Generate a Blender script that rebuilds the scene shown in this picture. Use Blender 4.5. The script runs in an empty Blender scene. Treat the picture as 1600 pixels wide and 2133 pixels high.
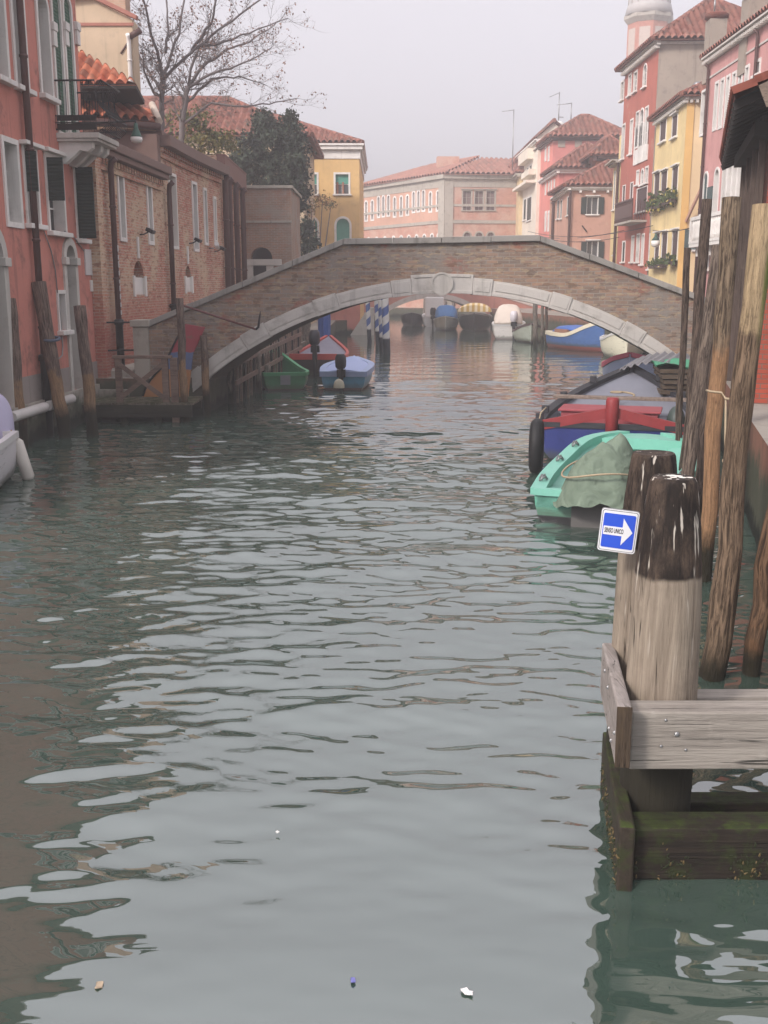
import bpy, math, random
import numpy as np
from mathutils import Vector, Matrix
R = math.radians
C = bpy.context.scene.collection
rnd = random.Random(7)

# ------------------------------------------------------------------ survey: the camera and the rays used to measure the place
F, TH, CH = 2150.0, R(12.25), 3.0
cT, sT = math.cos(TH), math.sin(TH)
def ray(px, py):
    u = (px-800)/F; v = -(py-1066.5)/F
    return Vector((u, cT+v*sT, -sT+v*cT))
def atY(px, py, Y):
    d = ray(px, py); t = Y/d.y
    return Vector((t*d.x, Y, CH+t*d.z))
def onz(px, py, z=0.0):
    d = ray(px, py); t = (z-CH)/d.z
    return Vector((t*d.x, t*d.y, z))

def srgb(r, g, b):
    f = lambda c: (c/255/12.92) if c <= 10 else (((c/255)+.055)/1.055)**2.4
    c = (f(r), f(g), f(b)); l = .3*c[0]+.59*c[1]+.11*c[2]
    return tuple(x+(l-x)*.14 for x in c)

# ------------------------------------------------------------------ mesh builder
class MB:
    def __init__(s):
        s.v = []; s.f = []; s.m = []; s.sm = []; s.uv = {}; s.mi = 0; s.smf = False
    def add(s, pts):
        b = len(s.v); s.v.extend([tuple(p) for p in pts]); return b
    def face(s, idx, uv=None):
        if uv: s.uv[len(s.f)] = uv
        s.f.append(tuple(idx)); s.m.append(s.mi); s.sm.append(s.smf)
    def poly(s, *pts):
        b = s.add(pts); s.face(range(b, b+len(pts)))
    def box(s, x0, x1, y0, y1, z0, z1):
        if x0 > x1: x0, x1 = x1, x0
        if y0 > y1: y0, y1 = y1, y0
        if z0 > z1: z0, z1 = z1, z0
        b = s.add([(x0,y0,z0),(x1,y0,z0),(x1,y1,z0),(x0,y1,z0),(x0,y0,z1),(x1,y0,z1),(x1,y1,z1),(x0,y1,z1)])
        for q in ((0,3,2,1),(4,5,6,7),(0,1,5,4),(1,2,6,5),(2,3,7,6),(3,0,4,7)): s.face([b+i for i in q])
        return s
    def bar(s, p, q, w, h, up=(0,0,1), w2=None, h2=None):
        p = Vector(p); q = Vector(q); d = (q-p).normalized(); up = Vector(up)
        if abs(d.dot(up)) > .97: up = Vector((0,1,0)) if abs(d.y) < .9 else Vector((1,0,0))
        a = d.cross(up).normalized(); c = a.cross(d).normalized()
        w2 = w if w2 is None else w2; h2 = h if h2 is None else h2
        pts = []
        for o, ww, hh in ((p,w,h),(q,w2,h2)):
            for sx, sz in ((-1,-1),(1,-1),(1,1),(-1,1)): pts.append(o+a*(sx*ww/2)+c*(sz*hh/2))
        b = s.add(pts)
        for f in ((0,1,2,3),(7,6,5,4),(0,4,5,1),(1,5,6,2),(2,6,7,3),(3,7,4,0)): s.face([b+i for i in f])
        return s
    def tube(s, pts, rad, n=8, cap=True, closed=False, jit=0.0):
        pts = [Vector(p) for p in pts]; m = len(pts)
        rad = [rad]*m if isinstance(rad, (int, float)) else list(rad)
        old = s.smf; s.smf = True
        dirs = []
        for i in range(m):
            a = pts[max(i-1,0)]; b = pts[min(i+1,m-1)]
            if closed: a = pts[(i-1) % m]; b = pts[(i+1) % m]
            dirs.append((b-a).normalized())
        d = dirs[0]; up = Vector((0,0,1)) if abs(d.z) < .9 else Vector((0,1,0))
        a = d.cross(up).normalized(); rings = []; ln = 0
        lens = []
        for i in range(m):
            if i:
                ln += (pts[i]-pts[i-1]).length
                a = (a - dirs[i]*a.dot(dirs[i])).normalized()
            c = dirs[i].cross(a); lens.append(ln)
            ring = []
            for k in range(n):
                t = 2*math.pi*k/n; r = rad[i]*(1+(jit*(rnd.random()-.5) if jit else 0))
                ring.append(pts[i]+(a*math.cos(t)+c*math.sin(t))*r)
            rings.append(s.add(ring))
        circ = 2*math.pi*max(rad)
        rng = range(m) if closed else range(m-1)
        for i in rng:
            j = (i+1) % m; l1 = lens[j] if j else ln+.1
            for k in range(n):
                k2 = (k+1) % n; u0 = circ*k/n; u1 = circ*(k+1)/n
                s.face((rings[i]+k, rings[i]+k2, rings[j]+k2, rings[j]+k),
                       [(u0,lens[i]),(u1,lens[i]),(u1,l1),(u0,l1)])
        if cap and not closed:
            s.smf = False
            s.face([rings[0]+k for k in range(n-1,-1,-1)]); s.face([rings[-1]+k for k in range(n)])
        s.smf = old
        return s
    def lathe(s, prof, n=16, c=(0,0,0), smooth=True, cap=True):
        old = s.smf; s.smf = smooth
        rs = []
        for r, z in prof:
            rs.append(s.add([(c[0]+r*math.cos(2*math.pi*k/n), c[1]+r*math.sin(2*math.pi*k/n), c[2]+z) for k in range(n)]))
        for i in range(len(prof)-1):
            for k in range(n):
                k2 = (k+1) % n
                s.face((rs[i]+k, rs[i]+k2, rs[i+1]+k2, rs[i+1]+k))
        s.smf = False
        if cap:
            s.face([rs[0]+k for k in range(n-1,-1,-1)]); s.face([rs[-1]+k for k in range(n)])
        s.smf = old
        return s
    def prism(s, pts, y0, y1, dx=0.0):
        """outline pts in (x,z), anticlockwise seen from -y; from y0 to y1, the far face moved by dx"""
        n = len(pts)
        a = s.add([(p[0], y0, p[1]) for p in pts]); b = s.add([(p[0]+dx, y1, p[1]) for p in pts])
        s.face([a+i for i in range(n)]); s.face([b+i for i in range(n-1,-1,-1)])
        for i in range(n):
            j = (i+1) % n; s.face((a+j, a+i, b+i, b+j))
        return s
    def band(s, xs, zl, zh, y0, y1, dx=0.0):
        n = len(xs)
        A = s.add([(xs[i], y0, zl[i]) for i in range(n)]); B = s.add([(xs[i], y0, zh[i]) for i in range(n)])
        D = s.add([(xs[i]+dx, y1, zl[i]) for i in range(n)]); E = s.add([(xs[i]+dx, y1, zh[i]) for i in range(n)])
        for i in range(n-1):
            s.face((A+i,A+i+1,B+i+1,B+i)); s.face((D+i+1,D+i,E+i,E+i+1))
            s.face((B+i,B+i+1,E+i+1,E+i)); s.face((A+i+1,A+i,D+i,D+i+1))
        s.face((A,B,E,D)); s.face((B+n-1,A+n-1,D+n-1,E+n-1))
        return s
    def grid(s, rows, smooth=True, flip=False):
        old = s.smf; s.smf = smooth
        n = len(rows[0]); bs = [s.add(r) for r in rows]
        for i in range(len(rows)-1):
            for k in range(n-1):
                f = (bs[i]+k, bs[i]+k+1, bs[i+1]+k+1, bs[i+1]+k)
                s.face(f[::-1] if flip else f)
        s.smf = old
        return s
    def ball(s, c, r, n=8, m=6, sq=(1,1,1)):
        prof = []
        old = s.smf; s.smf = True
        rings = []
        for i in range(1, m):
            t = math.pi*i/m
            rings.append(s.add([(c[0]+sq[0]*r*math.sin(t)*math.cos(2*math.pi*k/n), c[1]+sq[1]*r*math.sin(t)*math.sin(2*math.pi*k/n), c[2]-sq[2]*r*math.cos(t)) for k in range(n)]))
        lo = s.add([(c[0],c[1],c[2]-sq[2]*r)]); hi = s.add([(c[0],c[1],c[2]+sq[2]*r)])
        for k in range(n):
            k2 = (k+1) % n
            s.face((lo, rings[0]+k2, rings[0]+k)); s.face((hi, rings[-1]+k, rings[-1]+k2))
            for i in range(len(rings)-1): s.face((rings[i]+k, rings[i]+k2, rings[i+1]+k2, rings[i+1]+k))
        s.smf = old
        return s
    def build(s, name, mats, parent=None, loc=(0,0,0), rz=0.0, off=None, bevel=0.0, weld=False):
        me = bpy.data.meshes.new(name)
        V = np.array(s.v, dtype=np.float64).reshape(-1,3)
        if off is not None: V = V-np.array(off)
        me.from_pydata(V.tolist(), [], s.f); me.update()
        mats = mats if isinstance(mats, (list, tuple)) else [mats]
        for m in mats: me.materials.append(m)
        me.polygons.foreach_set('material_index', s.m); me.polygons.foreach_set('use_smooth', s.sm)
        uvl = me.uv_layers.new(name='UVMap'); uv = np.zeros((len(me.loops),2))
        for p in me.polygons:
            if p.index in s.uv:
                for k, li in enumerate(p.loop_indices): uv[li] = s.uv[p.index][k]
                continue
            n = p.normal
            if abs(n.z) > .75:
                for li, vi in zip(p.loop_indices, p.vertices): uv[li] = (V[vi][0], V[vi][1])
            else:
                l = math.hypot(n.x, n.y) or 1; tx, ty = -n.y/l, n.x/l
                for li, vi in zip(p.loop_indices, p.vertices): uv[li] = (V[vi][0]*tx+V[vi][1]*ty, V[vi][2])
        uvl.data.foreach_set('uv', uv.ravel())
        o = bpy.data.objects.new(name, me); C.objects.link(o)
        if parent: o.parent = parent
        o.location = loc; o.rotation_euler = (0,0,rz)
        if bevel:
            b = o.modifiers.new('bevel', 'BEVEL'); b.width = bevel; b.segments = 2; b.limit_method = 'ANGLE'; b.angle_limit = R(40)
        return o

def tag(o, label=None, cat=None, group=None, kind=None):
    if label: o['label'] = label
    if cat: o['category'] = cat
    if group: o['group'] = group
    if kind: o['kind'] = kind
    return o
def thing(name, label, cat, loc=(0,0,0), rz=0.0, group=None):
    o = bpy.data.objects.new(name, None); C.objects.link(o)
    o.location = loc; o.rotation_euler = (0,0,rz); o.empty_display_size = .2
    return tag(o, label, cat, group)
def copy_tree(o, parent=None):
    c = o.copy(); C.objects.link(c); c.parent = parent
    for ch in list(o.children): copy_tree(ch, c)
    return c

# ------------------------------------------------------------------ materials
class NT:
    def __init__(s, name):
        s.m = bpy.data.materials.new(name); s.m.use_nodes = True; s.t = s.m.node_tree
        s.b = s.t.nodes['Principled BSDF']; s.out = s.t.nodes['Material Output']
    def n(s, typ, **kw):
        nd = s.t.nodes.new('ShaderNode'+typ)
        for k, v in kw.items():
            if k in nd.inputs.keys(): nd.inputs[k].default_value = v
            else: setattr(nd, k, v)
        return nd
    def l(s, a, b): s.t.links.new(a, b)
    def put(s, inp, x):
        if hasattr(x, 'is_output'): s.l(x, inp)
        else: inp.default_value = x if not isinstance(x, tuple) or len(x) != 3 or inp.type == 'VECTOR' else (*x, 1)
    def math(s, op, a, b=0.0, clamp=False):
        nd = s.n('Math', operation=op, use_clamp=clamp); s.put(nd.inputs[0], a); s.put(nd.inputs[1], b); return nd.outputs[0]
    def mix(s, f, a, b, mode='MIX'):
        nd = s.n('Mix', data_type='RGBA', blend_type=mode)
        s.put(nd.inputs[0], f); s.put(nd.inputs[6], a); s.put(nd.inputs[7], b); return nd.outputs[2]
    def coord(s, kind='OBJ'):
        if kind == 'POS': return s.n('NewGeometry').outputs['Position']
        return s.n('TexCoord').outputs[{'OBJ':'Object','UV':'UV','GEN':'Generated'}[kind]]
    def scale(s, v, sc, loc=(0,0,0)):
        nd = s.n('Mapping'); nd.inputs['Scale'].default_value = sc; nd.inputs['Location'].default_value = loc
        s.l(v, nd.inputs['Vector']); return nd.outputs[0]
    def noise(s, v, sc, det=4.0, rough=.55, dist=0.0):
        nd = s.n('TexNoise'); nd.inputs['Scale'].default_value = sc; nd.inputs['Detail'].default_value = det
        nd.inputs['Roughness'].default_value = rough; nd.inputs['Distortion'].default_value = dist
        s.l(v, nd.inputs['Vector']); return nd.outputs['Fac']
    def ramp(s, f, *stops):
        nd = s.n('ValToRGB'); el = nd.color_ramp.elements
        while len(el) < len(stops): el.new(.5)
        for e, (p, c) in zip(el, stops):
            e.position = p; e.color = (c,c,c,1) if isinstance(c, (int,float)) else (*c,1)
        s.l(f, nd.inputs[0]); return nd.outputs['Color']
    def step(s, f, a, b):
        nd = s.n('MapRange'); nd.interpolation_type = 'SMOOTHSTEP'
        nd.inputs['From Min'].default_value = a; nd.inputs['From Max'].default_value = b
        s.put(nd.inputs['Value'], f); return nd.outputs[0]
    def bump(s, h, st=.3, d=.02, prev=None):
        nd = s.n('Bump'); nd.inputs['Strength'].default_value = st; nd.inputs['Distance'].default_value = d
        s.l(h, nd.inputs['Height'])
        if prev is not None: s.l(prev, nd.inputs['Normal'])
        return nd.outputs[0]
    def fin(s, col, rough=.7, nrm=None, spec=.3, metal=0.0):
        s.put(s.b.inputs['Base Color'], col); s.put(s.b.inputs['Roughness'], rough)
        s.b.inputs['Specular IOR Level'].default_value = spec; s.b.inputs['Metallic'].default_value = metal
        if nrm is not None: s.l(nrm, s.b.inputs['Normal'])
        return s.m
mul = lambda c, k: tuple(min(1, x*k) for x in c)
def lerp3(a, b, t): return tuple(x+(y-x)*t for x, y in zip(a, b))

def m_plain(name, col, rough=.6, var=.18, sc=5, bump=.12, spec=.3, metal=0.0, kind='OBJ'):
    t = NT(name); v = t.coord(kind)
    a = t.noise(v, sc, 5); b = t.noise(v, sc*9, 3)
    c = t.mix(a, mul(col, 1-var), mul(col, 1+var)); c = t.mix(t.math('MULTIPLY', b, var), c, mul(col, .55))
    return t.fin(c, rough, t.bump(b, bump, .01) if bump else None, spec, metal)

def m_plaster(name, col, stain, amt=.5, algae=0.0, worn=None):
    t = NT(name); v = t.coord('POS')
    big = t.noise(v, .45, 6, .6); mid = t.noise(v, 2.2, 6, .65); fine = t.noise(v, 30, 3)
    streak = t.noise(t.scale(v, (2.6,2.6,.16)), 1.6, 5, .6)
    c = t.mix(t.step(big, .35, .7), mul(col, .9), mul(col, 1.07))
    c = t.mix(t.math('MULTIPLY', t.step(mid, .5, .78), amt), c, stain)
    c = t.mix(t.math('MULTIPLY', t.step(streak, .54, .76), amt*.75), c, mul(stain, .72))
    if worn: c = t.mix(t.math('MULTIPLY', t.step(t.noise(v, .9, 7, .7), .6, .68), .7), c, worn)
    c = t.mix(t.math('MULTIPLY', t.step(fine, .45, .8), .12), c, mul(col, .55))
    if algae:
        z = t.n('SeparateXYZ'); t.l(v, z.inputs[0])
        zz = t.math('ADD', z.outputs[2], t.math('MULTIPLY', t.math('SUBTRACT', mid, .5), .9))
        c = t.mix(t.step(zz, algae+.25, algae-.15), c, t.mix(mid, srgb(52,60,38), srgb(88,86,74)))
        c = t.mix(t.step(zz, .35, .1), c, srgb(24,28,20))
    return t.fin(c, .88, t.bump(t.math('ADD', fine, mid), .25, .012), .2)

def m_brick(name, c1, c2, mortar, patch, amt=.5, patch2=None, amt2=.4, algae=0.0, bw=.25, bh=.072, graf=None, mottle=None):
    t = NT(name); uv = t.coord('UV'); pos = t.coord('POS')
    wob = t.n('TexNoise'); wob.inputs['Scale'].default_value = 1.3; t.l(uv, wob.inputs['Vector'])
    add = t.n('VectorMath', operation='MULTIPLY_ADD'); t.l(wob.outputs['Color'], add.inputs[0]); add.inputs[1].default_value = (.03,.03,0); t.l(uv, add.inputs[2])
    br = t.n('TexBrick'); t.l(add.outputs[0], br.inputs['Vector'])
    br.inputs['Scale'].default_value = 1.0; br.inputs['Brick Width'].default_value = bw; br.inputs['Row Height'].default_value = bh
    br.inputs['Mortar Size'].default_value = .009; br.inputs['Mortar Smooth'].default_value = .25; br.inputs['Bias'].default_value = 0.0
    br.inputs['Color1'].default_value = (*c1,1); br.inputs['Color2'].default_value = (*c2,1); br.inputs['Mortar'].default_value = (*mortar,1)
    big = t.noise(pos, .55, 7, .68, .3); mid = t.noise(pos, 2.6, 6, .7); fine = t.noise(pos, 24, 4)
    c = t.mix(t.math('MULTIPLY', t.step(mid, .35, .75), .45), br.outputs['Color'], mul(c1, .55))
    c = t.mix(t.math('MULTIPLY', t.step(big, .44, .62), amt), c, t.mix(fine, mul(patch, .75), mul(patch, 1.15)))
    if patch2 is not None:
        b2 = t.noise(t.scale(pos, (1,1,1.6), (13,5,9)), .8, 6, .7)
        c = t.mix(t.math('MULTIPLY', t.step(b2, .52, .66), amt2), c, t.mix(fine, mul(patch2, .8), mul(patch2, 1.1)))
    if mottle is not None:
        b3 = t.noise(t.scale(uv, (3.6,11.0,1), (7,3,0)), 1.0, 3, .6); c = t.mix(t.math('MULTIPLY', t.step(b3, .55, .62), .7), c, t.mix(fine, mul(mottle,.7), mottle))
        b4 = t.noise(t.scale(uv, (3.2,10.0,1), (1,23,0)), 1.0, 3, .6); c = t.mix(t.math('MULTIPLY', t.step(b4, .56, .62), .6), c, mul(c1, .38))
    z = t.n('SeparateXYZ'); t.l(pos, z.inputs[0])
    if graf is not None:
        zz = t.math('ADD', z.outputs[2], t.math('MULTIPLY', t.math('SUBTRACT', mid, .5), 1.2))
        c = t.mix(t.math('MULTIPLY', t.step(zz, graf+1.2, graf-.3), .6), c, srgb(160,82,68))
    if algae:
        zz = t.math('ADD', z.outputs[2], t.math('MULTIPLY', t.math('SUBTRACT', mid, .5), .9))
        c = t.mix(t.step(zz, algae+.25, algae-.2), c, srgb(46,50,36))
    h = t.math('ADD', t.math('MULTIPLY', br.outputs['Fac'], -1.0), t.math('MULTIPLY', fine, .5))
    return t.fin(c, .92, t.bump(h, .6, .012), .15)

def m_tile(name, c1, c2, c3, p=.22, row=.4, dirt=.4):
    t = NT(name); uv = t.coord('UV')
    s = t.n('SeparateXYZ'); t.l(uv, s.inputs[0])
    cu = t.math('FLOOR', t.math('DIVIDE', s.outputs[0], p)); cv = t.math('FLOOR', t.math('DIVIDE', s.outputs[1], row))
    cb = t.n('CombineXYZ'); t.l(cu, cb.inputs[0]); t.l(cv, cb.inputs[1])
    wn = t.n('TexWhiteNoise', noise_dimensions='3D'); t.l(cb.outputs[0], wn.inputs['Vector'])
    c = t.ramp(wn.outputs['Value'], (0.0, c1), (.55, c2), (1.0, c3))
    pos = t.coord('POS'); mid = t.noise(pos, 1.4, 7, .7); fine = t.noise(pos, 18, 3)
    c = t.mix(t.math('MULTIPLY', t.step(mid, .5, .72), dirt), c, t.mix(fine, srgb(95,80,70), srgb(150,140,120)))
    c = t.mix(t.math('MULTIPLY', fine, .2), c, mul(c1, .45))
    fr = t.math('FRACT', t.math('DIVIDE', s.outputs[1], row))
    return t.fin(c, .85, t.bump(t.math('ADD', t.step(fr, .0, .12), t.math('MULTIPLY', fine, .3)), .5, .03), .2)

def m_wood(name, c1, c2, axis=2, sc=6.0, algae=None, moss=False, rough=.8, kind='OBJ', dark=None):
    """grain runs along the axis of the object; algae: world height below which the wood is dark and wet"""
    t = NT(name); v = t.coord(kind); st = [1,1,1]; st[axis] = .07
    g = t.noise(t.scale(v, tuple(st)), sc*4, 7, .7, .6); k = t.noise(v, 2.2, 5, .6); f = t.noise(t.scale(v, tuple(st)), sc*16, 4, .6)
    c = t.mix(t.step(g, .3, .7), c1, c2); c = t.mix(.35, c, lerp3(c1, c2, .5)); c = t.mix(t.math('MULTIPLY', t.step(f, .55, .72), .3), c, mul(c1, .5))
    c = t.mix(t.math('MULTIPLY', t.step(k, .48, .75), .6), c, mul(c1, .6)); c = t.mix(t.math('MULTIPLY', t.step(t.noise(v, 5.5, 6, .7), .56, .72), .4), c, mul(c2, 1.18))
    st2 = list(st); st2[axis] = .014; ck = t.math('ABSOLUTE', t.math('SUBTRACT', t.noise(t.scale(v, tuple(st2), (5,9,2)), sc*3.2, 3, .5, .35), .5))
    crk = t.math('MULTIPLY', t.step(ck, .010, .002), t.step(t.noise(v, 3.1, 3), .42, .55)); c = t.mix(t.math('MULTIPLY', crk, .85), c, mul(c1, .16))
    pos = t.coord('POS'); z = t.n('SeparateXYZ'); t.l(pos, z.inputs[0])
    if dark is not None:
        zz = t.math('ADD', z.outputs[2], t.math('MULTIPLY', t.math('SUBTRACT', t.noise(pos, 9, 2), .5), .04))
        pd = t.mix(t.step(t.noise(t.scale(pos,(1,1,.35)), 9, 7, .75), .4, .7), srgb(34,27,23), srgb(88,72,60)); pd = t.mix(t.step(t.noise(t.scale(pos,(1,1,.06)), 40, 3), .55, .7), pd, srgb(26,20,18))
        c = t.mix(t.step(zz, dark-.015, dark+.015), c, pd)
        drip = t.noise(t.scale(v, (1,1,.045), (3.3,1.7,0)), 30, 3, .6)
        c = t.mix(t.math('MULTIPLY', t.math('MULTIPLY', t.step(drip, .62, .68), .7), t.step(z.outputs[2], dark-.75, dark+.3)), c, srgb(214,204,190))
    if algae is not None:
        zz = t.math('ADD', z.outputs[2], t.math('MULTIPLY', t.math('SUBTRACT', t.noise(pos, 5, 5, .7), .5), .35))
        c = t.mix(t.step(zz, algae+.12, algae-.1), c, t.mix(g, srgb(26,24,18), srgb(50,46,34)))
    if moss:
        nz = t.n('SeparateXYZ'); t.l(t.n('NewGeometry').outputs['Normal'], nz.inputs[0])
        c = t.mix(t.math('MULTIPLY', t.step(nz.outputs[2], .4, .8), t.step(t.noise(pos, 5, 6, .7), .44, .6)), c, t.mix(f, srgb(34,44,12), srgb(72,86,26)))
        c = t.mix(t.math('MULTIPLY', t.step(t.noise(pos, 6, 7, .72), .46, .6), .8), c, t.mix(g, srgb(28,34,14), srgb(58,66,28)))
    return t.fin(c, rough, t.bump(t.math('SUBTRACT', t.math('ADD', g, t.math('MULTIPLY', f, .7)), t.math('MULTIPLY', crk, 2.0)), .6, .012), .25)

def m_bark(name, c1, c2, strip=None, algae=.5, moss=None, split=1.6, above=False, ragged=.9):
    """pole bark on the tube's own unrolled coordinates; strip: colour of the peeled lower length"""
    t = NT(name); uv = t.coord('UV'); pos = t.coord('POS')
    g = t.noise(t.scale(uv, (1,.10,1)), 34, 7, .72, .8); f = t.noise(t.scale(uv, (1,.25,1)), 70, 4); k = t.noise(pos, 1.7, 6, .65)
    c = t.mix(t.step(g, .38, .62), mul(c1, .32), c2); c = t.mix(t.math('MULTIPLY', t.step(k, .45, .7), .5), c, c1)
    z = t.n('SeparateXYZ'); t.l(pos, z.inputs[0])
    if strip is not None:
        w = t.math('ADD', z.outputs[2], t.math('MULTIPLY', t.math('SUBTRACT', k, .5), ragged*2))
        sc = t.mix(t.step(g, .35, .6), mul(strip, .6), mul(strip, 1.15))
        sc = t.mix(t.math('MULTIPLY', t.step(f, .56, .7), .5), sc, mul(strip, .35)); c = t.mix(t.step(w, split-.1, split+.1) if above else t.step(w, split+.1, split-.1), c, sc)
    if moss is not None:
        nx = t.n('SeparateXYZ'); t.l(t.n('NewGeometry').outputs['Normal'], nx.inputs[0])
        c = t.mix(t.math('MULTIPLY', t.math('MULTIPLY', t.step(nx.outputs[0], .15, .6), t.step(z.outputs[2], moss, moss+.7)), t.step(k, .3, .5)), c, t.mix(f, srgb(70,84,24), srgb(120,128,50)))
    if algae is not None:
        zz = t.math('ADD', z.outputs[2], t.math('MULTIPLY', t.math('SUBTRACT', k, .5), .7))
        c = t.mix(t.step(zz, algae+.15, algae-.2), c, t.mix(g, srgb(24,22,16), srgb(52,46,30)))
    return t.fin(c, .85, t.bump(t.math('ADD', g, t.math('MULTIPLY', f, .4)), .9, .035), .2)

def m_shutter(name, col):
    t = NT(name); v = t.coord('UV'); s = t.n('SeparateXYZ'); t.l(v, s.inputs[0])
    w = t.math('SINE', t.math('MULTIPLY', s.outputs[1], 2*math.pi/.07)); n = t.noise(t.coord('POS'), 4, 5)
    c = t.mix(n, mul(col, .75), mul(col, 1.2)); c = t.mix(t.step(w, .2, .9), c, mul(col, .72))
    return t.fin(c, .6, t.bump(w, .4, .012), .3)

def m_glass(name, col=(.015,.018,.02), rough=.08):
    t = NT(name); n = t.noise(t.coord('POS'), 1.1, 3)
    return t.fin(t.mix(n, mul(col, .6), mul(col, 1.8)), rough, None, .5)

STONE  = m_plaster('istrian_stone', srgb(196,190,182), srgb(132,126,118), .5)
STONEW = m_plaster('white_stone', srgb(222,217,211), srgb(158,150,144), .45)
STONEA = m_plaster('quay_stone', srgb(168,160,148), srgb(110,104,92), .6, algae=.55)
CORAL  = m_plaster('coral_plaster', srgb(200,122,106), srgb(136,92,82), 1.0, worn=srgb(188,144,130))
BASEP  = m_plaster('grey_base_render', srgb(150,138,132), srgb(104,96,88), .6, algae=.35)
BRICKL = m_brick('old_red_brick', srgb(196,116,94), srgb(172,124,98), srgb(190,178,162), srgb(202,178,146), .75, srgb(170,84,70), .5, graf=2.0, mottle=srgb(206,184,154))
BRICKB = m_brick('bridge_brick', srgb(166,132,108), srgb(126,112,102), srgb(150,142,134), srgb(138,132,125), .8, srgb(158,90,70), .9, bw=.27, bh=.085, mottle=srgb(180,158,126))
BRICKG = m_brick('gatehouse_brick', srgb(164,122,98), srgb(142,118,100), srgb(160,150,138), srgb(158,146,134), .72, srgb(160,96,74), .35)
BRICKR = m_brick('boathouse_brick', srgb(176,70,46), srgb(150,66,46), srgb(112,94,84), srgb(120,62,46), .3, bh=.075)
BROWN  = m_plain('brown_metal', srgb(86,58,54), .45, .12)
FASCIA = m_plain('brown_fascia', srgb(112,86,78), .6, .1)
BLACKM = m_plain('black_iron', srgb(34,32,34), .45, .1)
DGREEN = m_shutter('dark_green_shutter', srgb(34,50,46))
GREENS = m_shutter('green_shutter', srgb(40,88,66))
BROWNS = m_shutter('brown_shutter', srgb(82,62,62))
GREYS  = m_shutter('grey_green_shutter', srgb(72,92,92))
TEALS  = m_shutter('teal_blind', srgb(70,156,136))
GLASS  = m_glass('dark_glass')
GLASSG = m_glass('grey_glass', (.06,.065,.07), .15)
TILEO  = m_tile('orange_roof_tiles', srgb(176,84,54), srgb(204,118,82), srgb(136,88,70), p=.27, row=.38, dirt=.6)
TILER  = m_tile('red_roof_tiles', srgb(132,76,64), srgb(158,100,84), srgb(104,70,62), p=.3, row=.5, dirt=.65)
TILED  = m_tile('dark_roof_tiles', srgb(96,46,36), srgb(126,64,48), srgb(74,42,36), dirt=.3)
DARK   = m_plain('tarred_timber', srgb(40,36,34), .8, .2)
PLANK  = m_wood('weathered_plank', srgb(112,96,86), srgb(150,134,120), axis=0)
WHITEP = m_plain('white_gelcoat', srgb(214,212,210), .35, .06, bump=.03, spec=.5)
ROPE   = m_plain('hemp_rope', srgb(170,150,120), .9, .2, 30, .4)
STEEL  = m_plain('galvanised_steel', srgb(150,150,150), .4, .1, metal=.8)
RUBBER = m_plain('black_rubber', srgb(28,28,30), .6, .15)
HAZE, SUN, SKY, EXPO = .0024, 1.9, .15, .6
SKYTINT = (1.0, .965, 1.05, 1)
# ------------------------------------------------------------------ facades
class Fac:
    """a vertical facade from ground point A to B, A on the left seen from outside; local x along it, y into the building, z up"""
    def __init__(s, A, B):
        s.A = Vector((A[0], A[1])); s.B = Vector((B[0], B[1])); s.L = (s.B-s.A).length
        s.d = (s.B-s.A)/s.L; s.i = Vector((-s.d.y, s.d.x)); s.rz = math.atan2(s.d.y, s.d.x); s.holes = []
    def hit(s, px, py):
        r = ray(px, py); dn = r.x*s.i.x+r.y*s.i.y
        t = (s.A.x*s.i.x+s.A.y*s.i.y)/dn; p = Vector((t*r.x, t*r.y))-s.A
        return p.dot(s.d), CH+t*r.z
    def w(s, x, y, z):
        p = s.A+s.d*x+s.i*y; return Vector((p.x, p.y, z))

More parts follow.
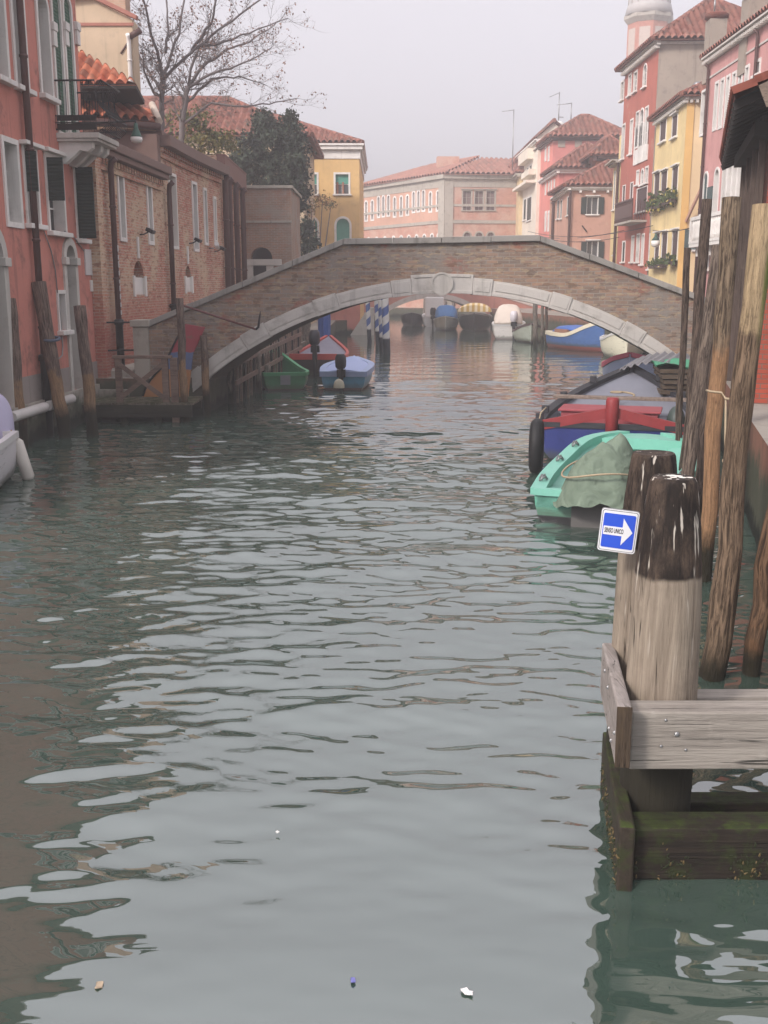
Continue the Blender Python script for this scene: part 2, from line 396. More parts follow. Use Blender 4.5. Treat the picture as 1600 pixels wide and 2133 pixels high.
class Bld:
    def __init__(s, name, label, cat, org, group=None):
        s.root = thing(name, label, cat, (org[0], org[1], 0), 0, group); s.o = Vector((org[0], org[1], 0))
    def put(s, mb, name, mats, fac=None, parent=None, bevel=0.0):
        if parent is not None: return mb.build(name, mats, parent, bevel=bevel)
        if fac is None: return mb.build(name, mats, s.root, off=s.o, bevel=bevel)
        return mb.build(name, mats, s.root, loc=(fac.A.x-s.o.x, fac.A.y-s.o.y, 0), rz=fac.rz, bevel=bevel)

    def win(s, fac, pl, pr, pt, pb, arch=False, fw=.09, fm=None, pane=None, sill=True, rev=.22, bars=(1,2), shut=None, shm=None, px=True, proud=.035, blind=None, name='window', hood=False, lat=0):
        """opening given by its picture columns and rows on the facade (or in metres when px is False)"""
        fm = fm or STONEW; pane = pane or GLASS
        if px:
            mid = (pt+pb)/2; x0 = fac.hit(pl, mid)[0]; x1 = fac.hit(pr, mid)[0]; pc = (pl+pr)/2
            z1 = fac.hit(pc, pt)[1]; z0 = fac.hit(pc, pb)[1]
        else: x0, x1, z0, z1 = pl, pr, pb, pt
        fac.holes.append((x0-fw, x1+fw, z0-(fw if not sill else 0), z1+fw, arch))
        g = MB(); yb = rev
        if shut == 'closed':
            g.box(x0, (x0+x1)/2-.006, .01, .05, z0, z1); g.box((x0+x1)/2+.006, x1, .01, .05, z0, z1)
            g.box(x0-.02, x1+.02, .12, .14, z0-.02, z1+.02)
            o = s.put(g, name, shm, fac)
        else:
            g.poly((x0-.02,yb,z0-.02),(x1+.02,yb,z0-.02),(x1+.02,yb,z1+.02),(x0-.02,yb,z1+.02))
            g.mi = 1
            for k in range(1, bars[0]+1):
                xm = x0+(x1-x0)*k/(bars[0]+1); g.box(xm-.02, xm+.02, yb-.03, yb-.004, z0, z1)
            for k in range(1, bars[1]+1):
                zm = z0+(z1-z0)*k/(bars[1]+1); g.box(x0, x1, yb-.025, yb-.006, zm-.016, zm+.016)
            o = s.put(g, name, [pane, fm if lat == 0 else BLACKM], fac)
        f = MB(); w = x1-x0
        f.box(x0-fw, x0, -proud, rev+.02, z0, z1-(w/2 if arch else 0)); f.box(x1, x1+fw, -proud, rev+.02, z0, z1-(w/2 if arch else 0))
        if arch:
            cx = (x0+x1)/2; zc = z1-w/2; n = 12
            for k in range(n):
                a0 = math.pi*k/n; a1 = math.pi*(k+1)/n; r0 = w/2; r1 = w/2+fw
                q = [(cx+r*math.cos(a), zc+r*math.sin(a)) for r, a in ((r0,a0),(r1,a0),(r1,a1),(r0,a1))]
                f.prism(q, -proud, rev+.02)
        else: f.box(x0-fw, x1+fw, -proud, rev+.02, z1+.001, z1+fw)
        if not sill: f.box(x0-fw, x1+fw, -proud, rev+.02, z0-fw, z0-.001)
        f.build('frame', fm, o)
        if sill:
            q = MB(); q.box(x0-fw-.07, x1+fw+.07, -.14, rev, z0-.1, z0-.002); q.build('sill', fm, o, bevel=.012)
        if hood:
            q = MB(); q.box(x0-fw-.1, x1+fw+.1, -.16, .02, z1+fw+.002, z1+fw+.08); q.build('hood', fm, o, bevel=.01)
        if blind:
            q = MB(); q.box(x0, x1, yb-.06, yb-.04, z0+(z1-z0)*blind[0], z1); q.build('blind', blind[1], o)
        if shut in ('open', 'half'):
            for sd in (0, 1):
                q = MB(); ww = w/2
                if sd == 0: q.box(x0-fw-ww, x0-fw+.01, -.085, -.04, z0, z1)
                else: q.box(x1+fw-.01, x1+fw+ww, -.085, -.04, z0, z1)
                q.build('shutter', shm, o)
        return o, (x0, x1, z0, z1)

    def wall(s, fac, z0, z1, mat, rev=.2, name='wall', x0=0.0, x1=None):
        """the facade sheet with its openings cut and their reveals"""
        x1 = fac.L if x1 is None else x1
        H = [h for h in fac.holes]
        xs = sorted({x0, x1} | {min(max(v, x0), x1) for h in H for v in h[:2]})
        zs = sorted({z0, z1} | {min(max(v, z0), z1) for h in H for v in h[2:4]})
        m = MB()
        for a, b in zip(xs, xs[1:]):
            if b-a < 1e-5: continue
            for c, d in zip(zs, zs[1:]):
                if d-c < 1e-5: continue
                cx, cz = (a+b)/2, (c+d)/2
                if any(h[0] < cx < h[1] and h[2] < cz < h[3] for h in H): continue
                m.poly((a,0,c),(b,0,c),(b,0,d),(a,0,d))
        for a, b, c, d, arch in H:
            if b <= x0 or a >= x1 or d <= z0 or c >= z1: continue
            r = (b-a)/2; top = d-r if arch else d
            m.poly((a,0,c),(a,0,top),(a,rev,top),(a,rev,c)); m.poly((b,0,top),(b,0,c),(b,rev,c),(b,rev,top))
            m.poly((a,0,c),(a,rev,c),(b,rev,c),(b,0,c))
            if arch:
                n = 12; P = [((a+b)/2-r*math.cos(math.pi*k/n), top+r*math.sin(math.pi*k/n)) for k in range(n+1)]
                for k in range(n):
                    (xa, za), (xb, zb) = P[k], P[k+1]
                    m.poly((xa,0,za),(xb,0,zb),(xb,0,d),(xa,0,d)); m.poly((xa,0,za),(xa,rev,za),(xb,rev,zb),(xb,0,zb))
            else: m.poly((a,0,d),(b,0,d),(b,rev,d),(a,rev,d))
        return s.put(m, name, mat, fac)

    def body(s, fac, depth, z0, z1, mat, left=True, right=True, back=True, name='side_wall', y0=0.0):
        m = MB(); L = fac.L
        if left: m.poly((0,depth,z0),(0,y0,z0),(0,y0,z1),(0,depth,z1))
        if right: m.poly((L,y0,z0),(L,depth,z0),(L,depth,z1),(L,y0,z1))
        if back: m.poly((L,depth,z0),(0,depth,z0),(0,depth,z1),(L,depth,z1))
        m.poly((0,y0,z1-.01),(L,y0,z1-.01),(L,depth,z1-.01),(0,depth,z1-.01))
        return s.put(m, name, mat, fac)

def roof_slope(m, e0, e1, r1, r0, p=.22, row=.4, amp=None, seg=4, thick=.05):
    """one tiled slope: eave e0-e1, ridge r1-r0 above them; rows of half-round tiles with stepped courses"""
    e0, e1, r1, r0 = map(Vector, (e0, e1, r1, r0))
    U = (e1-e0); L = U.length; U = U/L
    V = (r0-e0)-U*(r0-e0).dot(U)
    if V.length < 1e-4: V = (r1-e0)-U*(r1-e0).dot(U)
    H = V.length; V = V/H; N = U.cross(V).normalized()
    if N.z < 0: N = -N
    ua = (r0-e0).dot(U); ub = (r1-e0).dot(U); va = (r0-e0).dot(V); vb = (r1-e0).dot(V)
    ncol = max(2, int(L/p))*seg; nrow = max(1, int(math.ceil(max(va, vb)/row)))
    def vmax(u):
        v = 1e9
        if ua > 1e-6: v = min(v, va*u/ua)
        if ub < L-1e-6: v = min(v, vb*(L-u)/(L-ub))
        if ub > ua+1e-6: v = min(v, va+(vb-va)*min(1, max(0, (u-ua)/(ub-ua))))
        else: v = min(v, max(va, vb))
        return max(0, v)
    amp = p*.26 if amp is None else amp
    old = m.smf; m.smf = True
    pp = L/max(2, int(L/p))
    cols = []
    for i in range(ncol+1):
        u = L*i/ncol; vm = vmax(u); ph = (u/pp) % 1.0
        h = amp*abs(math.sin(math.pi*ph))*2-amp*.3
        line = []
        for j in range(nrow):
            v0 = min(j*row, vm); v1 = min((j+1)*row, vm)
            for v, lift in ((v0, .03), (v1, 0.0)):
                line.append((e0+U*u+V*v+N*(h+lift+.03), (u*p/pp, j*row+.01 if lift else (j+1)*row-.01)))
        cols.append(line)
    base = [m.add([q[0] for q in c]) for c in cols]
    for i in range(ncol):
        for j in range(len(cols[0])-1):
            pa = cols[i][j][0]; pb = cols[i][j+1][0]; pc = cols[i+1][j+1][0]; pd = cols[i+1][j][0]
            if (pa-pb).length < 1e-4 and (pc-pd).length < 1e-4: continue
            m.face((base[i]+j, base[i+1]+j, base[i+1]+j+1, base[i]+j+1),
                   [cols[i][j][1], cols[i+1][j][1], cols[i+1][j+1][1], cols[i][j+1][1]])
    m.smf = False
    m.poly(e0-N*thick, r0-N*thick, r1-N*thick, e1-N*thick) if (r1-r0).length > .01 else m.poly(e0-N*thick, r0-N*thick, e1-N*thick)
    m.poly(e0-N*thick, e1-N*thick, e1+N*.02, e0+N*.02)
    m.smf = old

def ridge(m, a, b, r=.1):
    a, b = Vector(a), Vector(b); n = max(2, int((b-a).length/.4)); 
    m.tube([a+(b-a)*i/n+Vector((0,0,.06)) for i in range(n+1)], [r*(1.0 if i % 2 else .88) for i in range(n+1)], 8)

def roof(bld, corners, z, h, over=.35, gable=False, p=.22, row=.4, mat=None, amp=None, seg=4, axis=None, gmat=None):
    """hip (or gable) roof on four ground points given anticlockwise from above"""
    c = [Vector((a[0], a[1])) for a in corners]; ce = (c[0]+c[1]+c[2]+c[3])/4
    a = (c[1]-c[0]).normalized(); b = (c[3]-c[0]).normalized()
    q = [c[0]-a*over-b*over, c[1]+a*over-b*over, c[2]+a*over+b*over, c[3]-a*over+b*over]
    L = (q[1]-q[0]).length; D = (q[3]-q[0]).length
    if (L < D if axis is None else axis == 1): q = q[1:]+q[:1]; a, b = b, -a; L, D = D, L
    ins = 0 if gable else min(D/2, L/2-.01)
    m0 = (q[0]+q[3])/2; m1 = (q[1]+q[2])/2; d = (m1-m0).normalized()
    R0 = m0+d*ins; R1 = m1-d*ins
    P = [Vector((v.x, v.y, z)) for v in q]; T0 = Vector((R0.x, R0.y, z+h)); T1 = Vector((R1.x, R1.y, z+h))
    m = MB(); kw = dict(p=p, row=row, amp=amp, seg=seg)
    roof_slope(m, P[0], P[1], T1, T0, **kw); roof_slope(m, P[2], P[3], T0, T1, **kw)
    if not gable:
        roof_slope(m, P[1], P[2], T1, T1, **kw); roof_slope(m, P[3], P[0], T0, T0, **kw)
    else:
        g = MB(); dz = Vector((0,0,-.12)); o1 = Vector((d.x, d.y, 0))*-over*.9
        g.poly(P[1]+o1, P[2]+o1, T1+o1+dz); g.poly(P[3]-o1, P[0]-o1, T0-o1+dz); bld.put(g, 'gable', gmat or STONE)
    if not gable:
        for t, k in ((T0,0),(T1,1),(T1,2),(T0,3)): ridge(m, P[k], t, .09*p/.22)
    ridge(m, T0, T1, .11*p/.22)
    return bld.put(m, 'roof', mat or TILER)

def cornice(bld, fac, z, out=.22, h=.16, mat=None, x0=-.0, x1=None, dent=0.0, dent_mat=None, name='cornice'):
    x1 = fac.L if x1 is None else x1; m = MB()
    m.box(x0, x1, -out, -.002, z-h*.45, z); m.box(x0, x1, -out*.6, -.003, z-h, z-h*.45-.001)
    if dent:
        k = x0+dent*.3
        while k+dent*.45 < x1:
            m.box(k, k+dent*.45, -out*.9, -.004, z-h-dent*.5, z-h-.001); k += dent
    return bld.put(m, name, mat or STONEW, fac)

def downpipe(bld, fac, x, z0, z1, r=.06, mat=None, y=-.1, name='downpipe', low=None):
    m = MB(); m.tube([(x,y,z0),(x,y,z1-.25),(x,y-.02,z1-.1),(x,y-.14,z1)], r, 10)
    zz = z0+.8
    while zz < z1-.4:
        m.lathe([(r*1.25,0),(r*1.25,.05)], 10, (x,y,zz)); zz += 1.7
    o = bld.put(m, name, mat or BROWN, fac)
    if low: 
        q = MB(); q.lathe([(r*1.35,z0-.3),(r*1.35,low),(r*1.7,low+.01),(r*1.7,low+.12),(r*1.2,low+.14)], 10, (x,y,0)); q.build('shoe', BLACKM, o)
    return o

# ------------------------------------------------------------------ left bank: the coral house
dA = Vector((.0428, 1)).normalized(); Bp = Vector((-6.845, 24.75)); Ap = Bp-dA*12.0
ch = Bld('coral_house', 'coral red plastered canal house with an iron balcony and dark shutters at the left edge', 'house', Ap)
fc = Fac(Ap, Bp)
ZT = 10.4
ch.win(fc, -14, 7, -60, 158, fw=.1, arch=True)
ch.win(fc, 27, 48, -50, 178, fw=.1, arch=True)
ch.win(fc, 81, 101, -8, 197, fw=.1, arch=True, blind=(.0, m_plain('brown_curtain', srgb(70,52,46), .9)))
o, r1 = ch.win(fc, 114, 129, -14, 272, fw=.09, arch=True, sill=False, shut='closed', shm=GREENS)
o, r2 = ch.win(fc, 138, 152, 2, 274, fw=.09, arch=True, sill=False, shut='closed', shm=GREENS)
m = MB()
for px_ in (108, 133.5, 157):                       # capitals of the paired window
    m = MB(); x, z = fc.hit(px_, 52); m.box(x-.12, x+.12, -.09, .1, z-.12, z+.05); m.box(x-.1, x+.1, -.07, .1, z-.42, z-.119); ch.put(m, 'capital', STONEW, fc, bevel=.01)
ch.win(fc, 11, 37, 300, 462, fw=.1, sill=False)
for a, b, t, bt in ((54, 76, 318, 466), (99, 130, 333, 482)):
    o, r_ = ch.win(fc, a, b, t, bt, fw=.09, hood=True, sill=True)
    q = MB(); x0, x1, z0, z1 = r_
    q.box(x0-.03, x0+.02, -(.25 if a < 60 else .36), -.04, z0+.6, z1-.02); q.build('shutter', DGREEN, o)
o, r_ = ch.win(fc, 158, 171, 352, 497, fw=.07, sill=True)
q = MB(); x0, x1, z0, z1 = r_
q.box(x0-.03, x0+.02, -.42, -.04, z0, z1); q.build('shutter', DGREEN, o)
# ground floor
def portal(bld, fac, pl, pr, pt, pb, imp, fw, name='door'):
    """stone arched water door with imposts and a dark timber leaf"""
    x0 = fac.hit(pl, 700)[0]; x1 = fac.hit(pr, 700)[0]; z1 = fac.hit((pl+pr)/2, pt)[1]; z0 = pb
    fac.holes.append((x0-fw, x1+fw, z0, z1+fw, True))
    g = MB(); g.box(x0-.02, x1+.02, .42, .48, z0, z1); 
    for k in range(5): xx = x0+(x1-x0)*(k+.5)/5; g.box(xx-.01, xx+.01, .405, .4195, z0, z1)
    o = bld.put(g, name, DARK, fac)
    f = MB(); w = x1-x0; zc = z1-w/2
    f.box(x0-fw, x0, -.04, .4, z0, zc); f.box(x1, x1+fw, -.04, .4, z0, zc)
    for k in range(14):
        a0 = math.pi*k/14; a1 = math.pi*(k+1)/14; cx = (x0+x1)/2
        f.prism([(cx+r*math.cos(a), zc+r*math.sin(a)) for r, a in ((w/2,a0),(w/2+fw,a0),(w/2+fw,a1),(w/2,a1))], -.05, .4)
    f.build('frame', STONE, o)
    q = MB(); zi = fac.hit((pl+pr)/2, imp)[1]
    for xx in (x0-fw/2, x1+fw/2): q.box(xx-fw*.7, xx+fw*.7, -.1, .41, zc-.14, zc+.02)
    q.build('impost', STONE, o, bevel=.012)
    return o
portal(ch, fc, -26, 15, 487, .75, 605, .2)
portal(ch, fc, 145, 163, 512, .75, 605, .16)
o, r_ = ch.win(fc, 122, 135, 612, 688, fw=.08, lat=1, bars=(2,3))
ch.wall(fc, .78, ZT, CORAL, rev=.24)
m = MB(); m.box(0, fc.L, -.015, 0, .8, 1.25)
for h in fc.holes:
    pass
ch.body(fc, 8, -.5, ZT, CORAL)
# base render between the doors
def strips(fac, z0, z1, y, x0=0, x1=None):
    x1 = fac.L if x1 is None else x1; m = MB(); xs = [x0]
    for h in sorted(fac.holes):
        if h[2] < z1 and h[3] > z0: xs += [h[0], h[1]]
    xs.append(x1)
    for a, b in zip(xs[::2], xs[1::2]):
        if b-a > .02: m.box(a, b, y, -.001, z0, z1)
    return m
ch.put(strips(fc, .78, 1.3, -.02), 'plinth', BASEP, fc)
m = MB(); m.box(0, fc.L, -.1, 0, -.6, .775); ch.put(m, 'footing', STONEA, fc)
# eaves above the frame
m = MB(); m.box(-.3, fc.L+.12, -.5, .3, ZT, ZT+.12)
ch.put(m, 'eave', STONE, fc)
roof(ch, [fc.w(0,0,0).xy, fc.w(fc.L,0,0).xy, fc.w(fc.L,8,0).xy, fc.w(0,8,0).xy][::-1], ZT+.12, 2.0, over=.35, p=.3, row=.5, mat=TILER, seg=3)
x = fc.hit(56, 400)[0]
downpipe(ch, fc, x, -.3, ZT, .068, BROWN, y=-.12, low=1.55)
# cables and stains of the facade
m = MB()
for pts in (((74,470),(88,480),(103,520),(112,560),(117,610)), ((132,482),(150,492),(165,512),(172,523)), ((117,610),(122,650),(128,720),(127,740),(119,748))):
    m = MB(); m.tube([(fc.hit(a,b)[0], -.03, fc.hit(a,b)[1]) for a, b in pts], .014, 6); ch.put(m, 'cable', STEEL, fc)
# balcony
bz = fc.hit(140, 286)[1]; bx0 = fc.hit(117, 286)[0]; bx1 = fc.hit(163, 286)[0]; bw = .92
m = MB(); m.box(bx0, bx1, -bw, 0, bz-.11, bz); m.box(bx0+.03, bx1-.03, -bw+.05, 0, bz-.17, bz-.111)
bal = ch.put(m, 'balcony', STONE, fc, bevel=.012)
for xx in (bx0+.12, (bx0+bx1)/2, bx1-.3):
    q = MB()
    q.prism([(0,0),(.0,-.42),(.12,-.44),(.3,-.3),(.45,-.17),(.62,-.2),(.72,-.12),(.74,0)][::-1], 0, .18)
    # console profile lies across the facade: turn it outwards
    q.v = [(xx+v[1], -v[0], bz-.172+v[2]) for v in q.v]; q.f = [f[::-1] for f in q.f]
    q.build('bracket', STONEW, bal, bevel=.008)
rz_ = bz+1.06
q = MB()
BUL = [(0,.06),(.1,.2),(.22,.28),(.34,.24),(.48,.1),(.64,.01),(.8,.02),(.92,.08),(1.0,.13)]
def bulge(t):
    for (a, x), (b, y) in zip(BUL, BUL[1:]):
        if t <= b+1e-6: return x+(y-x)*(t-a)/(b-a)
def railrun(q, p, d, nrm, n, bul):
    for k in range(n+1):
        b = Vector(p)+Vector(d)*(k/n)
        q.tube([b+Vector(nrm)*(bulge(t)*bul)+Vector((0,0,.04+1.0*t)) for t in [i/16 for i in range(17)]], .008, 5)
    for t, r in ((.03,.016),(.16,.014),(.3,.014),(1.0,.02)):
        q.tube([Vector(p)+Vector(nrm)*(bulge(t)*bul)+Vector((0,0,.04+t)), Vector(p)+Vector(d)+Vector(nrm)*(bulge(t)*bul)+Vector((0,0,.04+t))], r, 5)
yo = -bw+.05
railrun(q, (bx0+.05, yo, bz), (bx1-bx0-.1, 0, 0), (0,-1,0), 13, 1.0)
railrun(q, (bx0+.05, yo, bz), (0, bw-.05, 0), (-1,0,0), 7, .1)
railrun(q, (bx1-.05, yo, bz), (0, bw-.05, 0), (1,0,0), 7, .3)
for k in range(8):      # planter boxes of the near end
    pass
q.box(bx0+.02, bx0+.06, -bw+.06, -.03, bz+.06, bz+.18); q.box(bx0+.02, bx0+.06, -bw+.06, -.03, bz+.24, bz+.34)
q.build('railing', BLACKM, bal)
# white pipe along the waterline
LAG = m_plain('lagged_pipe', srgb(196,190,186), .7, .15, 3)
for a, b in ((0.3, 3.4), (3.6, 6.1), (6.3, 8.0), (8.15, 9.6)):
    m = MB(); m.tube([(a,-.2,.66),(a+.02,-.2,.66),(b-.02,-.2,.66),(b,-.2,.66)], [.09,.1,.1,.09], 10); ch.put(m, 'pipe', LAG, fc)

pq = tag(MB().box(0, .62, -.03, 0, 0, .58).build('wall_plaque', m_plaster('plaque_stone', srgb(206,200,198), srgb(160,150,150), .5)), 'white stone notice plaque on the coral wall beside the arched door', 'plaque')
x, z = fc.hit(181, 573); p = fc.w(x-.12, 0, z); pq.location = p; pq.rotation_euler = (0,0,fc.rz)
pq = tag(MB().box(0, .3, -.025, 0, 0, .26).build('wall_plaque', STONEW), 'small pale house number tile on the coral wall corner', 'plaque')
x, z = fc.hit(191, 607); p = fc.w(x-.1, 0, z); pq.location = p; pq.rotation_euler = (0,0,fc.rz)

# ------------------------------------------------------------------ left bank: brick house with the curved wall
W0 = Vector((-6.80, 24.95)); W1 = Vector((-6.5, 31.3))
bh = Bld('brick_storehouse', 'low red brick house with slit windows and brown gutter beside the coral house', 'house', W0)
f1 = Fac(W0, W1)
for a, b, t, bt in ((247,261,354,498), (307,319,374,506)):
    bh.win(f1, a+1, b-4, t+4, bt-4, fw=.1, sill=False, lat=1, bars=(0,7), rev=.2)
def niche(bld, fac, pl, pr, pt, pb):
    x0 = fac.hit(pl, 600)[0]; x1 = fac.hit(pr, 600)[0]; z1 = fac.hit((pl+pr)/2, pt)[1]; z0 = fac.hit((pl+pr)/2, pb)[1]
    fac.holes.append((x0, x1, z0, z1, True))
    g = MB(); g.poly((x0,.3,z0),(x1,.3,z0),(x1,.3,z1),(x0,.3,z1)); o = bld.put(g, 'niche', m_niche, fac)
    q = MB(); q.box(x0+.01, x1-.01, .04, .28, z0, z0+.46); q.box(x0-.12, x0+.005, -.05, .06, z0-.05, z0+.5); q.box(x1-.005, x1+.12, -.05, .06, z0-.05, z0+.5); q.build('stone_block', STONEW, o, bevel=.01)
    q = MB(); xm = (x0+x1)/2; q.box(xm-.07, xm+.07, -.04, .05, z1+.06, z1+.62); q.build('keystone', STONEW, o, bevel=.008)
m_niche = m_plaster('niche_render', srgb(112,96,84), srgb(84,74,66), .6)
niche(bh, f1, 280, 301, 543, 614)
bh.wall(f1, .9, 6.2, BRICKL, rev=.3)
bh.body(f1, 5, .3, 6.2, BRICKL)
m = MB(); m.box(-.02, f1.L, -.12, 0, .2, .95); bh.put(m, 'footing', STONEA, f1)
m = MB(); m.box(.0, f1.L+.12, -.34, .02, 6.2, 6.42); m.box(.0, f1.L+.12, -.26, .02, 6.06, 6.199)
bh.put(m, 'gutter', FASCIA, f1, bevel=.02)
def dogtooth(bld, fac, z, x0=0.0, x1=None):
    x1 = fac.L if x1 is None else x1; m = MB(); k = x0
    while k < x1-.12:
        m.box(k, k+.12, -.13, -.002, z-.16, z-.02); k += .24
    m.box(x0, x1, -.07, -.003, z-.3, z-.161)
    return bld.put(m, 'brick_cornice', BRICKL, fac)
dogtooth(bh, f1, 6.05, .2)
downpipe(bh, f1, f1.hit(224,500)[0]+.05, .7, 6.05, .07, BROWN, y=-.16, low=2.1)
downpipe(bh, f1, f1.hit(347,500)[0], 2.3, 6.05, .075, BROWN, y=-.14, low=2.4)
m = MB(); q_ = [f1.w(.0,0,0), f1.w(f1.L,0,0), f1.w(f1.L,5,0), f1.w(0,5,0)]
m.poly(*[Vector((v.x, v.y, 6.44+(0 if i < 2 else .7))) for i, v in enumerate(q_)])
bh.put(m, 'roof', FASCIA)
# stickers on the pipe
m = MB()
xp = f1.hit(224,500)[0]+.05
for k in range(9): m.box(xp-.035, xp+.035+.02*rnd.random(), -.235, -.228, 2.35+.19*k, 2.35+.19*k+.1+.06*rnd.random())
bh.put(m, 'sticker', m_plain('paper_stickers', srgb(190,188,186), .8, .35, 9), f1)
# brick pier where the two houses meet
m = MB(); m.box(-.18, .22, -.2, .3, .9, 6.2); bh.put(m, 'pier', BRICKL, f1)

curve = [W1, Vector((-6.42, 33.4)), Vector((-6.3, 35.4)), Vector((-6.14, 37.4)), Vector((-5.95, 39.2))]
bc = Bld('brick_house', 'taller old brick house with a bowed wall, curved brown gutter and many downpipes', 'house', W1)
facs = [Fac(a, b) for a, b in zip(curve, curve[1:])]
def which(px): 
    for f in facs:
        s_ = f.hit(px, 500)[0]
        if 0 <= s_ <= f.L: return f
    return facs[-1]
for a, b, t, bt in ((354,367,368,512), (402,410,385,518), (425.5,430,398,505), (446,449,415,500)):
    bc.win(which((a+b)/2), a, b, t, bt, fw=.09, sill=False, lat=1, bars=(0,7))
niche(bc, which(393), 387, 399, 554, 608)
for f in facs:
    bc.wall(f, .9, 7.05, BRICKL, rev=.3); dogtooth(bc, f, 7.0)
m = MB()
for i in range(len(curve)-1):
    f = facs[i]; m.box(-.01, f.L+.02, -.36, .05, 7.0, 7.3); m.box(-.01, f.L+.02, -.12, .05, 7.301, 7.42)
    m.v = m.v[:-16]+[tuple(Vector((f.w(v[0], v[1], v[2])))) for v in m.v[-16:]]
bc.put(m, 'gutter', FASCIA)
m = MB(); m.box(-.35, -.002, -.05, 4, 6.45, 7.28); bc.put(m, 'side_fascia', FASCIA, facs[0])
m = MB()
P_ = [Vector((p.x, p.y, 7.4)) for p in curve]; Q_ = [Vector((p.x-4.5, p.y-.5, 7.4)) for p in curve]
for i in range(len(P_)-1): m.poly(P_[i], P_[i+1], Q_[i+1], Q_[i])
m.poly(*[P_[0], Q_[0], Q_[0]-Vector((0,0,6.5)), P_[0]-Vector((0,0,6.5))])
bc.put(m, 'roof', FASCIA)
E0 = curve[-1]; E1 = Vector((-6.02, 45.6))
f3 = Fac(E0, E1)
bc.wall(f3, .9, 7.7, BRICKL, rev=.3); bc.body(f3, 4, .9, 7.7, BRICKL, left=True)
m = MB(); m.box(-.05, f3.L+.05, -.2, .1, 7.0, 7.66); m.box(-.06, f3.L+.06, -.22, .12, 7.661, 7.72); bc.put(m, 'parapet', m_plain('brown_sheet', srgb(122,84,74), .7, .15), f3)
for px_ in (458, 472, 486, 500): downpipe(bc, f3, max(.1, f3.hit(px_, 500)[0]), 1.2, 7.0, .11, BROWN, y=-.16)

def flood(fac, px, py, lab):
    x, z = fac.hit(px, py); t = thing('floodlight', lab, 'lamp', fac.w(x, 0, z), fac.rz, 'floodlights on the brick walls')
    m = MB(); m.tube([(0,0,-.06),(0,-.12,-.05),(0,-.25,.02)], .02, 6); m.build('bracket', BLACKM, t)
    m = MB(); m.bar((-.16,-.3,.04),(.16,-.3,.04), .2, .1, up=(0,-.5,1)); m.build('head', BLACKM, t, bevel=.012)
flood(f1, 291, 484, 'black floodlight on the brick wall above the large arched niche')
flood(which(394), 394, 503, 'black floodlight on the bowed brick wall above the smaller niche')
flood(which(447), 447, 520, 'black floodlight on the brick wall next to the white camera')
f_ = which(435); x, z = f_.hit(435, 514)
t = thing('security_camera', 'white cylindrical security camera on the bowed brick wall', 'camera', f_.w(x,0,z), f_.rz)
MB().tube([(0,0,-.05),(0,-.18,-.05)], .03, 6).build('bracket', STEEL, t); MB().tube([(-.1,-.3,.1),(.25,-.25,-.02)], .08, 10).build('body', WHITEP, t)

# hanging street lamp
lp = at = atY(283, 262, 23.4)
t = thing('street_lamp', 'green street lamp with a white globe hanging beside the iron balcony', 'lamp', (lp.x, lp.y, lp.z))
m = MB(); m.tube([(-.55-.9,.5,.12),(-.5,.2,.1),(0,0,.1)], .022, 8); m.tube([(0,0,.1),(0,0,.02)], .02, 8); m.build('bracket', BLACKM, t)
GL = m_plain('lamp_green', srgb(48,86,74), .45)
m = MB(); m.lathe([(.04,.05),(.05,-.06),(.07,-.1),(.11,-.2),(.13,-.23)], 14); m.build('hood', GL, t)
m = MB(); m.lathe([(.125,-.23),(.13,-.28),(.11,-.33),(.05,-.35)], 14); m.build('globe', m_plain('milk_glass', srgb(226,220,216), .25, .03, bump=0), t)

# ------------------------------------------------------------------ orange roofed house and tall beige house behind
oh = Bld('tiled_house', 'low house with bright orange tiled roofs and a dark soffit behind the balcony', 'house', (-8.5, 30))
lo0, lo1, hi1, hi0 = atY(150, 242, 30.0), atY(330, 257, 31.2), atY(316, 224, 33.6), atY(150, 188, 33.6)
m = MB(); roof_slope(m, lo0, lo1, hi1, hi0, p=.27, row=.38, amp=.075, seg=6); oh.put(m, 'roof', TILEO)
m = MB(); m.tube([lo0+Vector((0,-.05,-.1)), lo1+Vector((.05,-.05,-.1))], .1, 10); oh.put(m, 'gutter', BROWN)
m = MB(); m.tube([lo1+Vector((.02,0,.06)), hi1+Vector((.02,0,.08))], .11, 8); oh.put(m, 'verge', m_plain('mortar_verge', srgb(196,178,160), .9))
up0, up1, rg1, rg0 = atY(110, 180, 30.0), atY(284, 178, 30.0), atY(168, 128, 32.0), atY(110, 108, 32.0)
m = MB(); roof_slope(m, up0, up1, rg1, rg0, p=.27, row=.38, amp=.07, seg=6); oh.put(m, 'roof', TILEO)
zs_ = up1.z-.08; sof = [Vector((up0.x, 30.0, zs_)), Vector((up1.x, 30.0, zs_)), Vector((-7.1, 32.5, zs_)), Vector((-8.05, 33.0, zs_)), Vector((up0.x, 33.0, zs_))]
m = MB(); m.poly(*sof[::-1]); m.poly(*[v+Vector((0,0,.12)) for v in sof])
for k in range(5): a_, b_ = sof[k], sof[(k+1) % 5]; m.poly(a_, b_, b_+Vector((0,0,.12)), a_+Vector((0,0,.12)))
oh.put(m, 'soffit', DARK)
m = MB(); m.poly(sof[1]+Vector((0,0,.121)), sof[2]+Vector((0,0,.121)), rg1); m.poly(sof[2]+Vector((0,0,.121)), sof[3]+Vector((0,0,.121)), rg1); oh.put(m, 'hip', TILEO)
m = MB(); m.box(-12, -8.06, 33.01, 35.4, .5, zs_); m.box(lo0.x, lo1.x-.15, 31.6, 33.0, .5, lo0.z-.1); oh.put(m, 'wall', m_plaster('ochre_wall', srgb(176,140,112), srgb(130,108,90), .5))

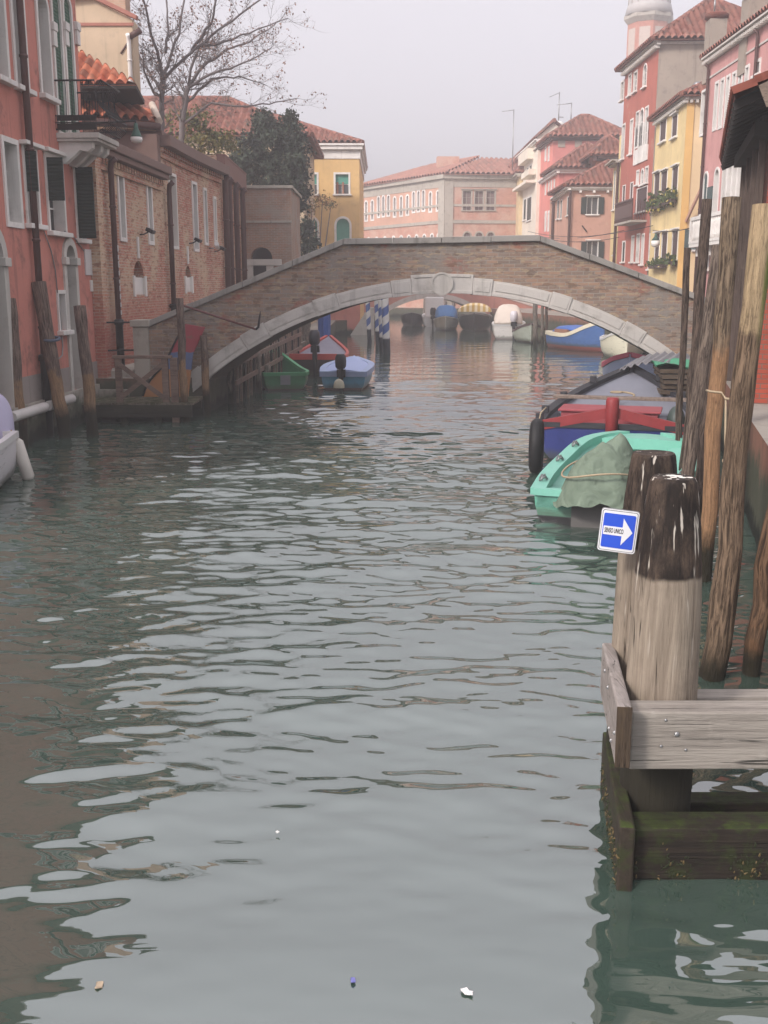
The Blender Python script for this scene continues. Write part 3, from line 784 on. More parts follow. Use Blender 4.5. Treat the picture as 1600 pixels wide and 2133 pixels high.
BEIGE = m_plaster('beige_plaster', srgb(196,172,142), srgb(150,136,116), .55)
g0 = atY(165, 60, 36); g1 = atY(276, 60, 36)
bg = Bld('beige_house', 'tall weathered beige plaster house with a brick gable and a white downpipe', 'house', (g0.x, 36))
fg = Fac((g0.x-3, 36), (g1.x, 36))
m = MB(); L = fg.L; zt = fg.hit(276, 40)[1]; zr = fg.hit(190, -4)[1]; xr = fg.hit(190, 0)[0]
m.prism([(0,.5),(L,.5),(L,zt),(xr,zr),(0,zt+.3)], 0, .8); bg.put(m, 'wall', BEIGE, fg)
m = MB(); m.bar((xr,-.06,zr+.06),(L+.18,-.06,zt+.02), .25, .12); m.bar((xr,-.06,zr+.06),(-.1,-.06,zt+.32), .25, .12); m.box(0, L+.05, -.05, -.001, fg.hit(200,50)[1]-.06, fg.hit(200,50)[1]+.03)
bg.put(m, 'gable_coping', m_plain('gable_brick', srgb(170,108,92), .85), fg)
m = MB(); m.prism([(xr-1.2,zr-.6),(L-.4,zr-.8),(L-.4,zr+3),(xr-1.2,zr+3)], .9, 1.6); bg.put(m, 'upper_wall', m_brick('pale_brick', srgb(196,150,124), srgb(186,144,120), srgb(180,160,140), srgb(190,166,140), .5), fg)
downpipe(bg, fg, L-.12, 6, zt-.5, .07, STONEW, y=-.08)
m = MB(); m.tube([(L-.1,-.08,zt-.55),(L+.3,-.1,zt-.35)], .1, 8); m.tube([fg.hit(252,112)[0:1]+(-.02,)+fg.hit(252,112)[1:], fg.hit(266,90)[0:1]+(-.02,)+fg.hit(266,90)[1:]], .03, 6); bg.put(m, 'pipework', BROWN, fg)

# brick gatehouse across the lane
gA = atY(505, 450, 46.0); gB = atY(606, 450, 46.0)
gh = Bld('brick_gatehouse', 'flat topped pale brick gatehouse with a dark arched doorway behind the bridge ramp', 'gatehouse', gA.xy)
fh = Fac(gA.xy, gB.xy)
x0, z1 = fh.hit(522, 515); x1 = fh.hit(567, 515)[0]
fh.holes.append((x0, x1, .9, z1, True))
gh.wall(fh, .9, 7.15, BRICKG, rev=.5); gh.body(fh, 5, .9, 7.15, BRICKG)
m = MB(); m.box(x0-.1, x1+.1, .5, .6, .9, z1+.1); gh.put(m, 'door', DARK, fh)
m = MB(); m.box(-.08, fh.L+.1, -.1, 5.1, 7.15, 7.27); zz = fh.hit(550, 462)[1]; m.box(-.04, fh.L+.05, -.06, -.001, zz-.05, zz+.05); gh.put(m, 'coping', STONEA, fh, bevel=.01)
m = MB(); xa = fh.hit(512,546)[0]; xb = fh.hit(588,546)[0]; zz = fh.hit(550,547)[1]; m.box(xa, xb, -.5, -.2, zz-.13, zz+.13); m.box(xa+.05, xa+.35, -.45, -.2, .9, zz-.131); m.box(xb-.65, xb-.35, -.45, -.2, .9, zz-.131)
gh.put(m, 'portal', STONE, fh, bevel=.01)
gC = atY(622, 450, 56)
f4 = Fac(Vector((gB.x, 46.9)), gC.xy)
m = MB(); m.box(5.2, f4.L, 0, .4, .9, 5.9); m.box(5.15, f4.L+.05, -.06, .46, 5.901, 6.0); gh.put(m, 'garden_wall', BRICKG, f4)
# ------------------------------------------------------------------ yellow house on the left beyond the bridge
YEL = m_plaster('ochre_yellow_plaster', srgb(216,174,104), srgb(178,142,94), .5)
yA = atY(560, 400, 70); yB = atY(749, 400, 70)
yh = Bld('yellow_house', 'ochre yellow house with red hipped roof, white cornice and teal blinds', 'house', yA.xy)
fy = Fac(yA.xy, yB.xy)
zE = fy.hit(700, 300)[1]
BL = TEALS
for a, b in ((634,660), (699,726)):
    o, r_ = yh.win(fy, a, b, 363, 404, fw=.12, sill=True, bars=(1,1), pane=GLASSG, blind=(.52, BL))
    q = MB(); q.box(r_[0]+.05, r_[0]+.18, .12, .16, r_[2], r_[2]+.75); q.box(r_[1]-.42, r_[1]-.3, .12, .16, r_[2], r_[2]+.75); q.build('casement', m_plain('oak_casement', srgb(150,92,66), .6), o)
for a, b in ((638,661), (701,728)):
    yh.win(fy, a, b, 455, 505, fw=.14, arch=True, sill=True, bars=(1,0), blind=(.0, BL))
yh.wall(fy, 3.0, zE-.9, YEL); yh.body(fy, 14, 0, zE-.9, YEL)
yh.wall(fy, 0, 3.0, m_plaster('coral_base', srgb(206,124,106), srgb(176,118,104), .4, algae=.25), name='base_wall')
m = MB(); m.box(-.1, fy.L+.06, -.06, 14, zE-.899, zE-.35); m.box(-.3, fy.L+.2, -.3, 14.4, zE-.349, zE-.12); m.box(-.3, fy.L+.3, -.4, 14.5, zE-.119, zE)
yh.put(m, 'cornice', STONEW, fy)
k_ = [fy.w(-14,0,0).xy, fy.w(fy.L,0,0).xy, fy.w(fy.L,14,0).xy, fy.w(-14,14,0).xy]
roof(yh, k_, zE+.02, 3.0, over=.25, p=.38, row=.55, seg=3)
m = MB(); m.box(-14, -.01, .3, 14, 0, zE); yh.put(m, 'wing', YEL, fy)
# longer hall roof nearer, behind the trees
hA = atY(395, 280, 60); 
hl = Bld('tiled_hall', 'long hall with a faded red tile roof behind the bare tree', 'hall', (hA.x-9, 58))
zz = atY(420, 285, 58).z
kk = [Vector((hA.x-9, 58)), Vector((hA.x+6.4, 58)), Vector((hA.x+6.4, 67)), Vector((hA.x-9, 67))]
m = MB(); m.box(kk[0].x, kk[1].x, 58, 67, .5, zz); hl.put(m, 'wall', BEIGE)
roof(hl, kk, zz, 2.6, over=.5, p=.38, row=.55, seg=3)

# ------------------------------------------------------------------ long pale brick hall across the end of the canal
APINK = m_brick('arsenal_brick', srgb(196,134,112), srgb(188,128,108), srgb(200,160,140), srgb(206,176,156), .55)
APALE = m_plaster('pale_pink_plaster', srgb(198,150,126), srgb(174,136,118), .6)
cX = atY(926, 400, 110); lX = atY(748, 400, 124); rX = atY(1085, 400, 111)
ah = Bld('long_brick_hall', 'long pale pink brick hall with rows of narrow arched windows and a low tile roof', 'hall', cX.xy)
fl_ = Fac(lX.xy, cX.xy); fr_ = Fac(cX.xy, rX.xy)
zA = fr_.hit(960, 364)[1]
DW = m_plain('faded_shutter', srgb(116,96,92), .8)
for a in (763, 776, 789, 799, 809.5, 822.5, 836, 849, 862, 872, 882.5, 897, 912.5):
    h = 1 if a in (789, 799, 809.5, 862, 872, 882.5) else 0
    t = 422-(a-763)*.142-(8 if h else 2)
    ah.win(fl_, a-2.1, a+2.1, t, t+39+h*2, fw=.16, arch=True, sill=False, pane=DW, bars=(0,1), fm=STONEW)
for a in (768, 785, 802, 820, 836, 852, 868, 884, 900, 914):
    ah.win(fl_, a-2.2, a+2.2, 497-(a-763)*.06, 530, fw=.16, arch=True, sill=False, pane=DW, bars=(0,1), fm=STONEW)
for a in (973, 998, 1022):
    ah.win(fr_, a-8.5, a+8.5, 398, 438, fw=.14, sill=True, pane=DW, bars=(1,2), fm=STONEA, hood=True)
for a in (973, 998, 1022):
    ah.win(fr_, a-7, a+7, 484, 520, fw=.14, arch=True, sill=True, pane=DW, bars=(1,1), fm=STONEA)
zm = fr_.hit(950, 463)[1]
for f in (fl_, fr_):
    ah.wall(f, zm, zA-1.2, APALE if f is fl_ else APINK, rev=.3); ah.wall(f, 0, zm, APINK, rev=.3, name='base_wall')
    m = MB(); m.box(-.1, f.L+.1, -.1, .0-.001, zm-.1, zm+.22); m.box(0, f.L, -.05, -.002, zA-1.2, zA-.4); m.box(-.25, f.L+.25, -.35, -.001, zA-.399, zA)
    z4 = zA-3.0; m.box(0, f.L, -.07, -.003, z4-.1, z4+.12)
    ah.put(m, 'cornice', STONEA, f)
m = MB(); m.box(0, .9, -.12, -.001, 0, zA-.4); ah.put(m, 'corner_pier', STONEA, fr_)
m = MB(); m.box(fl_.L-.9, fl_.L+.12, -.12, -.001, 0, zA-.4); ah.put(m, 'corner_pier', STONEA, fl_)
ah.body(fl_, 9, 0, zA, APALE, left=True, right=False); ah.body(fr_, 9, 0, zA, APINK, left=False)
m = MB(); OV = .5
cc = Vector((cX.x, cX.y, zA)); ll = Vector((lX.x, lX.y, zA)); rr = Vector((rX.x+3, rX.y, zA))
rid = fl_.w(fl_.L-8, 8, zA+2.6)
rl = fl_.w(3, 8, zA+2.6); rr2 = Vector((rX.x+3, rX.y+8, zA+2.6)); rc = Vector((cX.x+4.5, cX.y+9.5, zA+2.6))
roof_slope(m, ll+Vector((-.5,-.4,0)), cc+Vector((0,-.5,0)), rc, rl, p=.5, row=.7, seg=3)
roof_slope(m, cc+Vector((0,-.5,0)), rr+Vector((0,-.5,0)), rr2, rc, p=.5, row=.7, seg=3)
roof_slope(m, ll+Vector((-4,9,0)), ll+Vector((-.5,-.4,0)), rl, rl, p=.5, row=.7, seg=3)
ah.put(m, 'roof', m_tile('pale_roof_tiles', srgb(160,104,90), srgb(176,122,106), srgb(144,106,96), p=.5, row=.7, dirt=.5))
m = MB(); p_ = fl_.w(fl_.L*.62, 5, 0); m.box(p_.x-1.2, p_.x+1.2, p_.y-1, p_.y+1, zA+.5, zA+2.6); ah.put(m, 'chimney', APINK)

# ------------------------------------------------------------------ houses right of centre
def simple(name, label, px_l, px_c, px_r, Yc, Yl, eave_py, matL, matR, z0=0, cat='house', depthR=8.0):
    """a corner house: left face from (px_l, Yl) to the corner (px_c, Yc), front from the corner to px_r"""
    c = atY(px_c, 400, Yc); l = atY(px_l, 400, Yl); r = atY(px_r, 400, Yc)
    b = Bld(name, label, cat, c.xy)
    b.fl = Fac(l.xy, c.xy); b.fr = Fac(c.xy, r.xy); b.z = b.fr.hit(px_c, eave_py)[1]; b.mL = matL; b.mR = matR; b.z0 = z0
    return b
def close(b, trim=.16, out=.25, dep=8.0, corn=STONEW, dent=.0):
    b.wall(b.fl, b.z0, b.z, b.mL); b.wall(b.fr, b.z0, b.z, b.mR, name='front_wall')
    m = MB(); q = [b.fl.w(0,0,0), b.fr.w(b.fr.L,0,0), b.fr.w(b.fr.L,dep,0)]
    b.body(b.fr, max(dep, (b.fl.A-b.fl.B).length), b.z0, b.z, b.mR, left=False)
    if trim:
        for f in (b.fl, b.fr): cornice(b, f, b.z, out=out, h=trim, mat=corn, dent=dent, x0=-.0, x1=f.L+(out if f is b.fl else 0))
def corners(b, dep=None):
    dep = dep or b.fl.L; 
    return [b.fr.w(0,0,0).xy, b.fr.w(b.fr.L,0,0).xy, b.fr.w(b.fr.L,dep,0).xy, b.fr.w(0,dep,0).xy]

SALM = m_plaster('salmon_plaster', srgb(198,148,126), srgb(166,120,104), .6, worn=srgb(190,160,140))
CORR = m_plaster('coral_pink_plaster', srgb(204,120,112), srgb(174,112,104), .6)
CORF = m_plaster('faded_coral_plaster', srgb(216,124,112), srgb(210,146,128), .5)
CREAM = m_plaster('cream_plaster', srgb(222,210,192), srgb(196,180,160), .3)
ORNG = m_plaster('terracotta_plaster', srgb(196,118,84), srgb(176,110,84), .3)
SANDY = m_plaster('sand_plaster', srgb(214,188,140), srgb(190,164,124), .3)
PINKL = m_plaster('rose_plaster', srgb(212,138,132), srgb(196,128,122), .35)
PINKP = m_plaster('palazzo_rose_plaster', srgb(202,144,139), srgb(172,116,112), .65, worn=srgb(196,168,156))
REDP  = m_plaster('brick_red_plaster', srgb(178,96,80), srgb(150,84,72), .6, worn=srgb(176,128,108))
GREYP = m_plaster('bare_grey_render', srgb(160,146,132), srgb(124,114,106), .9)
YELR  = m_plaster('lemon_plaster', srgb(224,198,136), srgb(188,160,116), .6)
YELS  = m_plaster('peach_plaster', srgb(228,198,150), srgb(200,168,128), .45)

s = simple('salmon_house', 'salmon corner house with dark green shutters and white eaves gutter', 1157, 1188, 1380, 75, 84, 390, SALM, SALM)
for t, bt in ((411, 446), (503, 540)): s.win(s.fr, 1223, 1245, t, bt, fw=.06, shut='open', shm=DGREEN, pane=GLASSG, bars=(1,0), hood=True)
for a, b in ((1161.5,1165), (1168,1171)): s.win(s.fl, a, b, 418, 455, fw=.05, shut='closed', shm=DGREEN, sill=True)
s.win(s.fl, 1182, 1186, 411, 448, fw=.05, shut='closed', shm=DGREEN)
close(s, .22, .4, dent=.0); m = MB()
for k in range(7): m.box(.6+k*.95, .75+k*.95, -.3, -.001, s.z-.38, s.z-.221)
s.put(m, 'gutter_bracket', STONEW, s.fr); downpipe(s, s.fr, -.02, .5, s.z-.3, .09, BROWN, y=-.15); downpipe(s, s.fl, .1, .5, s.z-.3, .1, BROWN, y=-.15)
k_ = corners(s, 6.4); roof(s, k_, s.z+.05, 2.0, over=.5, p=.36, row=.5, seg=4, axis=0)
m = MB(); m.bar(s.fr.hit(1212,470)[0:1]+(-.08,)+s.fr.hit(1212,470)[1:], s.fr.hit(1222,483)[0:1]+(-.08,)+s.fr.hit(1222,483)[1:], .06, .08); s.put(m, 'anchor_iron', BLACKM, s.fr)

s = simple('coral_annex', 'coral annex with rows of tiny slit windows below a small red hip roof', 1128, 1163, 1300, 86, 95, 353, CORF, CORR)
for a in (1137, 1143.5, 1149, 1155): s.win(s.fl, a-1, a+1, 381-(a-1137)*.35, 405, fw=.05, sill=False, rev=.15)
for a in (1137, 1143, 1148, 1152): s.win(s.fl, a-1, a+1, 445-(a-1137)*.2, 477, fw=.2, sill=False, rev=.15)
close(s, .3, .4, dent=.0); k_ = corners(s, 5.2); roof(s, k_, s.z+.05, 2.2, over=.6, p=.4, row=.55, seg=4, axis=0)
s = simple('coral_tower_house', 'tall plain coral house with the highest red hipped roof of the row', 1117, 1149, 1300, 93, 101, 288, CORF, CORR)
for a in (1137, 1143.5): s.win(s.fl, a-1.1, a+1.1, 308, 333, fw=.12, sill=False, rev=.15)
m = MB()
for a in (1170, 1205, 1257): x, z = s.fr.hit(a, 294); m.box(x-.3, x+.3, -.06, -.001, z-.5, z+.2)
s.put(m, 'vent', GREYP, s.fr)
close(s, .2, .4, corn=BROWN); k_ = corners(s, 5.4); roof(s, k_, s.z+.05, 2.1, over=.6, p=.42, row=.55, seg=4, axis=0)
s = simple('terracotta_house', 'small terracotta house half hidden between coral annex and yellow strip', 1236, 1240, 1300, 82, 86, 327, ORNG, ORNG)
close(s, .3, .5, corn=BROWN); k_ = corners(s, 5); roof(s, k_, s.z+.05, 1.6, over=.6, p=.36, row=.5, seg=4)
s = simple('cream_house', 'cream gabled house with dark shutters left of the coral houses', 1078, 1118, 1180, 99, 112, 290, CREAM, CREAM)
for a, b, t, bt in ((1098,1101.5,350,368), (1104,1108,345,366)): s.win(s.fl, a, b, t, bt, fw=.12, shut='closed', shm=DGREEN)
for a, b, t, bt in ((1091,1096,416,458), (1098,1107,412,459)): s.win(s.fl, a, b, t, bt, fw=.14, shut='closed', shm=DGREEN)
s.win(s.fl, 1084, 1087, 372, 384, fw=.08); s.win(s.fl, 1084, 1087, 444, 470, fw=.1, arch=True)
close(s, .25, .35)
m = MB()
z_ = s.fl.hit(1100, 385)[1]; x0 = s.fl.hit(1086, 385)[0]; x1 = s.fl.hit(1116, 385)[0]; m.box(x0, x1, -.9, 0, z_-.25, z_); z_ = s.fl.hit(1104, 372)[1]; x0 = s.fl.hit(1100, 385)[0]; m.box(x0, x1, -.7, 0, z_, z_+.5)
m.box(s.fl.hit(1093,300)[0], s.fl.hit(1112,300)[0], -.6, 0, s.fl.hit(1104,336)[1], s.fl.hit(1104,315)[1]); s.put(m, 'oriel', CREAM, s.fl)
k_ = corners(s); roof(s, k_, s.z+.05, 1.5, over=.3, gable=True, p=.42, row=.55, seg=3, axis=1, gmat=CREAM)
s = simple('sand_house', 'narrow sandy yellow house between the rose house and cream house', 1063, 1082, 1120, 108, 118, 362, SANDY, SANDY)
s.win(s.fl, 1067.5, 1071.5, 376, 404, fw=.1, shut='closed', shm=DGREEN); s.win(s.fl, 1065, 1072, 450, 490, fw=.1, shut='closed', shm=DGREEN)
close(s, .3, .5, corn=STONEA); k_ = corners(s); roof(s, k_, s.z+.05, 2, over=.4, p=.45, row=.6, seg=3)
s = simple('rose_house', 'rose pink house with white corner stones and a row of attic slits', 1020, 1066, 1100, 114, 128, 352, PINKL, PINKL)
for k in range(7): s.win(s.fl, 1026+6*k-.9, 1026+6*k+.9, 377-1.1*k, 384-1.1*k, fw=.1, sill=False, rev=.15, bars=(0,0))
s.win(s.fl, 1046, 1051, 456, 492, fw=.2, arch=True, pane=m_plain('white_blind', srgb(206,196,190), .8))
close(s, .4, .3, corn=STONEA); m = MB(); m.box(-.3, 1.6, -.12, -.002, 0, s.z-.4); s.put(m, 'quoin', STONEW, s.fl)
k_ = corners(s); roof(s, k_, s.z+.05, 1.6, over=.4, p=.45, row=.6, seg=3)

def antenna(px, pt, pb, Y, arms, lab):
    b = atY(px, pb, Y); t_ = atY(px, pt, Y)
    t = thing('antenna', lab, 'antenna', b, 0, 'roof antennas'); m = MB(); h = t_.z-b.z
    m.tube([(0,0,0),(0,0,h)], .05, 6); m.build('mast', STEEL, t)
    m = MB()
    for dx, dz, l in arms:
        m.tube([(0,0,h+dz),(l,.2,h+dz-dx)], .03, 5)
        for k in range(5): m.tube([(l*k/5,.2*k/5-.35,h+dz-dx*k/5),(l*k/5,.2*k/5+.35,h+dz-dx*k/5)], .014, 4)
    m.build('arm', STEEL, t)
antenna(1067, 228, 366, 112, [(.12,-.05,-1.2)], 'thin mast antenna above the sandy house')
antenna(1163, 192, 268, 103, [(.35,-.05,-.9),(0,-2.2,.5)], 'tallest antenna, over the white chimney')
antenna(1189, 214, 262, 99, [(.1,-.05,-1.3)], 'slim antenna behind the highest coral roof')
antenna(1488, -6, 26, 60.8, [(.2,-1.8,-1.6)], 'antenna with a long arm on the round capped chimney')
t = atY(1162, 262, 103); t0 = thing('chimney', 'small white chimney on the cream gable', 'chimney', (t.x, t.y, t.z-1.5))
m = MB(); m.box(-.6, .6, -.5, .5, 0, 1.2); m.lathe([(.5,1.2),(.75,1.6),(.3,1.9)], 10); m.build('stack', STONEW, t0)

# ------------------------------------------------------------------ right bank palaces
def right_fac(px_near, Yn, px_far, Yf):
    return Fac(atY(px_far, 400, Yf).xy, atY(px_near, 400, Yf*0+Yn).xy)
# rose palazzo
pz = Bld('rose_palazzo', 'rose pink palazzo with white gothic windows and stone balcony behind the poles', 'palace', atY(1458, 400, 45.5).xy)
fp = right_fac(1640, 35.5, 1458, 45.5)
zE = fp.hit(1458, 140)[1]
o_, r_ = pz.win(fp, 1462, 1473, 192, 276, fw=.1, sill=False, rev=.14)
for k in range(6):
    a = 1489.5+k*11.2+k*k*.25
    pz.win(fp, a, a+5.2, 176-k*6.6, 266-k*4.2, fw=.1, sill=False, rev=.13, pane=GLASS, bars=(0,1))
pz.win(fp, 1576, 1583, 130, 154, fw=.11, rev=.25)
pz.win(fp, 1466, 1473, 362, 445, fw=.09, arch=True, rev=.25, shut='closed', shm=GREYS)
o_, r_ = pz.win(fp, 1488, 1496, 354, 455, fw=.1, arch=True, rev=.25)
q = MB(); q.box(r_[0]-.75, r_[0]-.1, -.08, -.04, r_[2], r_[3]-.6); q.build('shutter', GREYS, o_)
for k in range(4):
    a = 1505+k*10.5
    pz.win(fp, a, a+7, 345-k*2, 455, fw=.1, arch=True, rev=.16, sill=False, bars=(0,1))
for a, b, t, bt in ((1470,1478,480,560), (1500,1508,500,560), (1535,1546,505,570)): pz.win(fp, a, b, t, bt, fw=.1, rev=.25, shut='closed', shm=GREYS)
pz.wall(fp, 0, zE-.1, PINKP, rev=.3); pz.body(fp, 10, 0, zE-.1, PINKP)
cornice(pz, fp, zE+.1, out=.3, h=.15, dent=.22, mat=STONE); m = MB(); m.box(0, fp.L, -.04, -.002, zE-.75, zE-.68); pz.put(m, 'string_course', STONE, fp)
for a in (1471, 1568): downpipe(pz, fp, fp.hit(a, 300)[0], 2, zE-.2, .06, BROWN, y=-.1)
k_ = [fp.w(0,0,0).xy, fp.w(fp.L,0,0).xy, fp.w(fp.L,10,0).xy, fp.w(0,10,0).xy]
roof(pz, k_, zE+.12, 2.2, over=.25, p=.3, row=.45, seg=4)
x0 = fp.hit(1476, 460)[0]; x1 = fp.hit(1552, 460)[0]; zb = fp.hit(1500, 505)[1]
m = MB(); m.box(x0, x1, -.75, 0, zb-.14, zb); m.box(x0, x1, -.75, -.6, zb+.92, zb+1.06); m.box(x0-.02, x1+.02, -.77, -.58, zb+.001, zb+.1)
k = x0+.1
while k < x1: m.lathe([(.05,0),(.09,.2),(.05,.45),(.08,.6),(.05,.82)], 8, (k,-.67,zb+.1)); k += .27
for xx in (x0+.08, (x0+x1)/2, x1-.08): m.box(xx-.09, xx+.09, -.768, -.602, zb+.1, zb+.92)
k = x0+.2
while k < x1: m.prism([(k,zb-.5),(k+.16,zb-.5),(k+.16,zb-.141),(k,zb-.141)], -.5, 0); k += .6
pz.put(m, 'balcony', STONEW, fp)
def chimney(px, pb, pt, Y, w, lab, cap=True):
    b = atY(px, pb, Y); h = atY(px, pt, Y).z-b.z
    t = thing('chimney', lab, 'chimney', b, 0)
    m = MB(); m.box(-w/2, w/2, -w/2, w/2, -1.5, h*.8); m.build('stack', GREYP, t)
    m = MB()
    m.lathe([(w*.5,h*.8),(w*.72,h*.86),(w*.72,h*.95),(w*.55,h)], 12); m.build('cap', TILED, t)
chimney(1489, 100, 28, 50, .75, 'round capped grey chimney between the red house and palazzo')
chimney(1571, 66, -20, 41, .8, 'plain grey chimney on the rose palazzo roof')
b = atY(1543, 72, 42); t = thing('antenna', 'bare pole antenna on the rose palazzo roof', 'antenna', b, 0, 'roof antennas'); MB().tube([(0,0,-1),(0,0,3)], .03, 6).build('mast', STEEL, t)

# yellow house
yc = atY(1421, 400, 52)
yl = Bld('lemon_house', 'lemon yellow corner house with brown shutters, flower boxes and peach side wall', 'house', yc.xy)
f5 = Fac(atY(1360, 400, 59).xy, yc.xy); f6 = Fac(yc.xy, yc.xy+Vector((3.6, -.2)))
zE = f5.hit(1421, 216)[1]
for a, b, t, bt in ((1376,1388,252,294), (1401,1411.5,241,285), (1363.5,1374,362,424), (1378,1389.5,358,421), (1401,1412,349,415), (1365,1374,487,545), (1379,1390,485,545), (1401,1412,481,540)):
    yl.win(f5, a, b, t, bt, fw=.05, shut='closed', shm=BROWNS, hood=True)
o_, r_ = yl.win(f6, 1447, 1456, 478, 520, fw=.06, shut=None)
q = MB(); q.box(r_[0]-.5, r_[0]+.15, -.09, -.04, r_[2], r_[3]); q.build('shutter', GREYS, o_)
yl.wall(f5, 0, zE, YELR); yl.wall(f6, 0, zE, YELS, name='side_wall'); yl.body(f5, 6, 0, zE, YELR, right=False)
m = MB(); m.box(-.01, .34, -.05, -.001, 0, zE); m.box(f5.L-.45, f5.L+.05, -.05, -.001, 0, zE) if False else None
yl.put(m, 'corner_band', m_plaster('ochre_band', srgb(226,178,96), srgb(206,166,100), .2), f6)
for f in (f5, f6): cornice(yl, f, zE+.12, out=.26, h=.14, dent=.28, mat=STONE, x1=f.L+.26 if f is f5 else None)
k_ = [f6.w(0,0,0).xy, f6.w(f6.L+2,0,0).xy, (f6.w(f6.L+2,0,0)+ (f5.w(0,0,0)-f5.w(f5.L,0,0))).xy, f5.w(0,0,0).xy]
roof(yl, k_, zE+.14, 1.7, over=.4, p=.3, row=.45, seg=4)
m = MB(); p0 = f6.hit(1428, 462); p1 = f6.hit(1457, 384); m.bar((p0[0],-.1,p0[1]),(p1[0],-.9,p1[1]), .12, .1); yl.put(m, 'awning_pole', m_plain('awning_pole_wood', srgb(176,132,112), .7), f6)
b = atY(1452, 190, 53); t = thing('chimney', 'small steel flue on the lemon house roof', 'chimney', b); m = MB(); m.lathe([(.12,-.6),(.12,.15),(.2,.2),(.2,.35),(.1,.42)], 10); m.build('pipe', STEEL, t)
# flower boxes
FOL = m_plain('window_box_foliage', srgb(64,84,34), .7, .4, 12); FLW = m_plain('yellow_flowers', srgb(196,176,70), .7, .3, 12)
def flowers(fac, px0, px1, py, lab, n, drop):
    x0, z = fac.hit(px0, py); x1 = fac.hit(px1, py)[0]
    t = thing('flower_box', lab, 'flower box', fac.w((x0+x1)/2, 0, z), fac.rz, 'flower boxes on the lemon house'); w = (x1-x0)/2
    m = MB(); m.box(-w, w, -.34, -.06, -.2, 0); m.build('box', BROWNS, t)
    m = MB()
    for _ in range(n):
        c = Vector((rnd.uniform(-w*1.2, w*1.2), -.24+rnd.gauss(0,.1), rnd.gauss(.08, drop))); s_ = rnd.uniform(.05, .13)
        a = Vector((rnd.gauss(0,1), rnd.gauss(0,1), rnd.gauss(0,1))).normalized()*s_; b = Vector((rnd.gauss(0,1), rnd.gauss(0,1), rnd.gauss(0,1))).normalized()*s_
        m.mi = 1 if rnd.random() < .12 else 0
        m.poly(c-a, c+b, c+a, c-b)
    m.build('foliage', [FOL, FLW], t)
flowers(f5, 1362, 1388, 432, 'long trailing flower box under the middle shutters of the lemon house', 330, .24)
flowers(f5, 1392, 1412, 420, 'bushy flower box under the shutter nearest the peach side wall', 300, .18)
flowers(f5, 1364, 1390, 552, 'small flower box low on the lemon house above the bridge coping', 160, .12)
flowers(f5, 1400, 1412, 545, 'smallest flower box low beside the peach side wall', 120, .12)
lp = f5.w(f5.hit(1404,497)[0], -.9, f5.hit(1404,497)[1])
t = thing('street_lamp', 'green street lamp hanging from a wire before the lemon house', 'lamp', lp); m = MB(); m.lathe([(.05,.25),(.08,.1),(.22,-.1)], 10); m.build('hood', GL, t); m = MB(); m.lathe([(.22,-.1),(.22,-.3),(.1,-.42)], 10); m.build('globe', STONEW, t)

# red house with grey flank
rc_ = atY(1357, 400, 60)
rh = Bld('red_house', 'narrow brick red house with white venetian window and bare grey side wall', 'house', rc_.xy)
f7 = Fac(atY(1291, 400, 67.5).xy, rc_.xy); f8 = Fac(rc_.xy, rc_.xy+Vector((7.5, -.35)))
zE = f7.hit(1357, 106)[1]
for a, b, t, bt in ((1294,1299,172,208), (1310,1315,158,198), (1321,1327,152,190), (1341,1347,136,180)): rh.win(f7, a, b, t, bt, fw=.1, rev=.09, arch=(a == 1341))
for a, b, t, bt in ((1296,1301,262,330), (1313,1317.5,252,320)): rh.win(f7, a, b, t, bt, fw=.1, rev=.1)
rh.win(f7, 1325, 1330, 236, 305, fw=.1, sill=False, rev=.08); rh.win(f7, 1333.5, 1340, 229, 303, fw=.1, arch=True, sill=False, rev=.08); rh.win(f7, 1344, 1349, 226, 300, fw=.1, sill=False, rev=.08)
m = MB(); x0 = f7.hit(1324, 320)[0]; x1 = f7.hit(1350, 320)[0]; m.box(x0, x1, -.05, -.001, f7.hit(1337,338)[1], f7.hit(1337,307)[1])
for a in (1324, 1332, 1341, 1350): x = f7.hit(a, 300)[0]; m.box(x-.09, x+.09, -.08, -.052, f7.hit(1337,338)[1], f7.hit(1337,258)[1])
rh.put(m, 'apron', STONEW, f7)
rh.win(f7, 1327, 1331, 358, 384, fw=.1, sill=True, rev=.08); rh.win(f7, 1336, 1341, 354, 384, fw=.1, arch=True, rev=.08); rh.win(f7, 1345, 1350, 350, 380, fw=.1, rev=.08)
for a, b, t, bt in ((1297,1302,388,448), (1313,1318,382,445), (1327,1348,392,440)): rh.win(f7, a, b, t, bt, fw=.06, shut='closed', shm=BROWNS)
for a, b, t, bt in ((1297,1302,505,545), (1316,1320,494,545), (1327,1332,490,545), (1337,1341,490,550), (1353,1355.5,490,560)): rh.win(f7, a, b, t, bt, fw=.1, rev=.1, shut='closed' if a == 1297 else None, shm=DGREEN)
rh.wall(f7, 0, zE, REDP); rh.wall(f8, 0, zE, GREYP, name='side_wall'); rh.body(f7, 8, 0, zE, REDP, right=False)
cornice(rh, f7, zE+.15, out=.34, h=.22, dent=.3, mat=STONE, x1=f7.L+.34); cornice(rh, f8, zE+.1, out=.25, h=.1)
k_ = [f8.w(0,0,0).xy, f8.w(f8.L,0,0).xy, (f8.w(f8.L,0,0)+(f7.w(0,0,0)-f7.w(f7.L,0,0))).xy, f7.w(0,0,0).xy]
roof(rh, k_, zE+.15, 3.0, over=.5, p=.34, row=.5, seg=4, axis=0)
x0 = f7.hit(1312, 430)[0]; x1 = f7.hit(1349, 430)[0]; zb = f7.hit(1330, 462)[1]
m = MB(); m.box(x0, x1, -.9, 0, zb-.12, zb); bal = rh.put(m, 'balcony', STONEA, f7)
q = MB(); 
for k in range(26): xx = x0+(x1-x0)*k/25; q.box(xx-.016, xx+.016, -.89, -.85, zb, zb+1.1)
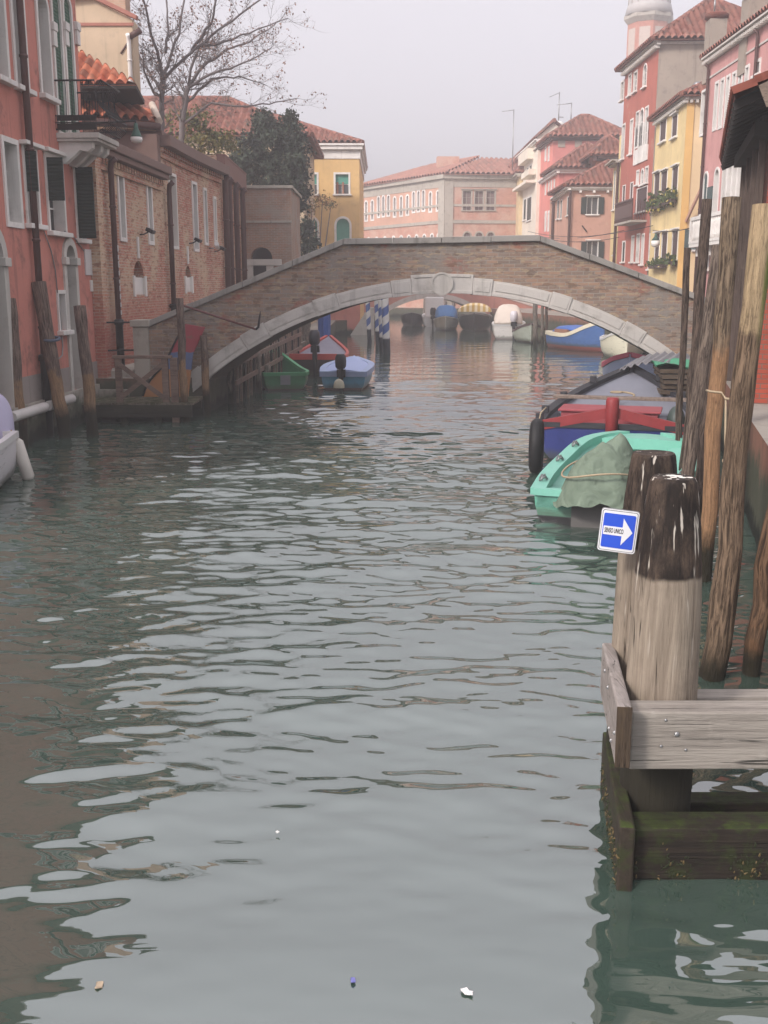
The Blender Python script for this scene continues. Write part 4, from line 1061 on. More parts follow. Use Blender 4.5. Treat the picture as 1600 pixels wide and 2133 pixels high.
for k in range(6): yy = -.85+.85*k/6; q.box(x0, x0+.04, yy, yy+.03, zb, zb+1.1); q.box(x1-.04, x1, yy, yy+.03, zb, zb+1.1)
q.box(x0-.02, x1+.02, -.92, -.82, zb+1.1, zb+1.18); q.box(x0, x1, -.9, -.84, zb+.2, zb+.9); q.build('railing', BROWN, bal)
# narrow yellow house
nc = atY(1290, 400, 69)
ny = Bld('narrow_yellow_house', 'sliver of a pale yellow house with green shutters beside the red house', 'house', nc.xy)
f9 = Fac(atY(1276, 400, 72).xy, nc.xy); zE = f9.hit(1290, 338)[1]
ny.win(f9, 1279, 1281.5, 360, 436, fw=.08, shut='closed', shm=DGREEN); ny.win(f9, 1280, 1282.5, 470, 530, fw=.08, shut='closed', shm=BROWNS)
ny.wall(f9, 0, zE, YELR); ny.body(f9, 3, 0, zE, YELR); cornice(ny, f9, zE+.1, out=.6, h=.2, mat=STONEA, x1=f9.L+.3)
m = MB(); m.box(0, f9.L, .3, 3, zE+.11, zE+1.9); ny.put(m, 'attic', YELR, f9)
downpipe(ny, f9, f9.L-.15, 1, zE, .09, BROWN, y=-.12)

# bell tower
tb = atY(1350, 60, 130)
tw = thing('bell_tower', 'octagonal red bell tower with a pale lead dome in the haze', 'tower', (tb.x, tb.y, 0))
r = 2.4; zt = atY(1350, 52, 130).z
m = MB(); m.lathe([(r,8),(r,zt)], 8, smooth=False); m.build('drum', m_brick('tower_brick', srgb(196,120,100), srgb(186,116,100), srgb(180,140,120), srgb(190,140,120), .4), tw)
m = MB(); m.lathe([(r*1.02,zt),(r*1.2,zt+.5),(r*1.2,zt+.9)], 8, smooth=False); m.build('cornice', STONEA, tw)
m = MB(); pr = [(r*1.17, zt+.9), (r*1.05,zt+2.0), (r*1.0,zt+2.1)]
pr += [(r*(1.0*math.cos(a*math.pi/2))**.8+.02, zt+2.1+3.9*math.sin(a*math.pi/2)) for a in [i/8 for i in range(1, 9)]]
m.lathe(pr, 16); dm = m.build('dome', m_plain('lead_sheet', srgb(168,163,160), .6, .15, 1.5), tw)
m = MB()
for k in range(16):
    a = 2*math.pi*k/16; m.tube([(x*math.cos(a)*1.004, x*math.sin(a)*1.004, z) for x, z in pr[2:]], .05, 4)
m.build('seam', STONEA, dm)
for k in range(8):
    a = 2*math.pi*(k+.5)/8; c = Vector((math.cos(a), math.sin(a), 0)); tt = Vector((-c.y, c.x, 0)); rr_ = r*math.cos(math.pi/8)
    m = MB(); P = [c*(rr_+.012)+tt*w_+Vector((0,0,z_)) for w_, z_ in ((-.62,zt-5.6),(.62,zt-5.6),(.62,zt-.6),(-.62,zt-.6))]; m.poly(*P); m.build('panel', m_plain('tower_panel', srgb(186,168,156), .8) if k == 0 else bpy.data.materials['tower_panel'], tw)
# ------------------------------------------------------------------ the humpbacked bridge
BY = 25.0; SK = .115; BD = 2.9
bP = lambda px, py: (lambda v: (v.x, v.z))(atY(px, py, BY))
cxB, zCr = bP(930, 611); RA = 9.14; zc = zCr-RA; TK = .35
br = Bld('stone_bridge', 'humpbacked brick canal bridge with a white stone arch and a round boss', 'bridge', (cxB, BY))
cop = [bP(*p) for p in ((300,673),(715,497),(1125,490),(1430,605),(1640,686))]
def copz(x):
    for (a, za), (b, zb) in zip(cop, cop[1:]):
        if x <= b: return za+(zb-za)*(x-a)/(b-a)
    return cop[-1][1]
def outer(x, t=TK):
    d = (RA+t)**2-(x-cxB)**2
    return zc+math.sqrt(d) if d > 0 else -9
aE = math.asin(6.75/RA)
xs = sorted(set([cop[0][0]+(9.6-cop[0][0])*i/90 for i in range(91)] + [c[0] for c in cop[1:-1]]))
m = MB(); lo = [max(-.4, outer(x)-.02) for x in xs]
m.band(xs, lo, [copz(x)-.14 for x in xs], BY, BY+.38)
br.put(m, 'spandrel_wall', BRICKB)
m = MB(); d2 = SK*(BD-.38)
m.band([x+d2 for x in xs], lo, [copz(x)-.14 for x in xs], BY+BD-.38, BY+BD); br.put(m, 'spandrel_wall', BRICKB)
m = MB(); lo2 = [max(-.4, outer(x, .02)) for x in xs]
hi2 = [max(l+.05, copz(x)-1.05) for x, l in zip(xs, lo2)]
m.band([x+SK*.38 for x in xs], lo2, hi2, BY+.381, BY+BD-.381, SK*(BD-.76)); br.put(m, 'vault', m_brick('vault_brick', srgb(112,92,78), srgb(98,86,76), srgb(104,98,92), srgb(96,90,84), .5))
def arc(a0, a1, r0, r1, n=10):
    P = [(cxB+r0*math.sin(a0+(a1-a0)*k/n), zc+r0*math.cos(a0+(a1-a0)*k/n)) for k in range(n+1)]
    P += [(cxB+r1*math.sin(a1+(a0-a1)*k/n), zc+r1*math.cos(a1+(a0-a1)*k/n)) for k in range(n+1)]
    return P
def ring_piece(m, a0, a1, r0, r1, y0, y1, n=10, dx=0.0):
    """curved bar of the arch, quads only"""
    A = []
    for k in range(n+1):
        a = a0+(a1-a0)*k/n; s_, c_ = math.sin(a), math.cos(a)
        A.append([(cxB+r0*s_, y0, zc+r0*c_), (cxB+r1*s_, y0, zc+r1*c_), (cxB+r1*s_+dx, y1, zc+r1*c_), (cxB+r0*s_+dx, y1, zc+r0*c_)])
    bs = [m.add(q) for q in A]
    for k in range(n):
        for j in range(4): m.face((bs[k]+j, bs[k]+(j+1) % 4, bs[k+1]+(j+1) % 4, bs[k+1]+j))
    m.face([bs[0]+j for j in (3,2,1,0)]); m.face([bs[-1]+j for j in (0,1,2,3)])
ang = lambda px: math.asin((px-930)/87.6/(RA+.18))
blocks = [(385,420),(508,556),(657,704),(816,857),(984,1024),(1146,1186),(1299,1340),(1436,1478)]
m = MB(); edges = []
for a, b in blocks:
    ring_piece(m, ang(a), ang(b), RA-.012, RA+TK+.03, BY-.085, BY+.45, 5)
    ring_piece(m, ang(a)+.006, ang(b)-.006, RA+.07, RA+TK-.03, BY-.098, BY-.086, 5)
for (a, b), (c, d) in zip(blocks, blocks[1:]):
    if b == 857: continue
    ring_piece(m, ang(b)+.0006, ang(c)-.0006, RA, RA+TK, BY-.06, BY+.45, 12)
    ring_piece(m, ang(b)+.0006, ang(c)-.0006, RA, RA+.075, BY-.09, BY-.061, 12)
    ring_piece(m, ang(b)+.008, ang(c)-.008, RA+.12, RA+TK-.04, BY-.078, BY-.061, 12)
ring_piece(m, ang(1478)+.0006, aE, RA, RA+TK, BY-.06, BY+.45, 6); ring_piece(m, -aE, ang(385)-.0006, RA, RA+TK, BY-.06, BY+.45, 6)
# crown block
ring_piece(m, ang(857)+.0006, ang(984)-.0006, RA, RA+TK+.1, BY-.08, BY+.45, 10)
ring_piece(m, ang(857)+.0006, ang(984)-.0006, RA, RA+.075, BY-.11, BY-.081, 10)
ring_piece(m, ang(857)+.008, ang(984)-.008, RA+TK+.03, RA+TK+.1, BY-.1, BY-.081, 10)
br.put(m, 'arch_ring', m_plaster('arch_stone', srgb(196,190,183), srgb(128,122,116), .65), bevel=.008)
m = MB(); x_, z_ = bP(920, 591); N_ = 28
for r0, r1, y_ in ((0, .235, BY-.14), (.235, .285, BY-.165)):
    pass
m.prism([(x_+.262*math.cos(2*math.pi*k/N_), z_+.262*math.sin(2*math.pi*k/N_)) for k in range(N_)], BY-.118, BY-.07)
for k in range(N_):
    a0 = 2*math.pi*k/N_; a1 = 2*math.pi*(k+1)/N_
    m.prism([(x_+r*math.cos(a), z_+r*math.sin(a)) for r, a in ((.222,a0),(.266,a0),(.266,a1),(.222,a1))], BY-.135, BY-.119)
br.put(m, 'boss', STONE)
# coping: long slabs with joints
m = MB(); m2 = MB()
for (xa, za), (xb, zb) in zip(cop[:-1], cop[1:]):
    L_ = xb-xa; n = max(1, int(round(L_/1.25)))
    for k in range(n):
        u0, u1 = k/n, (k+1)/n; g = .006/L_
        u0 += g; u1 -= g; j = rnd.uniform(-.008, .008)
        zz = lambda u: za+(zb-za)*u+j
        m.band([xa+L_*u0, xa+L_*u1], [zz(u0)-.138, zz(u1)-.138], [zz(u0), zz(u1)], BY-.09, BY+.45)
        m2.band([xa+L_*u0+d2, xa+L_*u1+d2], [zz(u0)-.138, zz(u1)-.138], [zz(u0), zz(u1)], BY+BD-.45, BY+BD+.09)
COPE = m_plaster('coping_stone', srgb(150,145,139), srgb(100,97,90), .8); br.put(m, 'coping', COPE, bevel=.012); br.put(m2, 'coping', COPE, bevel=.012)
m = MB(); x0, z1 = bP(275, 668); x1, _ = bP(311, 668); m.box(x0+.03, x1-.02, BY-.12, BY+.5, .45, z1-.14); m.box(x0-.02, x1+.03, BY-.17, BY+.55, z1-.139, z1+.02)
br.put(m, 'pillar', STONEA, bevel=.015)
m = MB()
for k in range(3): m.box(-6.75, x0-.05, BY-.55+k*.32, BY+3, .45+k*.2, .649+k*.2)
br.put(m, 'step', STONEA, bevel=.015)
# steel tie across the river wall: dark railing bars from the pipe to the pillar
m = MB()
for z_ in (z1-.02-.02, z1-.7): m.tube([(x0, BY+.1, z_), (-6.8, BY-.1, z_)], .022, 6)
br.put(m, 'railing', BLACKM)

# ------------------------------------------------------------------ far bridge
fY = 92.0
p0 = atY(901, 621, fY); Rf = 6.9; zf = p0.z-Rf; cf = p0.x; half = 5.3
fb = Bld('far_bridge', 'small far bridge with a grey stone arch under the near one', 'bridge', (cf, fY))
fx = [cf-9+18*i/60 for i in range(61)]
def fo(x, t): 
    d = (Rf+t)**2-(x-cf)**2; return zf+math.sqrt(d) if d > 0 else -9
def fcop(x): return p0.z+1.55-.30*max(0, abs(x-cf)-1.2)
m = MB(); m.band(fx, [max(-.4, fo(x, .3)) for x in fx], [max(max(-.35, fo(x,.3))+.05, fcop(x)) for x in fx], fY, fY+2.5, -.3); fb.put(m, 'spandrel_wall', m_plaster('far_bridge_plaster', srgb(186,122,104), srgb(160,112,98), .5))
m = MB(); old = (cxB, zc, RA); cxB, zc = cf, zf
ring_piece(m, -math.asin(half/Rf), math.asin(half/Rf), Rf, Rf+.42, fY-.1, fY+2.6, 30, -.3); cxB, zc = old[0], old[1]
fb.put(m, 'arch_ring', STONE)
m = MB(); m.band(fx, [fcop(x)+.001 for x in fx], [fcop(x)+.2 for x in fx], fY-.08, fY+.4); fb.put(m, 'coping', STONE)

# ------------------------------------------------------------------ land and quays
GRND = m_plaster('paving', srgb(150,142,132), srgb(110,104,96), .5)
QW = m_plaster('quay_wall_render', srgb(136,92,74), srgb(84,72,60), .7, algae=.85)
def slab(name, pts, z1, mat, z0=-1.2, top=None):
    m = MB(); n = len(pts); a = m.add([(p[0],p[1],z0) for p in pts]); b = m.add([(p[0],p[1],z1) for p in pts])
    for i in range(n): j = (i+1) % n; m.face((a+i, a+j, b+j, b+i))
    m.mi = 1; m.face([b+i for i in range(n)])
    return tag(m.build(name, [mat, top or GRND]), kind='structure')
slab('quay', [(-40,24.6),(-4.75,24.6),(-4.3,25.6),(-4.15,28),(-3.75,34),(-3.2,41),(-2.9,49),(-3.2,69.5),(-1.0,71),(-.6,92),(-1,123),(-40,130)], .9, QW)
slab('quay', [(3.15,6.7),(4.09,10.6),(8.0,25.4),(9.5,30),(12.4,45),(12.2,60),(9.6,80),(9.3,93),(10.5,108),(60,108),(60,6.7)], 1.25, QW)
slab('quay', [(-40,-6),(-7.9,-6),(-7.42,12.2),(-40,12.2)], .7, QW)
slab('pavement', [(-20,125),(9,109.4),(60,109.5),(60,150),(-20,150)], .9, QW)
m = MB(); m.box(-64, 64, -12, 158, -3.4, -3.0); tag(m.build('ground', m_plain('canal_mud', srgb(70,72,62), .9)), kind='structure')

# ------------------------------------------------------------------ water
def make_water():
    rs = np.random.RandomState(11)
    ys = [-11.0, -6, -3, -1, 0.5, 1.4]; y = 2.0
    while y < 34: ys.append(y); y += max(.014, .0025*y)
    while y < 150: ys.append(y); y += max(.14, .008*y)
    ys = np.array(ys); xs = np.concatenate([np.linspace(-16,-9,10)[:-1], np.linspace(-9, 10.5, 740), np.linspace(10.5, 30, 40)[1:]])
    X, Y = np.meshgrid(xs, ys); Z = np.zeros_like(X)
    dy = np.gradient(ys)[:,None]; dx = .05
    env = np.zeros_like(X)
    for i in range(7):
        a = rs.uniform(0, 6.28); k = 2*np.pi/rs.uniform(2.5, 9); env += np.sin(k*(X*np.cos(a)*.6+Y*np.sin(a))+rs.uniform(0, 6.28))
    env = 1.0+.22*env/np.sqrt(3.5)
    near = .6+.4*np.clip((Y-4.0)/5.0, 0, 1)
    far = 1.0-.3*np.clip((Y-22)/30, 0, 1)
    for i in range(100):
        lam = np.exp(rs.uniform(np.log(.14), np.log(.5))) if i % 10 < 6 else np.exp(rs.uniform(np.log(.5), np.log(1.9))); th = rs.normal(0, .36)+(np.pi if rs.rand() < .3 else 0)
        k = 2*np.pi/lam; kx, ky = k*np.sin(th), k*np.cos(th)
        slope = .0215*(1.0 if lam < .7 else .62)
        fade = np.clip((lam/(3.2*dy)-.6), 0, 1)
        wob = .5*np.sin(X*.9+Y*.5+i)+.5*np.sin(X*.37-Y*.8+2*i)
        s_ = np.sin(kx*X+ky*Y+rs.uniform(0, 6.28)+wob*.9)
        nf = near if lam > .5 else near**1.5
        Z += slope/k*fade*s_*env*nf*far
    V = np.stack([X, Y, Z], -1).reshape(-1, 3); nr, nc = X.shape
    idx = np.arange(nr*nc).reshape(nr, nc)
    Q = np.stack([idx[:-1,:-1], idx[:-1,1:], idx[1:,1:], idx[1:,:-1]], -1).reshape(-1, 4)
    me = bpy.data.meshes.new('water'); me.vertices.add(len(V)); me.vertices.foreach_set('co', V.ravel())
    me.loops.add(Q.size); me.loops.foreach_set('vertex_index', Q.ravel().astype(np.int32))
    me.polygons.add(len(Q)); me.polygons.foreach_set('loop_start', np.arange(0, Q.size, 4).astype(np.int32)); me.polygons.foreach_set('loop_total', np.full(len(Q), 4, np.int32))
    me.polygons.foreach_set('use_smooth', np.ones(len(Q), bool)); me.update(calc_edges=True); me.validate()
    t = NT('canal_water'); p = t.coord('POS')
    n1 = t.noise(t.scale(p, (.8,2.4,1)), 1.0, 3, .5); n2 = t.noise(t.scale(p, (2.2,6.5,1)), 1.0, 2, .5)
    h = t.math('ADD', n1, t.math('MULTIPLY', n2, .3))
    c = t.mix(t.step(t.noise(p, .25, 4), .3, .7), srgb(52,70,61), srgb(59,78,69))
    t.fin(c, .012, t.bump(h, .17, .06), .5); t.b.inputs['IOR'].default_value = 3.05
    me.materials.append(t.m); o = bpy.data.objects.new('water', me); C.objects.link(o); tag(o, kind='structure')
make_water()

# ------------------------------------------------------------------ boats
def interp(st, t, k):
    for a, b in zip(st, st[1:]):
        if t <= b[0]+1e-9:
            u = (t-a[0])/(b[0]-a[0]); u = u*u*(3-2*u) if k == 9 else u
            return a[k]+(b[k]-a[k])*u
    return st[-1][k]
def smooth_st(st, n=25):
    """Catmull-Rom through the stations"""
    out = []
    for i in range(n):
        t = i/(n-1); j = max(0, min(len(st)-2, next((q for q in range(len(st)-1) if t <= st[q+1][0]+1e-9), len(st)-2)))
        p0, p1, p2, p3 = st[max(j-1,0)], st[j], st[j+1], st[min(j+2, len(st)-1)]
        u = (t-p1[0])/(p2[0]-p1[0]); row = [t]
        for k in (1,2,3):
            m1 = (p2[k]-p0[k])/max(1e-6, p2[0]-p0[0])*(p2[0]-p1[0]); m2 = (p3[k]-p1[k])/max(1e-6, p3[0]-p1[0])*(p2[0]-p1[0])
            v = (2*u**3-3*u**2+1)*p1[k]+(u**3-2*u**2+u)*m1+(-2*u**3+3*u**2)*p2[k]+(u**3-u**2)*m2
            row.append(v)
        row[1] = max(row[1], 0.015); out.append(row)
    return out
SEC = [(1.0,0.0),(.975,.3),(.92,.55),(.8,.76),(.56,.92),(0.0,1.0)]
class Boat:
    """hull from stations (t, half beam, sheer height, keel height); x towards the bow, stern at x=0"""
    def __init__(s, name, label, x, y, head, L, st, mats, group=None, gun=.06, rim=.05, floor=.12, cat='boat', inner=None, n=25, rimmat=None, pull=1.0):
        s.root = thing(name, label, cat, (x, y, 0), R(90-head), group); s.L = L; s.S = smooth_st(st, n)
        s.loc = Vector((x, y, 0))
        m = MB(); hull_m = mats if isinstance(mats, list) else [mats]
        rows = []
        for t, b, zs, zk in s.S:
            row = [(t*L, b*q, zs+(zk-zs)*w) for q, w in SEC]; row += [(t*L, -b*q, zs+(zk-zs)*w) for q, w in SEC[-2::-1]]
            rows.append(row)
        m.grid(rows, smooth=True)
        m.poly(*rows[0][::-1]); m.poly(*rows[-1])
        o = m.build('hull', hull_m, s.root); s.hull = o
        m = MB(); rows = []
        for t, b, zs, zk in s.S:
            b2 = max(.004, b-rim*1.3); fl = max(zk+.05, floor) if zs-floor > .08 else zs-.08
            tt = min(max(t, .012), .988)
            rows.append([(tt*L, b2, zs-.01), (tt*L, b2*.95, fl+(zs-fl)*.4), (tt*L, b2*.82, fl), (tt*L, 0, fl), (tt*L, -b2*.82, fl), (tt*L, -b2*.95, fl+(zs-fl)*.4), (tt*L, -b2, zs-.01)])
        m.grid(rows, smooth=True, flip=True); m.poly(*rows[0]); m.poly(*rows[-1][::-1])
        m.build('inside', inner or hull_m[0], s.root)
        if gun:
            m = MB()
            for sd in (1, -1):
                rows = []
                for t, b, zs, zk in s.S:
                    bi = max(.002, b-rim*1.5); bo = b+rim*.5
                    rows.append([(t*L, sd*bo, zs-gun*.6), (t*L, sd*bo, zs+gun*.4), (t*L, sd*bi, zs+gun*.4), (t*L, sd*bi, zs-gun*.6), (t*L, sd*bo, zs-gun*.6)])
                m.grid(rows, smooth=False, flip=(sd < 0)); m.poly(*rows[0][:4]); m.poly(*rows[-1][:4][::-1])
            b0 = s.S[0]; m.box(-.03, .06, -b0[1], b0[1], b0[2]-gun*.6, b0[2]+gun*.4)
            m.build('gunwale', rimmat or hull_m[-1], s.root)
    def at(s, t):
        for a, b in zip(s.S, s.S[1:]):
            if t <= b[0]+1e-9:
                u = (t-a[0])/(b[0]-a[0]); return [a[k]+(b[k]-a[k])*u for k in range(4)]
        return s.S[-1]
    def deck(s, t0, t1, dz, mat, name='deck', camber=.05, n=12):
        m = MB(); rows = []
        for i in range(n+1):
            t = t0+(t1-t0)*i/n; _, b, zs, _ = s.at(t); b = max(.004, b-.04)
            rows.append([(t*s.L, b*k/4, zs+dz+camber*(1-(k/4)**2)) for k in range(4,-5,-1)])
        m.grid(rows, smooth=True, flip=True)
        m.poly(*[(p[0], p[1], p[2]) for p in rows[0]], *[(p[0], p[1], p[2]-.18) for p in rows[0][::-1]])
        return m.build(name, mat, s.root)
    def thwart(s, t, w, mat, dz=-.08, name='thwart', over=0):
        _, b, zs, _ = s.at(t); m = MB(); m.box(t*s.L-w/2, t*s.L+w/2, -b-over+.05, b+over-.05, zs+dz-.035, zs+dz)
        return m.build(name, mat, s.root, bevel=.008)
    def motor(s, mat, z=.0, y=0.0, x=-.12, k=1.0, tilt=0.0, legm=None):
        """outboard: cowl, midsection, leg, propeller"""
        zs = s.S[0][2]+z
        m = MB(); rows = []
        for z_, a, b in ((0,.11,.16),(.06,.15,.2),(.2,.16,.23),(.34,.15,.21),(.41,.1,.14)):
            rows.append([(x+k*(b*math.cos(q)-.06+tilt*z_), y+k*a*math.sin(q), zs+.08+k*z_) for q in [2*math.pi*i/14 for i in range(15)]])
        m.grid(rows, smooth=True); m.poly(*rows[0][:-1][::-1]); m.poly(*rows[-1][:-1])
        o = m.build('motor', mat, s.root)
        m = MB(); m.box(x-.1*k, x+.06*k, y-.06*k, y+.06*k, zs-.35*k, zs+.08); m.box(x-.14*k, x+.06*k, y-.035*k, y+.035*k, -.3, zs-.35*k); m.box(x+.0, x+.16, y-.12*k, y+.12*k, zs-.18, zs+.05)
        m.build('leg', legm or BLACKM, o)
        return o
def blob(m, c, r, sq, seed, n=22, k=14, amp=.1, flat=None):
    """draped cover: a lumpy closed dome with folds"""
    q = random.Random(seed); ph = [q.uniform(0,6.28) for _ in range(6)]
    rows = []
    for i in range(k+1):
        t = math.pi*.5*i/k; rr = math.sin(t)**.75 if t > 0 else 0
        row = []
        for j in range(n+1):
            a = 2*math.pi*j/n
            f = 1+amp*(math.sin(3*a+ph[0])*.6+math.sin(5*a+ph[1]+t*2)*.5*(t/1.57)+math.sin(9*a+ph[2])*.35*(t/1.57)**2+.3*math.sin(4*t+2*a+ph[3]))
            row.append((c[0]+r*sq[0]*rr*math.cos(a)*f, c[1]+r*sq[1]*rr*math.sin(a)*f, c[2]+r*sq[2]*math.cos(t)**.8*(1+amp*.5*math.sin(2*a+ph[4]))))
        rows.append(row)
    m.grid(rows, smooth=True, flip=True)
    m.poly(*[p for p in rows[-1][:-1]][::-1])

def canvas(m, st):
    """canvas cover over hoops: stations (x, half width, foot height, crown height)"""
    rows = []
    for i, (x, w, z0, z1) in enumerate(st):
        rows.append([(x+.03*math.sin(j*2.1+i), w*math.copysign(abs(math.cos(t))**.6, math.cos(t)), z0+(z1-z0)*abs(math.sin(t))**.7+.015*math.sin(j*3+i*2)) for j, t in enumerate([math.pi*q/16 for q in range(17)])])
    m.grid(rows, smooth=True); m.poly(*rows[0][::-1]); m.poly(*rows[-1])
def stripe_hull(name, col, bottom, zl=.08, dirt=.15):
    t = NT(name); pos = t.coord('POS'); z = t.n('SeparateXYZ'); t.l(pos, z.inputs[0]); n = t.noise(pos, 5, 5, .65)
    c = t.mix(n, mul(col, 1-dirt), mul(col, 1+dirt)); c = t.mix(t.math('MULTIPLY', t.step(t.noise(pos, 2.4, 6, .7), .58, .75), .35), c, mul(col, .5))
    sc_ = t.noise(t.scale(pos, (1,1,7)), 2.2, 6, .7); c = t.mix(t.math('MULTIPLY', t.step(sc_, .56, .66), .5), c, mul(col, .42))
    dl = t.math('ADD', z.outputs[2], t.math('MULTIPLY', t.math('SUBTRACT', n, .5), .22)); c = t.mix(t.math('MULTIPLY', t.step(dl, zl+.2, zl+.02), .65), c, srgb(70,74,56))
    c = t.mix(t.step(z.outputs[2], zl+.012, zl-.012), c, bottom)
    return t.fin(c, .38, None, .4)

TEAL = srgb(110,184,164)
M_TEAL = stripe_hull('teal_hull_paint', srgb(84,162,138), srgb(30,30,32), .1); M_TEALL = m_plain('teal_gelcoat', TEAL, .45, .16, 3, bump=.05, spec=.35)
tb_ = Boat('motor_boat', 'mint green open motor boat with a tarpaulin covered outboard, moored at the piles', 2.74, 12.9, 21, 4.5,
    [(0,.84,.42,-.22),(.25,.95,.44,-.25),(.55,.98,.48,-.25),(.8,.92,.56,-.22),(.93,.72,.6,-.12),(1.0,.4,.62,0)], [M_TEAL, M_TEALL], gun=.09, rim=.1, floor=.05, inner=M_TEALL)
m = MB()      # bow liner step and side benches
rows = []
tb_.deck(.0, .09, -.03, M_TEALL, 'stern_deck', 0.0)
tb_.deck(.9, .995, -.02, M_TEALL, 'foredeck', .03)
for sd in (1, -1):
    rows = []
    for i in range(15):
        t = .1+.8*i/14; _, b, zs, _ = tb_.at(t); rows.append([(t*4.5, sd*(b-.11), zs-.1), (t*4.5, sd*(b-.36), zs-.12), (t*4.5, sd*(b-.38), .06)])
    q = MB(); q.grid(rows, flip=(sd > 0)); q.build('side_bench', M_TEALL, tb_.root)
m = MB(); m.box(-.03, .02, -.42, .34, -.1, .43); m.build('transom_board', m_plain('worn_grey_board', srgb(98,96,94), .7), tb_.root)
mo = tb_.motor(m_plain('black_cowl', srgb(36,36,40), .4), -.05, 0, .1, .7)
t = NT('green_grey_tarpaulin'); v = t.coord('OBJ'); n1 = t.noise(v, 1.9, 2, .5, .8); n2 = t.noise(v, 4.5, 2, .5, .8); rg_ = t.math('ABSOLUTE', t.math('SUBTRACT', n1, .5)); r2_ = t.math('ABSOLUTE', t.math('SUBTRACT', n2, .5))
TARP = t.fin(t.mix(n2, srgb(84,100,86), srgb(122,138,118)), .8, t.bump(t.math('ADD', t.step(rg_, 0, .2), t.math('MULTIPLY', t.step(r2_, 0, .2), .25)), .45, .06), .2)
m = MB(); rows = []
sup = [(-.05,-.02,1.12,.9),(.2,-.2,1.2,.8),(.02,-.36,1.0,.95),(.5,.1,.9,.8),(-.25,.3,.84,1.1),(.75,-.25,.74,.8),(.3,.42,.78,1.0)]
for i in range(45):
    row = []
    for j in range(41):
        a = 2*math.pi*j/40; k = (i/44)**.8; rx = (.72+.07*math.sin(3*a+1)+.03*math.sin(7*a)); ry = .56+.05*math.sin(4*a)
        x = .26+rx*k*math.cos(a); y = .02+ry*k*math.sin(a)
        hs_ = sorted([z-s_*math.hypot(x-sx, y-sy)-.35*(x-sx)**2 for sx, sy, z, s_ in sup])[::-1]
        h = hs_[0]+.04*math.exp(-(hs_[0]-hs_[1])*14)
        h -= .75*max(0, k-.55)**1.3*1.6; h += .022*math.sin(9*a+6*k+math.sin(3*a)*2)*k+.012*math.sin(21*a+9*k)*k*k
        row.append((x, y, max(h, .30+.05*math.sin(5*a))))
    rows.append(row)
m.grid(rows, smooth=True, flip=True)
tarp = tag(m.build('tarpaulin', TARP), 'grey green tarpaulin roped over the outboard of the mint boat', 'tarpaulin'); tarp.location = tb_.root.location; tarp.rotation_euler = tb_.root.rotation_euler
m = MB(); m.tube([(.26+.66*math.cos(a), .02+.5*math.sin(a), .7+.06*math.sin(2*a+.8)) for a in [2*math.pi*i/40 for i in range(40)]], .013, 6, closed=True); m.build('rope', ROPE, tarp)
m = MB()
for t, sd in ((.12,1),(.45,1),(.7,1),(.3,-1),(.75,-1)):
    _, b, zs, _ = tb_.at(t); x = t*4.5; m = MB(); m.tube([(x-.1, sd*(b-.06), zs+.05),(x-.08, sd*(b-.06), zs+.1),(x+.08, sd*(b-.06), zs+.1),(x+.1, sd*(b-.06), zs+.05)], .014, 6)
    m.tube([(x+.09*math.cos(a)*(1+.2*math.sin(3*a)), sd*(b-.06)+.05*math.sin(a), zs+.07+.03*math.sin(2*a)) for a in [i*.8 for i in range(16)]], .011, 5); m.build('cleat', STEEL, tb_.root)

# work boat with the red stern
M_NAVY = stripe_hull('navy_hull_paint', srgb(40,52,120), srgb(28,28,34), .05); M_TAR = m_plain('black_tarred_rail', srgb(50,50,56), .5, .3); M_GREYB = m_plain('grey_deck_paint', srgb(124,126,138), .55, .14, 3)
M_REDP = m_plain('red_boat_paint', srgb(146,42,46), .5, .3, 6); M_PINKR = m_plain('faded_red_paint', srgb(160,66,74), .6, .25, 4)
wb = Boat('work_boat', 'broad wooden work boat with red and blue stern and grey foredeck', 3.95, 17.8, 16.5, 5.4,
    [(0,1.28,.66,-.2),(.12,1.38,.62,-.25),(.35,1.4,.66,-.25),(.6,1.16,.82,-.25),(.82,.66,1.06,-.2),(1.0,.04,1.3,0)], [M_NAVY, M_TAR], gun=.09, rim=.09, floor=.2, inner=M_GREYB)
wb.deck(.42, .985, -.1, M_GREYB, 'foredeck', .02)
m = MB()   # raised red stern boards meeting at the post
for sd in (1, -1):
    P = [(-.05, sd*.06, .8), (-.05, sd*.06, .98), (-.02, sd*1.3, .7), (-.02, sd*1.3, .53)]
    Q = [(p[0]+.09, p[1], p[2]) for p in P]; b = m.add(P+Q); 
    F_ = [(0,1,2,3),(7,6,5,4),(0,4,5,1),(1,5,6,2),(2,6,7,3),(3,7,4,0)]
    for f in F_: m.face([b+i for i in (f if sd > 0 else f[::-1])])
m.build('stern_board', M_REDP, wb.root)
m = MB(); m.tube([(-.07,0,.2),(-.07,0,1.1),(-.07,0,1.16)], [.1,.115,.095], 14); m.build('stern_post', M_REDP, wb.root)
m = MB(); m.box(.55, 1.35, -.75, .95, .3, .83); m.build('locker', M_PINKR, wb.root, bevel=.02)
m = MB(); m.box(.5, 1.4, -.8, 1.0, .831, .87); m.build('locker_lid', M_PINKR, wb.root, bevel=.01)
m = MB(); m.box(1.75, 2.0, -1.3, 1.25, .93, .985); m.build('thwart', PLANK, wb.root, bevel=.008)
m = MB(); m.ball((.9,-1.05,.62), .22, 10, 8, (1,.8,1.5)); m.build('jerrycan', m_plain('dark_green_plastic', srgb(62,74,70), .45), wb.root)
m = MB()
for t, sd in ((.1,1),(.3,1),(.55,1),(.78,1),(.2,-1),(.6,-1),(.82,-1)):
    _, b, zs, _ = wb.at(t); m.box(t*5.4-.1, t*5.4+.1, sd*(b-.1), sd*(b+.02), zs+.03, zs+.16)
m.build('tholepin_block', M_TAR, wb.root)
